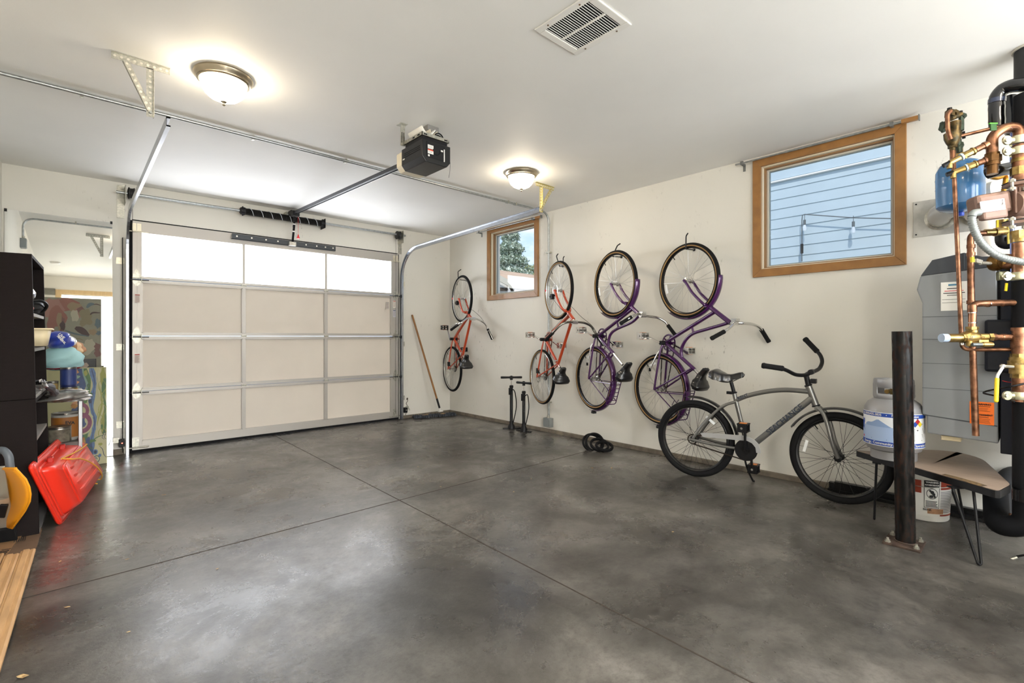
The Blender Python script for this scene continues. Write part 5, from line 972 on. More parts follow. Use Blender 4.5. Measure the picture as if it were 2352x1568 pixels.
# ------------------------------------------------------------------ snow shovel
t = thing('snow_shovel', 'orange yellow snow shovel with a grey tube handle leaning by the ladder', 'shovel', (-0.240, 3.902, 0.000))
rows = []
for v, u, dd in ((1076, 36, 2.33), (1084, 44, 2.33), (1100, 59, 2.33), (1118, 67, 2.34), (1135, 70, 2.35), (1152, 68, 2.37), (1172, 58, 2.40), (1192, 44, 2.44), (1213, 28, 2.50)):
    a = (u-1176)/FPX; fw = Vector((math.sin(YAW), math.cos(YAW), 0)); rt = Vector((math.cos(YAW), -math.sin(YAW), 0)); r_ = []
    for du, dz in ((0, 0), (-12, .010), (-26, .045), (-44, .115), (-66, .165), (-95, .18), (-125, .16)):
        d = dd+dz; p = fw*d+rt*((u+du-1176)/FPX*d)+Vector((0, 0, CAMH+(773.08-v)/FPX*d)); r_.append(p)
    rows.append(r_)
b = MB(); b.sheet(rows); b.build('scoop', mat('shovel_yellow', 'e89a14', .38), t, solid=.005, angle=60)
b = MB(); b.tube([rows[0][k] for k in range(7)], .007, 8); b.tube([r_[0] for r_ in rows], .0045, 8); b.build('scoop_rim', mat('shovel_yellow', '', .4), t)
b = MB(); b.tube(crv([(-0.290, 3.646, 0.454), (-0.272, 3.575, 0.495), (-0.248, 3.526, 0.504), (-0.229, 3.495, 0.480), (-0.224, 3.491, 0.445), (-0.221, 3.488, 0.397)], 6), .017, 12); b.build('handle_tube', mat('handle_grey', '5f666d', .45), t)
b = MB(); b.lathe([(.022, -.02), (.024, -.012), (.024, .012), (.020, .02)], (-0.222, 3.489, 0.397), (0, 0, 1), 16); b.build('handle_socket', mat('shovel_yellow', '', .4), t)
# ------------------------------------------------------------------ aluminium ladder leaning on the left wall
t = thing('ladder', 'aluminium step ladder with black feet at the left edge of the picture', 'ladder', (-0.248, 3.659, 0.000))
b = MB(); b.beam((-0.246, 3.656, 0.012), (-0.271, 3.439, 0.442), .010, .070, (1, -.2, 0)); b.beam((-0.274, 3.682, 0.012), (-0.297, 3.463, 0.442), .030, .006, (1, -.2, 0)); b.build('side_rail', mat('aluminium', 'b9b6ab', .38, .7), t, smooth=False, bevel=.002)
b = MB(); b.beam((-0.242, 3.647, 0.000), (-0.247, 3.606, 0.090), .020, .078, (1, -.2, 0)); b.build('foot', M_rubber, t, smooth=False, bevel=.004)
b = MB(); b.beam((-0.249, 3.500, 0.261), (-0.337, 3.418, 0.264), .075, .025); b.build('step', mat('aluminium', '', .4), t, smooth=False, bevel=.002)
b = MB(); b.beam((-0.236, 3.407, 0.260), (-0.251, 3.448, 0.189), .012, .030, (1, -.2, 0)); b.build('spreader_latch', M_black, t, smooth=False, bevel=.004)
# ------------------------------------------------------------------ boards and cardboard on the floor
def flat(name, label, cat, pts, z, th, m, **k):
    b = MB(); P = [Vector((p[0], p[1], z)) for p in pts]; n = len(P); b.add(P+[p+Vector((0, 0, th)) for p in P], [tuple(range(n-1, -1, -1)), tuple(range(n, 2*n))]+[(i, (i+1) % n, n+(i+1) % n, n+i) for i in range(n)]); return tag(b.build(name, m, smooth=False, **k), label, cat)
M_card = mat('cardboard', '8f6c48', .85, var=.2, scale=7); M_card2 = mat('cardboard_worn', '6e5640', .85, var=.25, scale=7)
flat('cardboard_sheet', 'worn dark cardboard sheet lying flat beyond the moulding strips', 'cardboard', [(-0.186, 3.304, 0.000), (-0.126, 3.457, 0.000), (-0.115, 3.755, 0.000), (-0.141, 4.062, 0.000), (-.26, 4.10, 0), (-.40, 3.9, 0), (-.40, 3.1, 0)], .001, .004, M_card2)
o = flat('cardboard_flap', 'flattened brown cardboard box with black printing under the shovel', 'cardboard', [(-0.258, 3.145, 0.000), (-0.212, 3.577, 0.000), (-0.169, 3.780, 0.000), (-0.160, 4.128, 0.000), (-.30, 3.95, 0), (-.40, 3.7, 0), (-.40, 2.9, 0)], .006, .005, M_card)
text('100%', .05, (-0.246, 3.460, 0.012), (-.2, -1, 0), (1, -.2, 0), M_ink, o, 'printing'); text('recycled', .035, (-0.231, 3.194, 0.012), (-.2, -1, 0), (1, -.2, 0), M_ink, o, 'printing')
for i in range(6): p = Vector((-0.196, 3.654, 0.012)); b = MB(); b.box((p.x-.02+.008*i, p.y-.06, .011), (p.x-.017+.008*i, p.y+.03-.01*(i % 3), .0115)); b.build('printed_line', M_ink, o, smooth=False)
flat('hardboard_sheet', 'thin brown hardboard sheet lying along the left side under the moulding strips', 'board', [(-0.146, 3.053, 0.000), (-0.134, 3.257, 0.000), (-.40, 3.25, 0), (-.41, 1.6, 0), (-.20, 1.6, 0), (-0.171, 2.323, 0.000)], .012, .004, mat('hardboard', '96714a', .75, var=.12, scale=10))
def strip(x0, x1, dy, label, z):
    b = MB(); a0, a1 = Vector((x0, 3.36+dy, z)), Vector((x0-.055, 1.7, z)); w_ = x1-x0; prof = [(0, 0), (w_, 0), (w_, .010), (w_*.85, .014), (w_*.6, .012), (w_*.55, .017), (w_*.2, .018), (w_*.12, .014), (0, .012)]; n = len(prof)
    b.add([a0+Vector((p[0], 0, p[1])) for p in prof]+[a1+Vector((p[0], 0, p[1])) for p in prof], [tuple(range(n)), tuple(range(2*n-1, n-1, -1))]+[(i, n+i, n+(i+1) % n, (i+1) % n) for i in range(n)])
    tag(b.build('moulding_strip', M_pine, smooth=False), label, 'moulding')
strip(-.178, -.125, .0, 'bare pine moulding strip nearest the open floor, on the hardboard', .017); strip(-.232, -.180, -.02, 'bare pine moulding strip in the middle of the pile on the left', .017); strip(-.275, -.235, .03, 'bare pine moulding strip closest to the left wall', .017)
# ------------------------------------------------------------------ dust mop in the corner
t = thing('dust_mop', 'grey dust mop with a brown wooden handle leaning in the far corner', 'mop', (3.902, 5.873, 0.000))
p0, p1 = Vector((3.36, 5.655, 1.355)), Vector((3.66, 5.44, .085)); pm = p0*.12+p1*.88
b = MB(); b.tube([p0, pm], .0125, 12); b.ball(p0, .0135, 10); b.build('handle', mat('mop_wood', '9a6a32', .45, var=.3, scale=10, stretch=(5, 5, .6)), t)
b = MB(); b.tube([pm-(p1-p0)*.01, p0*.03+p1*.97], .0135, 12); b.build('socket', M_black, t); b = MB(); b.tube([p0*.03+p1*.97, p1], .010, 10); b.box(p1-Vector((.03, .02, .01)), p1+Vector((.03, .02, .006))); b.build('swivel', M_white, t)
rr = random.Random(4); b = MB()
e0, e1 = Vector((3.337, 5.584, 0.000)), Vector((4.168, 5.741, 0.000)); e1 = Vector((3.89, 5.43, 0))
for i in range(520):
    s_ = rr.random(); c = e0*(1-s_)+e1*s_; dr = (e1-e0).normalized(); sd = Vector((-dr.y, dr.x, 0)); w_ = .055*math.sin(PI*min(max(s_, .08), .92))**.4; q = c+sd*rr.uniform(-w_, w_)+Vector((0, 0, .012+rr.random()*.022)); o_ = sd*rr.choice((-1, 1))*.035+dr*rr.uniform(-.015, .015)
    b.tube([q, q+o_*.6+Vector((0, 0, .01)), q+o_+Vector((0, 0, -q.z+.006))], .0042, 4)
b.k = 1
for s_ in (.28, .70): c = e0*(1-s_)+e1*s_; b.ball(c+Vector((0, 0, .028)), .05, 12, (1.3, .55, .35), jit=.06)
b.build('mop_head', [mat('mop_yarn', '4d525a', .95, var=.4, scale=30), mat('mop_tan', 'a08562', .95, var=.3, scale=30)], t)
b = MB(); P = [Vector((3.305+.012*math.sin(i*2.1)-.012*i/9, YF-.004, .245-.024*i)) for i in range(10)]; b.tube(crv(P, 3), .0035, 5); b.ball((3.307, YF-.004, .252), .012, 8, (1, .3, 1.3), jit=.2); tag(b.build('dangling_wire', mat('crack_brown', '4b4033', .8)), 'thin dark crinkled wire on the front wall between the track and the mop', 'wire')
# ================================================================== RIGHT SIDE, FLOOR ITEMS
def pump(label, foot, hz, yaw_, hl):
    x, y = foot; t = thing('bicycle_pump', label, 'pump', (x, y, 0), 0, 'black floor pumps')
    b = MB(); c, s_ = math.cos(yaw_), math.sin(yaw_)
    b.prism([(-.10, -.018), (.10, -.018), (.11, 0), (.10, .018), (.03, .03), (-.03, .03), (-.10, .018)], (x, y, 0), (c, s_, 0), (-s_, c, 0), (0, 0, .012)); b.lathe([(.045, .0), (.04, .03), (.024, .06), (.022, .09)], (x, y, 0), (0, 0, 1), 16); b.build('base', M_black, t, bevel=.002)
    b = MB(); b.cyl((x, y, .06), (x, y, hz-.10), .0185, n=16); b.lathe([(.022, -.02), (.024, 0), (.016, .01)], (x, y, hz-.10), (0, 0, 1), 16); b.build('barrel', mat('pump_barrel', '101012', .3), t)
    b = MB(); b.cyl((x, y, hz-.10), (x, y, hz), .006, n=10); b.build('piston_rod', M_chrome, t)
    b = MB(); d = Vector((c, s_, 0)); cc = Vector((x, y, hz)); b.tube([cc-d*hl, cc-d*hl*.9, cc-d*.03, cc, cc+d*.03, cc+d*hl*.9, cc+d*hl], [.012, .014, .012, .018, .012, .014, .012], 12); b.lathe([(.018, -.03), (.014, .0), (.012, .02)], cc, (0, 0, 1), 12); b.build('handle', M_black, t)
    b = MB(); b.tube(crv([(x+.02, y-.01, .07), (x+.05, y-.03, .25), (x+.045, y-.02, .40), (x-.0, y-.03, hz-.14), (x-.035, y-.01, hz-.18)], 6), .0055, 8); b.build('hose', M_rubber, t)
    b = MB(); b.box((x-.045, y-.025, hz-.20), (x-.018, y+.0, hz-.12)); b.build('pump_head', M_black, t, bevel=.003)
pump('black floor pump, left and taller one of the pair, against the right wall', (3.815, 4.20), .60, -.62, .125); pump('black floor pump, right one of the pair, nearer the grey electrical box', (3.815, 3.99), .55, -1.45, .105)
t = thing('inner_tube', 'folded black inner tube lying on the floor at the foot of the right wall', 'inner tube', (3.757, 2.935, 0.000)); c = Vector((3.710, 2.899, 0.030)); c.x = min(c.x, 3.86); b = MB()
for i, (dx, dz, tx, R) in enumerate(((.0, .035, 1.15, .085), (.01, .028, .9, .09), (-.02, .02, .55, .082), (-.04, .014, .35, .075))):
    b.ring(c+Vector((dx*-.3, dx*2.6, dz)), (math.sin(tx)*-.5, -math.sin(tx)*.75, math.cos(tx)), R, .011, 36, 8, flat=1.5)
b.build('tube_coils', M_rubber, t); b = MB(); b.box(c+Vector((-.03, -.02, .0)), c+Vector((-.022, .03, .028))); b.build('tube_band', mat('band_pale', '9a948a', .7), t)

# ------------------------------------------------------------------ black rail on the floor at the wall foot
b = MB(); b.box((3.935, .10, .0), (3.963, 1.02, .055)); b.box((3.90, .10, .0), (3.935, 1.02, .022)); b.box((3.925, .10, .050), (3.965, 1.02, .060)); b.box((3.90, .78, .022), (3.945, .98, .075)); tag(b.build('steel_rail', mat('rail_black', '121214', .3, .3), bevel=.002), 'long black steel rail on the floor along the right wall behind the bench', 'rail')
# ------------------------------------------------------------------ bollard
t = thing('steel_post', 'rusty black steel post bolted to the floor in front of the gas bottle', 'post', (3.208, .487, 0))
m = mat('rusted_black_steel', '14120f', .45, .5); n_, bs = nodes_of(m)
tcn = n_.nodes.new('ShaderNodeTexCoord'); mpn = n_.nodes.new('ShaderNodeMapping'); mpn.inputs['Scale'].default_value = (1, 1, .35); nz = n_.nodes.new('ShaderNodeTexNoise'); nz.inputs['Scale'].default_value = 55; nz.inputs['Detail'].default_value = 8; nz.inputs['Roughness'].default_value = .7
rp = n_.nodes.new('ShaderNodeValToRGB'); e = rp.color_ramp.elements; e[0].position = .50; e[0].color = lin('100f0e'); e[1].position = .74; e[1].color = lin('452a1c'); K = n_.links.new
K(tcn.outputs['Object'], mpn.inputs[0]); K(mpn.outputs[0], nz.inputs['Vector']); K(nz.outputs['Fac'], rp.inputs[0]); K(rp.outputs[0], bs.inputs['Base Color'])
rm = n_.nodes.new('ShaderNodeMapRange'); rm.inputs[1].default_value = .45; rm.inputs[2].default_value = .6; rm.inputs[3].default_value = .28; rm.inputs[4].default_value = .8; K(nz.outputs['Fac'], rm.inputs[0]); K(rm.outputs[0], bs.inputs['Roughness'])
b = MB(); top = Vector((3.192, .500, 1.103)); bot = Vector((3.208, .487, .012)); ax = (top-bot).normalized(); b.lathe([(.0425, 0), (.0425, (top-bot).length), (.036, (top-bot).length), (.036, 0)], bot, ax, 36); b.build('pipe', m, t)
b = MB(); ce = Vector((3.202, .492, 0)); b.box((ce.x-.082, ce.y-.078, 0), (ce.x+.082, ce.y+.078, .012)); b.ring((bot.x, bot.y, .014), (0, 0, 1), .044, .005, 32, 6); b.build('base_plate', mat('plate_rust', '5b4a40', .6, .4, var=.5, scale=30), t, bevel=.002)
for dx in (-.062, .062):
    for dy in (-.058, .058): b = MB(); b.lathe([(.014, 0), (.014, .003), (.011, .003), (.011, .012), (.006, .012), (.006, .022), (0, .023)], (ce.x+dx, ce.y+dy, .012), (0, 0, 1), 6); b.build('anchor_bolt', M_zinc, t, smooth=False)
# ------------------------------------------------------------------ bench with hairpin legs
t = thing('hairpin_bench', 'low wood grain laminate bench with black edge and hairpin legs by the right wall', 'bench', (3.55, .42, 0))
def rpoly(pts, rs, n=6):
    o_ = []; m_ = len(pts)
    for i in range(m_):
        P, A_, B2 = Vector(pts[i]), Vector(pts[i-1]), Vector(pts[(i+1) % m_]); r_ = rs[i]; u, v = (A_-P).normalized(), (B2-P).normalized()
        a, c = P+u*r_, P+v*r_
        for k in range(n+1): q = k/n; o_.append(tuple(a*(1-q)**2+P*2*q*(1-q)+c*q*q))
    return o_
pg = rpoly([(3.56, .79), (3.085, .140), (3.27, .105), (3.90, .25), (3.975, .40), (3.87, .52), (3.645, .605)], [.03, .035, .03, .12, .08, .05, .04])
b = MB(); b.prism(pg, (0, 0, .345), (1, 0, 0), (0, 1, 0), (0, 0, .033)); b.build('edge_band', mat('edge_black', '131316', .4, var=.3, scale=60), t, smooth=False)
cx_, cy_ = sum(p[0] for p in pg)/len(pg), sum(p[1] for p in pg)/len(pg); pin = [(cx_+(p[0]-cx_)*.985, cy_+(p[1]-cy_)*.985) for p in pg]
b = MB(); m_ = len(pin); b.add([(p[0], p[1], .3782) for p in pin]+[(p[0], p[1], .3805) for p in pin]+[(3.45, .42, .3805)], [(i, (i+1) % m_, m_+(i+1) % m_, m_+i) for i in range(m_)]+[(m_+i, m_+(i+1) % m_, 2*m_) for i in range(m_)]); b.build('laminate_top', mat('walnut_laminate', 'a08d7c', .35, col2='8e7b6b', scale=22, stretch=(5, .5, 1), coat=.1), t, smooth=False)
b = MB(); wp = [(3.125, .20), (3.16, .245), (3.21, .305), (3.25, .35), (3.275, .34), (3.25, .29), (3.2, .22), (3.16, .18)]; b.prism(wp, (0, 0, .3806), (1, 0, 0), (0, 1, 0), (0, 0, .0006)); b.build('water_damage', mat('damaged_core', '7d6238', .8, col2='3f3222', scale=60), t, smooth=False)
def hairpin(fx, fy, ax_, ay, spread, dx, dy):
    b = MB(); z = .345
    for s_ in (1, -1): b.tube([(ax_+dx*spread*s_, ay+dy*spread*s_, z), (fx+dx*.008*s_, fy+dy*.008*s_, .010)], .0062, 8)
    b.tube(crv([(fx+dx*.008, fy+dy*.008, .010), (fx, fy, .004), (fx-dx*.008, fy-dy*.008, .010)], 4), .0062, 8); b.beam((ax_+dx*spread*1.2, ay+dy*spread*1.2, z-.003), (ax_-dx*spread*1.2, ay-dy*spread*1.2, z-.003), .04, .005); b.build('leg', M_black, t)
hairpin(3.163, .207, 3.215, .270, .050, .72, -.69); hairpin(3.496, .675, 3.50, .665, .042, .98, .19); hairpin(3.88, .325, 3.80, .385, .045, .75, .66); hairpin(3.60, .575, 3.58, .56, .04, .98, .16)
# ------------------------------------------------------------------ propane bottle
PX, PY, PZ = 3.500, .586, .380
t = thing('propane_bottle', 'grey propane bottle with a white and blue label standing on the bench', 'gas bottle', (PX, PY, PZ)); M_lp = mat('tank_grey', '9b9a9a', .4, .3)
b = MB(); b.lathe([(.105, .045), (.135, .06), (.149, .095), (.1505, .12), (.1505, .285), (.146, .315), (.130, .345), (.10, .368), (.06, .380), (.02, .384), (0, .384)], (PX, PY, PZ), (0, 0, 1), 48); b.build('tank_shell', M_lp, t)
b = MB(); b.lathe([(.112, 0), (.116, 0), (.116, .05), (.112, .05), (.112, 0)], (PX, PY, PZ), (0, 0, 1), 40); b.build('foot_ring', M_lp, t)
b = MB(); toc = Vector((-PX, -PY, 0)).normalized(); aC = math.atan2(toc.y, toc.x); rows = []
b.ring((PX, PY, PZ+.385), (0, 0, 1), .098, .004, 48, 8, flat=4); b.ring((PX, PY, PZ+.463), (0, 0, 1), .098, .0045, 48, 8, flat=6.0)
for a in (aC-2.4, aC-1.15, aC-.2+1.4, aC+2.4): p = Vector((PX+.098*math.cos(a), PY+.098*math.sin(a), PZ)); b.beam(p+Vector((0, 0, .38)), p+Vector((0, 0, .46)), .006, .05, (-math.sin(a), math.cos(a), 0))
b.build('collar', M_lp, t)
b = MB(); b.cyl((PX, PY, PZ+.38), (PX, PY, PZ+.43), .018, n=14); b.cyl((PX, PY, PZ+.415), (PX+toc.x*.06-.02, PY+toc.y*.06+.03, PZ+.415), .013, n=12); b.lathe([(.016, .43), (.022, .433), (.022, .445), (.0, .447)], (PX, PY, PZ), (0, 0, 1), 12); b.build('valve', M_brass, t)
def wrap(nm, a0, a1, z0, z1, m, R=.1512, n=30):
    rows = []
    for i in range(n+1): a = aC+math.radians(a0+(a1-a0)*i/n); rows.append([Vector((PX+R*math.cos(a), PY+R*math.sin(a), PZ+z0)), Vector((PX+R*math.cos(a), PY+R*math.sin(a), PZ+z1))])
    b = MB(); b.sheet(rows); return b.build(nm, m, t, angle=180)
lb = wrap('label', -85, 85, .088, .292, mat('label_white', 'eef0f2', .4)); wrap('label_band', -85, 85, .266, .288, M_blue, .1516); wrap('label_band', -85, 85, .092, .118, M_blue, .1516); wrap('label_picture', -83, 30, .119, .205, mat('lake_blue', 'a9bfe0', .5), .1515)
def wpoly(nm, pts, m, R=.1519):
    b = MB(); P = [Vector((PX+R*math.cos(aC+math.radians(p[0])), PY+R*math.sin(aC+math.radians(p[0])), PZ+p[1])) for p in pts]; b.add(P, [tuple(range(len(P)))]); return b.build(nm, m, t, smooth=False)
# angles: negative = left in the view
for i in range(14): # mountain outline as narrow wrapped quads
    a0, a1 = -62+4.2*i, -62+4.2*(i+1); hf = lambda a: .205+max(0, .045-abs(a+30)*.0017)+max(0, .02-abs(a+56)*.0016)
    wpoly('mountain', [(a0, .204), (a1, .204), (a1, hf(a1)), (a0, hf(a0))], mat('mountain_blue', '8fa9d2', .5))
def wtextmesh(nm, s_, a, z, size, m, R=.1522, bold=.0005):
    """lettering that follows the round label, one mesh"""
    cu = bpy.data.curves.new('t', 'FONT'); cu.body = s_; cu.size = size; cu.align_x = 'LEFT'; cu.align_y = 'CENTER'; cu.offset = bold; cu.resolution_u = 2
    q = bpy.data.objects.new('t', cu); C.objects.link(q); bpy.context.view_layer.update(); me = bpy.data.meshes.new_from_object(q.evaluated_get(bpy.context.evaluated_depsgraph_get())); bpy.data.objects.remove(q); bpy.data.curves.remove(cu); I = WM[t].inverted()
    for vtx in me.vertices: aa = aC+math.radians(a)+vtx.co.x/R; vtx.co = I @ Vector((PX+R*math.cos(aa), PY+R*math.sin(aa), PZ+z+vtx.co.y))
    me.materials.clear(); me.materials.append(m); o_ = bpy.data.objects.new(nm, me); C.objects.link(o_); o_.parent = t; WM[o_] = WM[t]
wtextmesh('lettering', 'Call (800)435-3835    •    Propane Education', -78, .277, .019, M_white); wtextmesh('lettering', 'Energy. Community. Service.', -68, .105, .022, M_white); wtextmesh('lettering', 'Operation Outdoors', 38, .105, .022, M_white); wtextmesh('lettering', 'me', -84, .235, .036, M_blue)
for i in range(9): wpoly('fine_print', [(40, .135+.0085*i), (62+(i*7) % 9, .135+.0085*i), (62+(i*7) % 9, .138+.0085*i), (40, .138+.0085*i)], M_ink)
wpoly('net_weight_print', [(-45, .128), (-12, .128), (-12, .132), (-45, .132)], M_ink)
dm = 48; ds = 6.4
for (da, dz, m_) in ((-ds, 0, M_blue), (0, ds, mat('nfpa_red', 'b5232a', .5)), (ds, 0, mat('nfpa_yellow', 'e8d22a', .5)), (0, -ds, M_white)): k_ = .00263; wpoly('hazard_diamond', [(dm+da-ds, .232+(dz)*k_), (dm+da, .232+(dz-ds)*k_), (dm+da+ds, .232+dz*k_), (dm+da, .232+(dz+ds)*k_)], m_, .1523)
wpoly('hazard_outline', [(dm-2.35*ds, .232), (dm, .232-2.35*ds*.00263), (dm+2.35*ds, .232), (dm, .232+2.35*ds*.00263)], M_ink, .1520)
wpoly('figure_emblem', [(-84, .165), (-80, .20), (-84, .222), (-79, .226), (-76, .24), (-73, .226), (-68, .222), (-72, .20), (-68, .165), (-74, .185)], M_blue)
wpoly('flag_emblem', [(-76, .126), (-70, .126), (-70, .138), (-76, .138)], M_red)
t.scale = (.925, .925, .925)   # a smaller bottle size
# ------------------------------------------------------------------ bucket
BXc, BYc = 3.800, .497
t = thing('paint_bucket', 'white plastic bucket with a rust red label under the bench', 'bucket', (BXc, BYc, 0))
b = MB(); b.lathe([(.0, .002), (.118, .002), (.122, .008), (.134, .262), (.140, .264), (.140, .272), (.136, .274)], (BXc, BYc, 0), (0, 0, 1), 48); b.build('bucket_body', M_white, t)
b = MB(); b.lathe([(.0, .270), (.12, .270), (.124, .280), (.143, .282), (.144, .266), (.140, .262)], (BXc, BYc, 0), (0, 0, 1), 48); b.build('lid', M_white, t)
aB = math.atan2(-BYc, -BXc)
def bw(nm, a0, a1, z0, z1, m, off=.0012, n=16):
    rows = []
    for i in range(n+1):
        a = aB+math.radians(a0+(a1-a0)*i/n); rows.append([Vector((BXc+(.122+.012*(z-.008)/.254+off)*math.cos(a), BYc+(.122+.012*(z-.008)/.254+off)*math.sin(a), z)) for z in (z0, z1)])
    b = MB(); b.sheet(rows); return b.build(nm, m, t, angle=180)
M_rst = mat('label_rust', '93341c', .5); bw('label', -88, 88, .035, .245, mat('label_offwhite', 'e2e0da', .5), .0006)
bw('red_panel', -80, -2, .165, .24, M_rst); bw('red_panel', 38, 86, .192, .24, M_rst); bw('red_stripe', 38, 86, .038, .047, M_rst); bw('black_panel', 3, 35, .205, .243, M_ink); bw('warning_frame', 3, 35, .082, .205, mat('frame_line', '2a2a2a', .6), .0010); bw('warning_field', 4.2, 33.8, .085, .205, mat('label_offwhite', '', .5), .0013)
for i in range(14): bw('fine_print', 38, 84-(i*5) % 9, .058+.0092*i, .0615+.0092*i, mat('print_grey', '77767a', .7))
for i in range(5): bw('fine_print', 6, 32-(i*3) % 5, .090+.0075*i, .0942+.0075*i, M_ink, .0016)
bw('tan_sticker', 10, 46, .050, .080, mat('sticker_tan', 'b98a66', .6, var=.3, scale=60), .002)
def btext(nm, s_, a, z, size, m):
    cu = bpy.data.curves.new('t', 'FONT'); cu.body = s_; cu.size = size; cu.align_x = 'CENTER'; cu.align_y = 'CENTER'; cu.offset = .0004; cu.resolution_u = 2
    q = bpy.data.objects.new('t', cu); C.objects.link(q); bpy.context.view_layer.update(); me = bpy.data.meshes.new_from_object(q.evaluated_get(bpy.context.evaluated_depsgraph_get())); bpy.data.objects.remove(q); bpy.data.curves.remove(cu); I = WM[t].inverted()
    for vtx in me.vertices: R = .1355; aa = aB+math.radians(a)+vtx.co.x/R; vtx.co = I @ Vector((BXc+R*math.cos(aa), BYc+R*math.sin(aa), z+vtx.co.y))
    me.materials.clear(); me.materials.append(m); o_ = bpy.data.objects.new(nm, me); C.objects.link(o_); o_.parent = t; WM[o_] = WM[t]
btext('lettering', 'WARNING', 19, .233, .0125, M_white); btext('lettering', 'ADVERTENCIA', 19, .217, .0105, M_white); btext('lettering', 'BEHR', 9, .074, .016, M_ink)
for i in range(20): a0 = 2*PI*i/20; pa = lambda q: (19+11.5*math.cos(q), .168+.030*math.sin(q)); z0_, z1_ = pa(a0), pa(a0+2*PI/20); R = .1345; P = []; [P.append((aB+math.radians(p[0]*1.0), p[1], k_)) for p, k_ in ((z0_, 1), (z1_, 1), ((19+(z1_[0]-19)*.90, .168+(z1_[1]-.168)*.90), 0), ((19+(z0_[0]-19)*.90, .168+(z0_[1]-.168)*.90), 0))]; TB = MB() if i == 0 else TB; TB.add([Vector((BXc+R*math.cos(p[0]), BYc+R*math.sin(p[0]), p[1])) for p in P], [(0, 1, 2, 3)])
for (a, z, ra, rz) in ((15, .184, 2.6, .006), (19, .176, 4.0, .010), (22, .165, 3.2, .009), (17, .152, 4.5, .008), (24, .152, 2.0, .007)): TB.add([Vector((BXc+R*math.cos(aB+math.radians(a+ra*math.cos(q*.7))), BYc+R*math.sin(aB+math.radians(a+ra*math.cos(q*.7))), z+rz*math.sin(q*.7))) for q in range(9)], [tuple(range(9))])
TB.build('warning_pictogram', M_ink, t, smooth=False)
b = MB(); b.tube(crv([(BXc+.145*math.cos(aB+a_), BYc+.145*math.sin(aB+a_), .225-.02*math.cos(a_)) for a_ in (-1.5, -1.0, -.5, 0, .5, 1.0, 1.45)], 5), .002, 6); b.ball((BXc+.143*math.cos(aB+1.5), BYc+.143*math.sin(aB+1.5), .215), .011, 10); b.build('wire_handle', M_zinc, t)

# ------------------------------------------------------------------ boiler on the right
t = thing('boiler', 'grey wall hung boiler cover behind the copper pipes', 'boiler', (3.62, .30, .54)); XB = 3.45; M_boil = mat('boiler_grey', '85888b', .42, var=.05, scale=3)
side = [(.157, .537), (.431, .551), (.433, .646), (.452, .653), (.452, 1.259), (.476, 1.334), (.460, 1.408), (.162, 1.430)]
b = MB(); b.prism(side, (XB, 0, 0), (0, 1, 0), (0, 0, 1), (.42, 0, 0)); b.build('casing', M_boil, t, smooth=False, bevel=.006)
b = MB(); cap = [(.162, 1.431), (.459, 1.409), (.411, 1.490), (.284, 1.514), (.216, 1.485), (.162, 1.482)]; b.prism(cap, (XB+.003, 0, 0), (0, 1, 0), (0, 0, 1), (.41, 0, 0)); b.box((XB-.001, .283, 1.43), (XB+.004, .286, 1.512)); b.build('top_cap', mat('cap_charcoal', '3c4046', .5), t, smooth=False, bevel=.008)
b = MB()
for z, y1_ in ((1.182, .452), (1.060, .452), (.930, .452), (.795, .452)): b.box((XB-.0012, .16, z), (XB+.001, y1_, z+.0022))
b.prism([(.16, .628), (.45, .652), (.45, .647), (.16, .622)], (XB-.0014, 0, 0), (0, 1, 0), (0, 0, 1), (.001, 0, 0)); b.build('casing_seam', mat('seam_dark', '3f4347', .6), t, smooth=False)
b = MB(); b.box((XB-.004, -.06, .49), (XB+.40, .150, 1.43)); b.build('rear_casing', mat('casing_navy', '12151f', .45, spec=.3), t, smooth=False, bevel=.004)
b = MB(); b.box((XB-.045, -.05, .90), (XB-.004, .205, 1.16)); b.build('electrical_cover', mat('cover_navy', '161922', .5, spec=.3), t, smooth=False, bevel=.012)
nt_ = MB(); xx = XB-.002; nt_.box((xx-.001, .272, 1.213), (xx, .375, 1.365)); o = nt_.build('note', M_paper, t, smooth=False)
def bline(y0_, y1_, z, h_, m, x=None): q = MB(); x = XB-.0045 if x is None else x; q.box((x, y0_, z), (x+.0008, y1_, z+h_)); q.build('printed_line', m, o, smooth=False)
bline(.30, .345, 1.345, .008, mat('print_bluegreen', '3f7fa0', .6)); bline(.295, .35, 1.328, .004, M_ink); bline(.285, .36, 1.316, .003, M_red); bline(.28, .365, 1.304, .004, M_ink); bline(.295, .35, 1.293, .003, M_ink); bline(.278, .37, 1.272, .0015, M_ink); bline(.278, .37, 1.255, .0015, M_ink)
wl = MB(); wl.box((XB-.003, .172, .627), (XB-.001, .262, .742)); o = wl.build('warning_label', M_orange, t, smooth=False)
text('WARNING', .0125, (XB-.0042, .213, .729), (0, -1, .02), (0, 0, 1), M_ink, o, 'lettering', bold=.0004); text('AVERTISSEMENT', .0105, (XB-.0042, .215, .675), (0, -1, .02), (0, 0, 1), M_ink, o, 'lettering', bold=.0004)
for z in (.718, .708, .701, .695, .663, .654, .647, .641, .635): bline(.182+random.random()*.015, .252, z, .0022 if z in (.718, .663) else .0012, M_ink, XB-.0042)
b = MB(); b.box((XB+.05, .30, .515), (XB+.13, .38, .54)); b.build('drain_fitting', M_cream, t, bevel=.003)
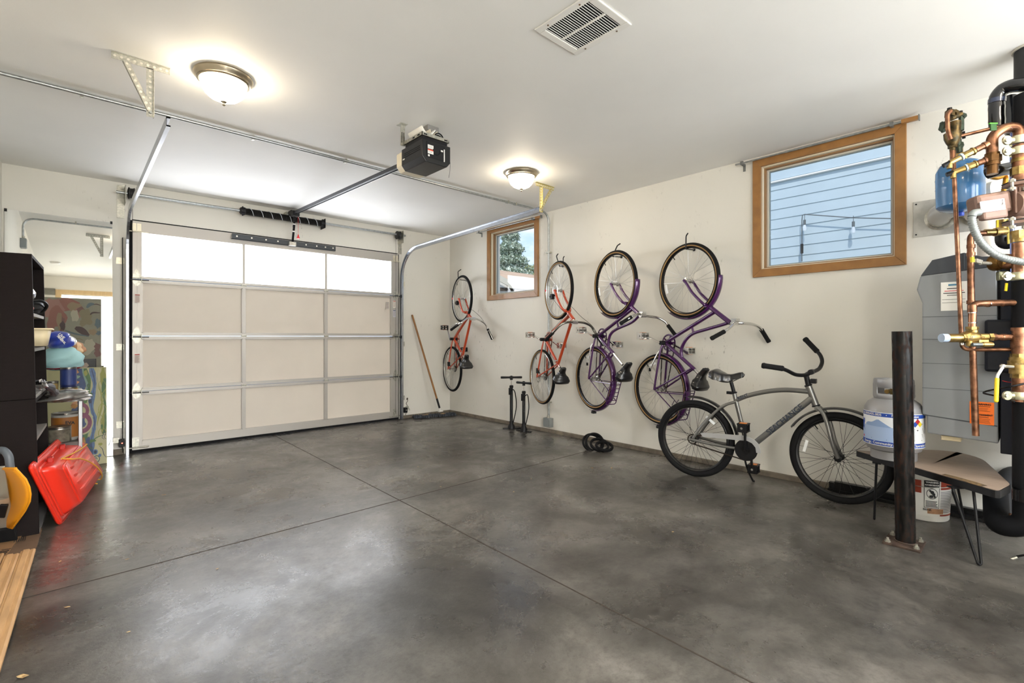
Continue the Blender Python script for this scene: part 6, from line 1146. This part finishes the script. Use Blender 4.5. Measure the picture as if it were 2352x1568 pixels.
# flue through the wall plate
t = thing('flue_plate', 'galvanised wall plate with two round collars above the boiler', 'vent plate', (XR, .40, 1.93))
b = MB(); b.box((XR-.004, .20, 1.708), (XR, .568, 1.935)); b.k = 1
for y in (.553, .215):
    for z in (1.725, 1.918): b.cyl((XR-.004, y, z), (XR-.008, y, z), .005, n=8)
b.build('plate', [mat('plate_galv', 'c6c5bf', .45, .6, var=.3, scale=12), M_ink], t, bevel=.001)
for y in (.435, .275): b = MB(); b.lathe([(.075, 0), (.078, .006), (.064, .012), (.062, .03)], (XR-.004, y, 1.815), (-1, 0, 0), 32); b.build('collar', M_zinc, t)
M_pvc = mat('flue_grey', 'b9b8b2', .35)
t = thing('flue_pipe', 'pale grey flue pipe bending out of the wall plate towards the boiler', 'pipe', (3.9, .43, 1.8))
b = MB(); b.tube(rnd([(XR, .435, 1.815), (XR-.115, .435, 1.815), (XR-.22, .29, 1.86), (XR-.26, .18, 1.87)], .09, 8), .056, 24); b.build('pipe', M_pvc, t)
b = MB(); b.lathe([(.059, -.03), (.059, .03)], (XR-.20, .315, 1.852), (-.22, -.7, .05), 24); b.build('coupling', M_pvc, t)
t = thing('intake_pipe', 'cream coloured intake pipe dropping into the top of the boiler', 'pipe', (3.75, .2, 1.49)); b = MB(); b.tube(rnd([(XR, .275, 1.80), (XR-.16, .275, 1.78), (3.72, .215, 1.72), (3.72, .205, 1.44)], .06, 6), .045, 24); b.build('pipe', mat('pvc_cream', 'd8cfc4', .35), t)
# expansion tank
t = thing('expansion_tank', 'blue expansion tank hanging high on the right by the window', 'tank', (3.554, 0.307, 1.881)); M_tb = mat('tank_blue', '3f78ac', .25, coat=.5)
c0, c1 = Vector((3.554, 0.307, 1.748)), Vector((3.551, 0.310, 1.990)); ax = (c1-c0).normalized(); L_ = (c1-c0).length
b = MB(); b.lathe([(0, .0), (.05, .004), (.085, .016), (.1005, .034), (.1015, L_*.53), (.1025, L_*.55), (.1015, L_*.57), (.1015, L_*.74), (.1025, L_*.76), (.1015, L_*.78), (.1005, L_-.02), (.085, L_+.015), (.05, L_+.035), (0, L_+.042)], c0, ax, 44); b.build('tank_shell', M_tb, t)
b = MB(); b.lathe([(.014, -.022), (.016, -.018), (.016, -.004), (.010, 0)], c0, ax, 12); b.build('air_valve_cap', mat('cap_blue', '2448b4', .4), t)
b = MB(); b.cyl(c0+ax*(L_+.03), c0+ax*(L_+.10), .016, n=12); b.build('tank_nipple', M_brass, t)
# copper work -------------------------------------------------------
def fit(b, a, c, r, n=14): b.cyl(a, c, r, n=n)
t = thing('drain_pipe', 'thin copper pipe dropping from the brass valve and turning right at the bottom', 'pipe', (3.315, 0.281, 1.016))
b = MB(); b.tube(rnd([(3.284, 0.309, 1.953), (3.302, 0.293, 1.432), (3.315, 0.281, 1.009), (3.357, 0.067, 1.015), (3.387, -0.028, 1.016)], .035, 6), .0096, 12); b.build('pipe', M_copper, t)
b = MB(); b.tube([(3.313, 0.283, 1.053), (3.315, 0.281, 1.034)], .0115, 12); b.build('joint', M_chrome, t)
t = thing('relief_pipe', 'thicker open ended copper pipe hanging in front of the grey boiler', 'pipe', (3.338, 0.234, 0.604))
b = MB(); b.tube(rnd([(3.405, 0.145, 1.590), (3.320, 0.250, 1.588), (3.323, 0.247, 1.234), (3.339, 0.232, 0.582)], .03, 6), .0142, 16); b.build('pipe', M_copper, t)
for v in (562, 580, 690): b = MB(); b.tube([Vector((3.321, 0.248, 1.525))+Vector((0, 0, -(v-566)*2.42/FPX)), Vector((3.321, 0.248, 1.525))+Vector((0, 0, -(v-558)*2.42/FPX))], .0172, 16); b.build('coupling', M_copper, t)
b = MB(); b.tube([(3.359, 0.201, 1.592), (3.387, 0.168, 1.593)], .0165, 14); b.tube([(3.387, 0.168, 1.593), (3.425, 0.127, 1.596)], [.021, .014], 14); b.build('union', M_brass, t)
# manifold: bare copper riser with clamps, pump and ball valves
RX = 2341
t = thing('copper_manifold', 'thick copper riser with ball valves and clamps at the right edge of the picture', 'pipe', (3.326, 0.082, 0.813))
def riser(v0, v1, r, m, nm, k=0): b = MB(); b.tube([RD(v0), RD(v1)], r, 24); return b.build(nm, m, t)
fw = Vector((math.sin(YAW), math.cos(YAW), 0)); rt = Vector((math.cos(YAW), -math.sin(YAW), 0))
def PD(u, v, d): return fw*d+rt*((u-1176)/FPX*d)+Vector((0, 0, CAMH+(773.08-v)/FPX*d))
def RD(v, u=2341, d=2.30): return PD(u, v, d)
b = MB(); b.tube([RD(752), RD(922)], .0265, 24); b.build('riser', M_copper, t); b = MB(); b.tube([RD(772), RD(798)], .031, 24); b.tube([RD(752), RD(760)], .030, 24); b.build('tee', M_copper, t)
b = MB(); b.tube([RD(812), RD(820)], .032, 8); b.tube([RD(820), RD(858)], [.036, .036], 24); b.tube([RD(828), RD(846)], .041, 24); b.tube([RD(858), RD(868)], .032, 8)
o = b.build('ball_valve', M_brass, t)
text('FULL PORT', .010, RD(836, 2344, 2.256), rt, (0, 0, 1), mat('cast_shadow_brass', '6d5528', .5), o, 'lettering')
b = MB(); b.tube([PD(2325, 842, 2.28), PD(2305, 841, 2.27)], .009, 10); b.ball(PD(2303, 841, 2.27), .013, 10); b.build('valve_stem', M_chrome, o)
b = MB(); b.tube(rnd([PD(2303, 843, 2.262), PD(2291, 862, 2.26), PD(2290, 872, 2.26)], .02, 5), .006, 8); b.k = 1; b.tube([PD(2290, 868, 2.26), PD(2288, 920, 2.25)], .0082, 10); b.ball(PD(2288, 920, 2.25), .0085, 10); b.build('valve_handle', [M_white, M_yellow], o)
def clamp(v, w_=30, parent=None):
    b = MB(); p = parent or t; b.ring(RD(v), (0, 0, 1), .032, .003, 32, 8, flat=6)
    for q in (0,): b.tube([PD(2316, v, 2.30), PD(2325, v, 2.30)], .014, 12)
    b.lathe([(.021, -.004), (.021, .004)], PD(2313, v, 2.29), fw, 20); b.build('pipe_clamp', mat('clamp_zinc', 'd0ccae', .35, .8), p); b = MB(); b.lathe([(.010, -.004), (.010, .004)], PD(2313, v, 2.282), fw, 6); b.build('clamp_bolt', M_zinc, p)
clamp(908)
# upper part of the riser above the pump
b = MB(); b.tube([RD(333), RD(458)], .0255, 24); b.build('riser', M_copper, t); b = MB(); b.tube([RD(384), RD(402)], .032, 8); b.tube([RD(364), RD(372)], .029, 24); b.build('union', M_brass, t); clamp(322); clamp(347)
b = MB(); b.tube(rnd([PD(2279, 352, 2.34), PD(2278, 312, 2.34), PD(2310, 292, 2.32), RD(293), RD(330)], .045, 8), .0225, 20); b.build('return_bend', M_copper, t)
b = MB(); b.tube([PD(2311, 298, 2.32), PD(2313, 296, 2.32)], .0245, 20); b.build('solder_joint', M_chrome, t)
b = MB(); b.tube([RD(558), RD(640)], .0265, 24); b.build('riser', M_copper, t); b = MB(); b.tube([RD(530), RD(548)], .033, 8); b.tube([RD(548), RD(556)], .030, 20); b.build('union', M_brass, t); clamp(634)
b = MB(); b.tube([RD(695), RD(696)], .03, 12)
# mixing branch
b = MB(); b.tube([PD(2279, 346, 2.34), PD(2279, 400, 2.34)], .022, 20); b.tube([PD(2279, 352, 2.34), PD(2279, 358, 2.34)], .028, 20); b.tube([PD(2279, 358, 2.34), PD(2279, 372, 2.34)], .034, 8); b.tube([PD(2279, 372, 2.34), PD(2279, 380, 2.34)], .029, 20); b.build('union', mat('bronze_dark', '6e4f30', .35, .9, var=.3, scale=30), t)
for (ua, va, ub, vb) in ((2270, 330, 2205, 362), (2270, 366, 2216, 386)):
    b = MB(); A_, B2 = PD(ua, va, 2.34), PD(ub, vb, 2.38); b.tube([A_, A_*.55+B2*.45], .0145, 16); b.tube([A_*.92+B2*.08, A_*.84+B2*.16], .018, 16); b.build('branch', M_copper, t)
    b = MB(); b.tube([A_*.52+B2*.48, A_*.10+B2*.90], .0165, 8); b.tube([A_*.48+B2*.52, A_*.44+B2*.56], .020, 12); b.tube([A_*.16+B2*.84, A_*.10+B2*.90], .020, 6); b.build('branch_valve', M_brass, t)
    C2 = B2+(B2-A_).normalized()*.045; b = MB(); b.tube([A_*.10+B2*.90, A_*.03+B2*.97], .0175, 12); b.build('nylon_washer', mat('ptfe_blue', 'b8d0de', .5), t)
    b = MB(); b.tube([B2, C2], .013, 8); b.tube([C2, C2+Vector((0, 0, -.028))], .012, 10); b.build('bib', M_brass, t); b = MB(); b.tube([C2, C2+(B2-A_).normalized()*.028], .012, 6); b.build('bib_knob', M_black, t)
b = MB(); b.beam(PD(2282, 300, 2.32), PD(2281, 284, 2.32), .030, .008, fw); b.k = 1; b.beam(PD(2281, 285, 2.32), PD(2281, 282, 2.32), .040, .010, fw); b.build('green_handle', [mat('handle_green_dark', '24521f', .5), mat('handle_green', '53b42e', .5)], t, smooth=False, bevel=.003)
# circulator pump
t = thing('circulator_pump', 'brown cast circulator pump with a white rating plate on the copper riser', 'pump', RD(500)); M_pmp = mat('pump_brown', '8a6f62', .45, .3, var=.08, scale=40)
b = MB(); A_, B2 = PD(2231, 478, 2.36), PD(2312, 464, 2.33)
axp = (B2-A_); b.beam(A_, B2, .085, .105); b.build('motor_housing', M_pmp, t, smooth=False, bevel=.018)
b = MB(); b.beam(PD(2250, 486, 2.30), PD(2308, 478, 2.28), .04, .090); b.build('control_box', M_pmp, t, smooth=False, bevel=.010)
b = MB(); b.beam(PD(2252, 476, 2.278), PD(2308, 468, 2.258), .003, .052); b.k = 1
for i in range(6): b.beam(PD(2262, 463+4.2*i, 2.272), PD(2292, 459+4.2*i, 2.260), .0012, .0025)
o = b.build('rating_plate', [mat('plate_white', 'e6e0e0', .35), mat('plate_print', '9a9090', .6)], t, smooth=False); text('taco', .016, PD(2302, 464, 2.252), (0, 0, 1), -rt, mat('plate_ink', '4a3f3a', .5), o, 'lettering', bold=.0004)
b = MB()
for u in (2312, 2322): b.beam(PD(u, 466, 2.33), PD(u+6, 465.5, 2.327), .12, .125)
b.build('flange_ring', M_pmp, t, smooth=False, bevel=.014)
b = MB(); b.lathe([(.0, -.05), (.055, -.045), (.068, -.02), (.068, .02), (.055, .045), (0, .05)], RD(470, 2345), rt, 28); b.tube([RD(430), RD(510)], .030, 24); b.build('volute', M_pmp, t)
for v in (424, 512):
    b = MB(); p = RD(v); b.lathe([(.033, -.007), (.058, -.007), (.058, .007), (.033, .007)], p, (0, 0, 1), 6); b.k = 1; b.lathe([(.034, .008), (.060, .008), (.060, .012), (.034, .012)], p, (0, 0, 1), 6); b.build('pump_flange', [M_pmp, M_ink], t)
    for du in (-16, 14): b = MB(); b.tube([PD(2341+du, v-14, 2.262), PD(2341+du, v+14, 2.262)], .006, 8); b.lathe([(.012, -.006), (.012, .006)], PD(2341+du, v-9, 2.262), (0, 0, 1), 6); b.lathe([(.012, -.006), (.012, .006)], PD(2341+du, v+9, 2.262), (0, 0, 1), 6); b.build('flange_bolt', M_zinc, t)
t = thing('flexible_conduit', 'ribbed grey flexible conduit sweeping down from the circulator pump', 'conduit', PD(2280, 560, 2.27))
P = crv([PD(2250, 487, 2.27), PD(2236, 490, 2.27), PD(2232, 504, 2.27), PD(2238, 528, 2.27), PD(2252, 555, 2.265), PD(2274, 576, 2.26), PD(2304, 592, 2.25), PD(2352, 602, 2.23), PD(2400, 608, 2.2)], 5)
b = MB(); b.tube(P[:9], .0165, 14); b.build('elbow_connector', M_grey, t)
P2 = []; R2 = []; L0 = P[8:]
tot = [0]; [tot.append(tot[-1]+(L0[i+1]-L0[i]).length) for i in range(len(L0)-1)]; nn2 = int(tot[-1]/.0035)
for i in range(nn2):
    s_ = tot[-1]*i/nn2; k = max(q for q in range(len(tot)) if tot[q] <= s_+1e-9); k = min(k, len(L0)-2); f_ = (s_-tot[k])/(tot[k+1]-tot[k]); P2.append(L0[k]*(1-f_)+L0[k+1]*f_); R2.append(.0165 if i % 3 else .0138)
b = MB(); b.tube(P2, R2, 14); b.build('ribbed_hose', M_grey, t, angle=80)
# brass bypass valve
t = thing('bypass_valve', 'brass differential bypass valve with a pale blue cap across the copper pipes', 'valve', PD(2240, 776, 2.36))
dv = 2.37
b = MB(); b.tube([PD(2175, 776, dv), PD(2208, 776, dv)], .0205, 24); b.tube([PD(2206, 776, dv), PD(2212, 776, dv)], .024, 8); b.tube([PD(2212, 776, dv), PD(2220, 775, dv), PD(2236, 774, dv), PD(2243, 774, dv)], [.024, .031, .033, .027], 28); b.tube([PD(2243, 774, dv), PD(2270, 774, dv-.02)], .018, 24); b.tube([PD(2270, 774, dv-.02), PD(2280, 774, dv-.025)], .020, 6); b.tube([PD(2233, 758, dv), PD(2233, 776, dv)], .023, 20); b.tube([PD(2233, 750, dv), PD(2233, 757, dv)], .0245, 8)
b.tube([PD(2224, 791, dv-.02), PD(2280, 791, dv-.04)], .0105, 16); b.tube([PD(2256, 791, dv-.03), PD(2276, 791, dv-.035)], .0135, 16); b.tube([PD(2226, 783, dv-.02), PD(2226, 794, dv-.02)], .013, 16); b.beam(PD(2246, 783, dv-.02), PD(2268, 783, dv-.03), .02, .012); b.build('valve_body', M_brass, t)
b = MB(); b.tube([PD(2162, 776, dv), PD(2176, 776, dv)], .0205, 24); b.build('adjustment_cap', mat('cap_pale_blue', 'aebfd6', .4), t)
b = MB(); b.tube([PD(2233, 791, dv-.048), PD(2255, 791, dv-.055)], .0085, 12); b.build('gauge_window', mat('gauge_glass', '6a6f70', .15, .3), t)
text('20', .020, PD(2231, 776, dv-.040), rt*.3+Vector((0, 0, 1)), -rt+Vector((0, 0, .3)), mat('brass_shadow', '4b3a18', .6), t, 'lettering', bold=.0004); text('2', .018, PD(2259, 774, dv-.035), rt*.3+Vector((0, 0, 1)), -rt+Vector((0, 0, .3)), mat('brass_shadow', '', .6), t, 'lettering')
t = thing('copper_branch', 'copper branch pipe running from the brass bypass valve up and right to the riser', 'pipe', PD(2233, 720, dv))
b = MB(); b.tube(rnd([PD(2233, 752, dv), PD(2234, 698, dv), PD(2262, 696, dv-.01), PD(2322, 695, dv-.05), RD(695)], .03, 6), .0155, 18); b.build('pipe', M_copper, t)
b = MB(); b.tube([PD(2233, 700, dv), PD(2233, 717, dv)], .0185, 18); b.tube([PD(2263, 697, dv-.01), PD(2270, 697, dv-.015)], .0170, 18); b.tube([PD(2300, 696, dv-.035), PD(2306, 696, dv-.04)], .0170, 18); b.build('fitting', M_copper, t)
b = MB(); b.tube([PD(2233, 717, dv), PD(2233, 719, dv)], .0175, 18); b.tube([PD(2269, 697, dv-.015), PD(2270.5, 697, dv-.015)], .0175, 18); b.tube([PD(2233, 740, dv), PD(2233, 742, dv)], .0175, 18); b.build('solder_joint', M_chrome, t)
b = MB(); b.tube([PD(2280, 774, dv-.025), RD(774)], .0145, 18); b.tube([PD(2280, 774, dv-.025), PD(2288, 774, dv-.03)], .0185, 8); b.tube([PD(2300, 774, dv-.04), PD(2312, 774, dv-.045)], .0165, 18); b.build('pipe', M_copper, t)
# backflow valve stack
t = thing('backflow_valve', 'tarnished brass and copper valve stack standing up left of the blue tank', 'valve', PD(2190, 300, 2.44)); M_tar = mat('tarnished_brass', '75603c', .42, .85, col2='3f3a2c', scale=40); dq = 2.44
b = MB(); b.tube(rnd([PD(2188, 346, dq), PD(2188, 330, dq)], .01), .0125, 14); b.tube([PD(2188, 336, dq), PD(2188, 328, dq), PD(2188, 318, dq), PD(2188, 306, dq)], [.016, .026, .034, .036], 24); b.tube([PD(2188, 334, dq), PD(2188, 340, dq)], .019, 6); b.tube([PD(2192, 306, dq), PD(2194, 280, dq)], .024, 16); b.tube([PD(2184, 272, dq), PD(2207, 262, dq)], .013, 10); b.build('valve_body', M_tar, t)
b = MB(); b.tube(rnd([PD(2184, 320, dq-.03), PD(2177, 300, dq-.03), PD(2176, 262, dq-.03), PD(2184, 255, dq-.03)], .03), .0100, 14); b.build('side_pipe', M_copper, t)
b = MB(); b.tube([PD(2181, 268, dq), PD(2182, 254, dq)], .020, 6); b.tube([PD(2190, 262, dq), PD(2196, 258, dq)], .018, 6); b.build('union', M_tar, t); b = MB(); b.tube([PD(2181, 256, dq), PD(2181, 248, dq)], .010, 10); b.build('vent_cap', M_black, t)
b = MB(); b.tube([PD(2208, 300, dq), PD(2208, 262, dq)], .011, 8); b.tube([PD(2208, 270, dq), PD(2214, 264, dq)], .015, 6); b.tube([PD(2201, 320, dq), PD(2204, 350, dq)], .012, 8); b.ball(PD(2165, 292, dq), .016, 10, (1.3, 1, 1.6), jit=.2); b.ball(PD(2206, 335, dq), .016, 8, (1, 1, 1.5), jit=.25); b.build('test_cock', mat('verdigris', '4a5648', .6, .5, var=.5, scale=50), t); b = MB(); b.tube([PD(2206, 262, dq), PD(2206, 255, dq)], .009, 6); b.tube([PD(2212, 302, dq), PD(2214, 318, dq)], .007, 6); b.build('screw_cap', M_black, t)
b = MB(); b.tube([PD(2188, 346, dq), PD(2189, 378, dq)], .0115, 14); b.build('pipe', M_copper, t)
t = thing('copper_feed', 'thin copper pipe running right from the tarnished valve behind the green handle', 'pipe', PD(2260, 300, 2.42)); b = MB(); b.tube([PD(2186, 317, 2.43), PD(2324, 284, 2.36), PD(2400, 266, 2.32)], .0085, 12); b.build('pipe', M_copper, t)
# insulated pipes
M_ins = mat('pipe_insulation', '141518', .75, spec=.2, bump=.25, scale=50); M_tape = mat('black_tape', '0c0d10', .2, coat=.7, bump=.4, scale=14)
t = thing('insulated_pipe', 'black foam covered pipe rising from a floor bend at the right edge', 'insulated pipe', RD(1240)); b = MB()
b.tube(rnd([PD(2358, 916, 2.30), PD(2358, 1120, 2.30), PD(2358, 1208, 2.30), PD(2290, 1208, 2.38), PD(2286, 1130, 2.52)], .10, 8), .049, 24); b.build('foam_sleeve', M_ins, t)
b = MB(); b.tube([PD(2358, 1120, 2.30), PD(2358, 1150, 2.30)], .0505, 24); b.build('tape_band', M_tape, t)
t = thing('insulated_pipe', 'short grey foam covered pipe slanting up behind the floor bend', 'insulated pipe', PD(2290, 1140, 2.5)); b = MB(); b.tube(crv([PD(2295, 1182, 2.48), PD(2301, 1140, 2.56), PD(2318, 1098, 2.68), PD(2345, 1090, 2.74)], 5), .050, 24); b.build('foam_sleeve', mat('foam_grey', '26282b', .75, bump=.25, scale=40), t)
b = MB(); b.tube(rnd([PD(2272, 1196, 2.52), PD(2278, 1177, 2.45), PD(2300, 1184, 2.42), PD(2325, 1189, 2.38)], .03, 5), .021, 18); b.build('copper_elbow', M_copper, t)
t = thing('insulated_pipe', 'black foam covered riser in front of the boiler casing above the brass tee', 'insulated pipe', RD(700)); b = MB(); b.tube([PD(2357, 645, 2.30), PD(2357, 752, 2.30)], .050, 24); b.build('foam_sleeve', M_ins, t)
t = thing('insulated_pipe', 'glossy black taped pipe loop curving over beside the ceiling riser', 'insulated pipe', PD(2300, 230, 2.35)); b = MB()
b.tube(crv([PD(2290, 292, 2.40), PD(2289, 255, 2.40), PD(2291, 222, 2.40), PD(2308, 203, 2.38), PD(2335, 196, 2.34), PD(2372, 198, 2.30), PD(2400, 230, 2.27)], 5), [.031, .031, .032, .031]*7+[.032, .031, .031], 22); b.build('taped_sleeve', M_tape, t, angle=80); b = MB(); b.tube([PD(2289, 236, 2.40), PD(2290, 226, 2.398)], .0335, 22); b.build('tape_highlight', mat('tape_blue', '27304a', .12, coat=1.0), t)
b = MB(); b.tube([PD(2364, 216, 2.30), PD(2364, 292, 2.30)], .054, 24); b.build('foam_sleeve', M_ins, t)
t = thing('insulated_pipe', 'black wrapped pipe rising straight through the ceiling at the right edge', 'insulated pipe', PD(2352, 60, 2.36)); z_ = Vector((0, 0, 1)); pb = PD(2378, 190, 2.36); b = MB(); b.tube([pb, Vector((pb.x, pb.y, ZC))], .074, 28); b.build('foam_sleeve', mat('sleeve_black', '121314', .5), t)
b = MB(); b.ring((pb.x, pb.y, ZC-.004), (0, 0, 1), .078, .006, 32, 6); b.build('ceiling_gap', mat('gap_pale', 'c9c4b8', .8), t)
t = thing('insulated_pipe', 'black taped pipe behind the loop, angled down to the right', 'insulated pipe', PD(2320, 270, 2.5)); b = MB(); b.tube(crv([PD(2318, 225, 2.56), PD(2322, 265, 2.54), PD(2325, 300, 2.52), PD(2350, 285, 2.46)], 5), .032, 18); b.build('taped_sleeve', M_tape, t)
t = thing('insulated_pipe', 'stubby black covered joint under the copper return bend', 'insulated pipe', PD(2280, 395, 2.36)); b = MB(); b.tube(crv([PD(2268, 398, 2.40), PD(2282, 393, 2.38), PD(2302, 390, 2.38), PD(2330, 384, 2.38)], 4), .030, 18); b.build('foam_sleeve', M_tape, t)
t = thing('gas_hose', 'yellow ribbed gas hose looping under the black pipe joint', 'hose', PD(2280, 410, 2.46)); P = crv([PD(2268, 372, 2.46), PD(2266, 392, 2.46), PD(2272, 404, 2.46), PD(2290, 408, 2.46), PD(2306, 404, 2.46), PD(2310, 412, 2.46), PD(2305, 440, 2.46), PD(2303, 460, 2.46)], 14); b = MB(); b.tube(P, [.0115 if i % 2 else .0092 for i in range(len(P))], 12); b.build('ribbed_hose', mat('hose_yellow', 'b98528', .4, .5), t, angle=80)
t = thing('gas_valve', 'brass gas valve with yellow tag behind the circulator pump', 'valve', PD(2300, 520, 2.5)); b = MB(); b.tube([PD(2302, 505, 2.5), PD(2302, 540, 2.5)], .024, 14); b.tube([PD(2285, 533, 2.46), PD(2322, 528, 2.46)], .016, 12); b.build('valve_body', M_brass, t); b = MB(); b.beam(PD(2291, 505, 2.44), PD(2291, 522, 2.44), .010, .004, fw); b.beam(PD(2316, 505, 2.42), PD(2318, 560, 2.42), .016, .004, fw); b.build('yellow_tag', M_yellow, t)
t = thing('condensate_trap', 'dark plastic trap beside the cream intake pipe above the boiler', 'trap', PD(2312, 555, 2.5)); b = MB(); b.tube(crv([PD(2300, 535, 2.52), PD(2302, 556, 2.52), PD(2318, 560, 2.5), PD(2326, 545, 2.48)], 5), .026, 16); b.build('trap_body', M_black, t)
t = thing('isolation_valve', 'bronze valve with a yellow tipped lever just above the boiler cover', 'valve', PD(2290, 604, 2.38)); M_brz = mat('bronze', '8a6a3a', .35, .9, col2='5e431f', scale=30)
b = MB(); c_ = PD(2288, 603, 2.37); b.lathe([(.036, -.02), (.040, -.01), (.040, .01), (.034, .02)], c_, fw*-1+rt*.3, 24); b.lathe([(.0, .028), (.030, .024), (.032, .018)], c_, fw*-1+rt*.3, 24); b.tube([c_, PD(2322, 612, 2.34)], .020, 16); b.build('valve_body', M_brz, t)
b = MB(); b.tube([PD(2274, 605, 2.36), PD(2252, 604, 2.34)], .009, 10); b.beam(PD(2254, 602, 2.34), PD(2240, 598, 2.33), .018, .012, fw); b.build('lever', M_zinc, t); b = MB(); b.beam(PD(2233, 590, 2.325), PD(2234, 602, 2.325), .012, .010, fw); b.build('lever_tip', M_yellow, t)
b = MB(); b.tube([PD(2300, 611, 2.36), RD(608)], .0155, 14); b.tube([PD(2308, 590, 2.36), RD(590)], .0145, 14); b.build('copper_stub', M_copper, t)
t = thing('relay_box', 'small metal gauge box with a yellow bracket above the dark casing', 'box', PD(2300, 634, 2.36)); b = MB(); b.beam(PD(2291, 634, 2.36), PD(2311, 633, 2.35), .03, .042); b.build('box', mat('box_metal', '8d8c70', .3, .7), t, smooth=False, bevel=.004); b = MB(); b.beam(PD(2312, 650, 2.33), PD(2310, 668, 2.33), .010, .005, fw); b.build('yellow_lever', M_yellow, t)
b = MB(); b.tube([PD(2326, 300, 2.40), PD(2324, 470, 2.40), PD(2326, 600, 2.40), PD(2326, 640, 2.40)], .0095, 12); tag(b.build('strut_channel', mat('strut_blue', '7c8ac0', .3, .8)), 'thin bluish steel channel standing behind the copper riser', 'strut')
b = MB(); b.tube(crv([PD(2352, 881, 2.27), PD(2318, 888, 2.29), PD(2290, 893, 2.36), PD(2266, 898, 2.41), PD(2259, 902, 2.41), PD(2268, 905, 2.40), PD(2300, 912, 2.33), PD(2330, 922, 2.27)], 6), .0042, 8); tag(b.build('cable_loop', M_black), 'black cable loop sticking out beside the yellow valve handle', 'cable')
b = MB(); b.tube(crv([PD(2302, 874, 2.36), PD(2316, 877, 2.34), PD(2335, 878, 2.32)], 4), .0016, 5); tag(b.build('thin_wires', M_red), 'thin red wires beside the large ball valve', 'wire')
b = MB(); b.tube(crv([PD(2326, 1280, 2.36), PD(2338, 1277, 2.35), PD(2380, 1270, 2.3)], 4), .005, 8); b.k = 1; b.tube([PD(2321, 1284, 2.355), PD(2336, 1279, 2.345)], .0075, 8); tag(b.build('floor_cable', [M_black, M_zinc]), 'black cable with a metal connector lying on the floor at the right edge', 'cable')
# ------------------------------------------------------------------ dry leaves and scraps on the floor
rr = random.Random(11); M_leaf = mat('dry_leaf', '8a6a42', .8, col2='c9ad7c', scale=60)
def leaf(x, y, s_, label, m=None):
    b = MB(); a = rr.random()*6; c, sn = math.cos(a), math.sin(a); pts = [(-1, 0, .1), (-.4, .45, .35), (.3, .4, .2), (1, .05, .5), (.35, -.35, .1), (-.4, -.4, .3)]
    P = [Vector((x+(p[0]*c-p[1]*sn)*s_, y+(p[0]*sn+p[1]*c)*s_, .002+p[2]*s_*.5)) for p in pts]; b.add(P+[Vector((x, y, .003))], [(0, 1, 6), (1, 2, 6), (2, 3, 6), (3, 4, 6), (4, 5, 6), (5, 0, 6)]); tag(b.build('dry_leaf', m or M_leaf, smooth=False, solid=.0006), label, 'leaf', 'scattered dry leaves on the floor')
for p, s_, l in (((-0.009, 2.614, 0.000), .011, 'curled tan leaf in the left foreground'), ((0.203, 2.980, 0.000), .010, 'small brown leaf on the left part of the floor'), ((-0.111, 2.173, 0.000), .020, 'dark twiggy leaf at the bottom left corner'), ((0.470, 4.025, 0.000), .014, 'pale leaf near the dark stain left of centre'), ((0.157, 2.244, 0.000), .007, 'tiny orange leaf in the left foreground'), ((0.503, 2.577, 0.000), .008, 'tiny brown leaf left of the long joint'), ((-0.035, 3.167, 0.000), .009, 'two tone scrap beyond the moulding strips'), ((2.450, 1.378, 0.000), .010, 'dry leaf on the floor right of centre'), ((2.269, 2.474, 0.000), .010, 'dark leaf near the joint crossing'), ((3.156, 2.493, 0.000), .012, 'brown leaf in front of the folded inner tube'), ((3.275, 2.385, 0.000), .013, 'second brown leaf in front of the inner tube'), ((1.961, 2.912, 0.000), .008, 'small dark scrap between the joints'), ((2.575, 2.612, 0.000), .008, 'small dark scrap right of the cross joint'), ((2.125, 3.486, 0.000), .008, 'small pale scrap near the mop')): leaf(p[0], p[1], s_, l)
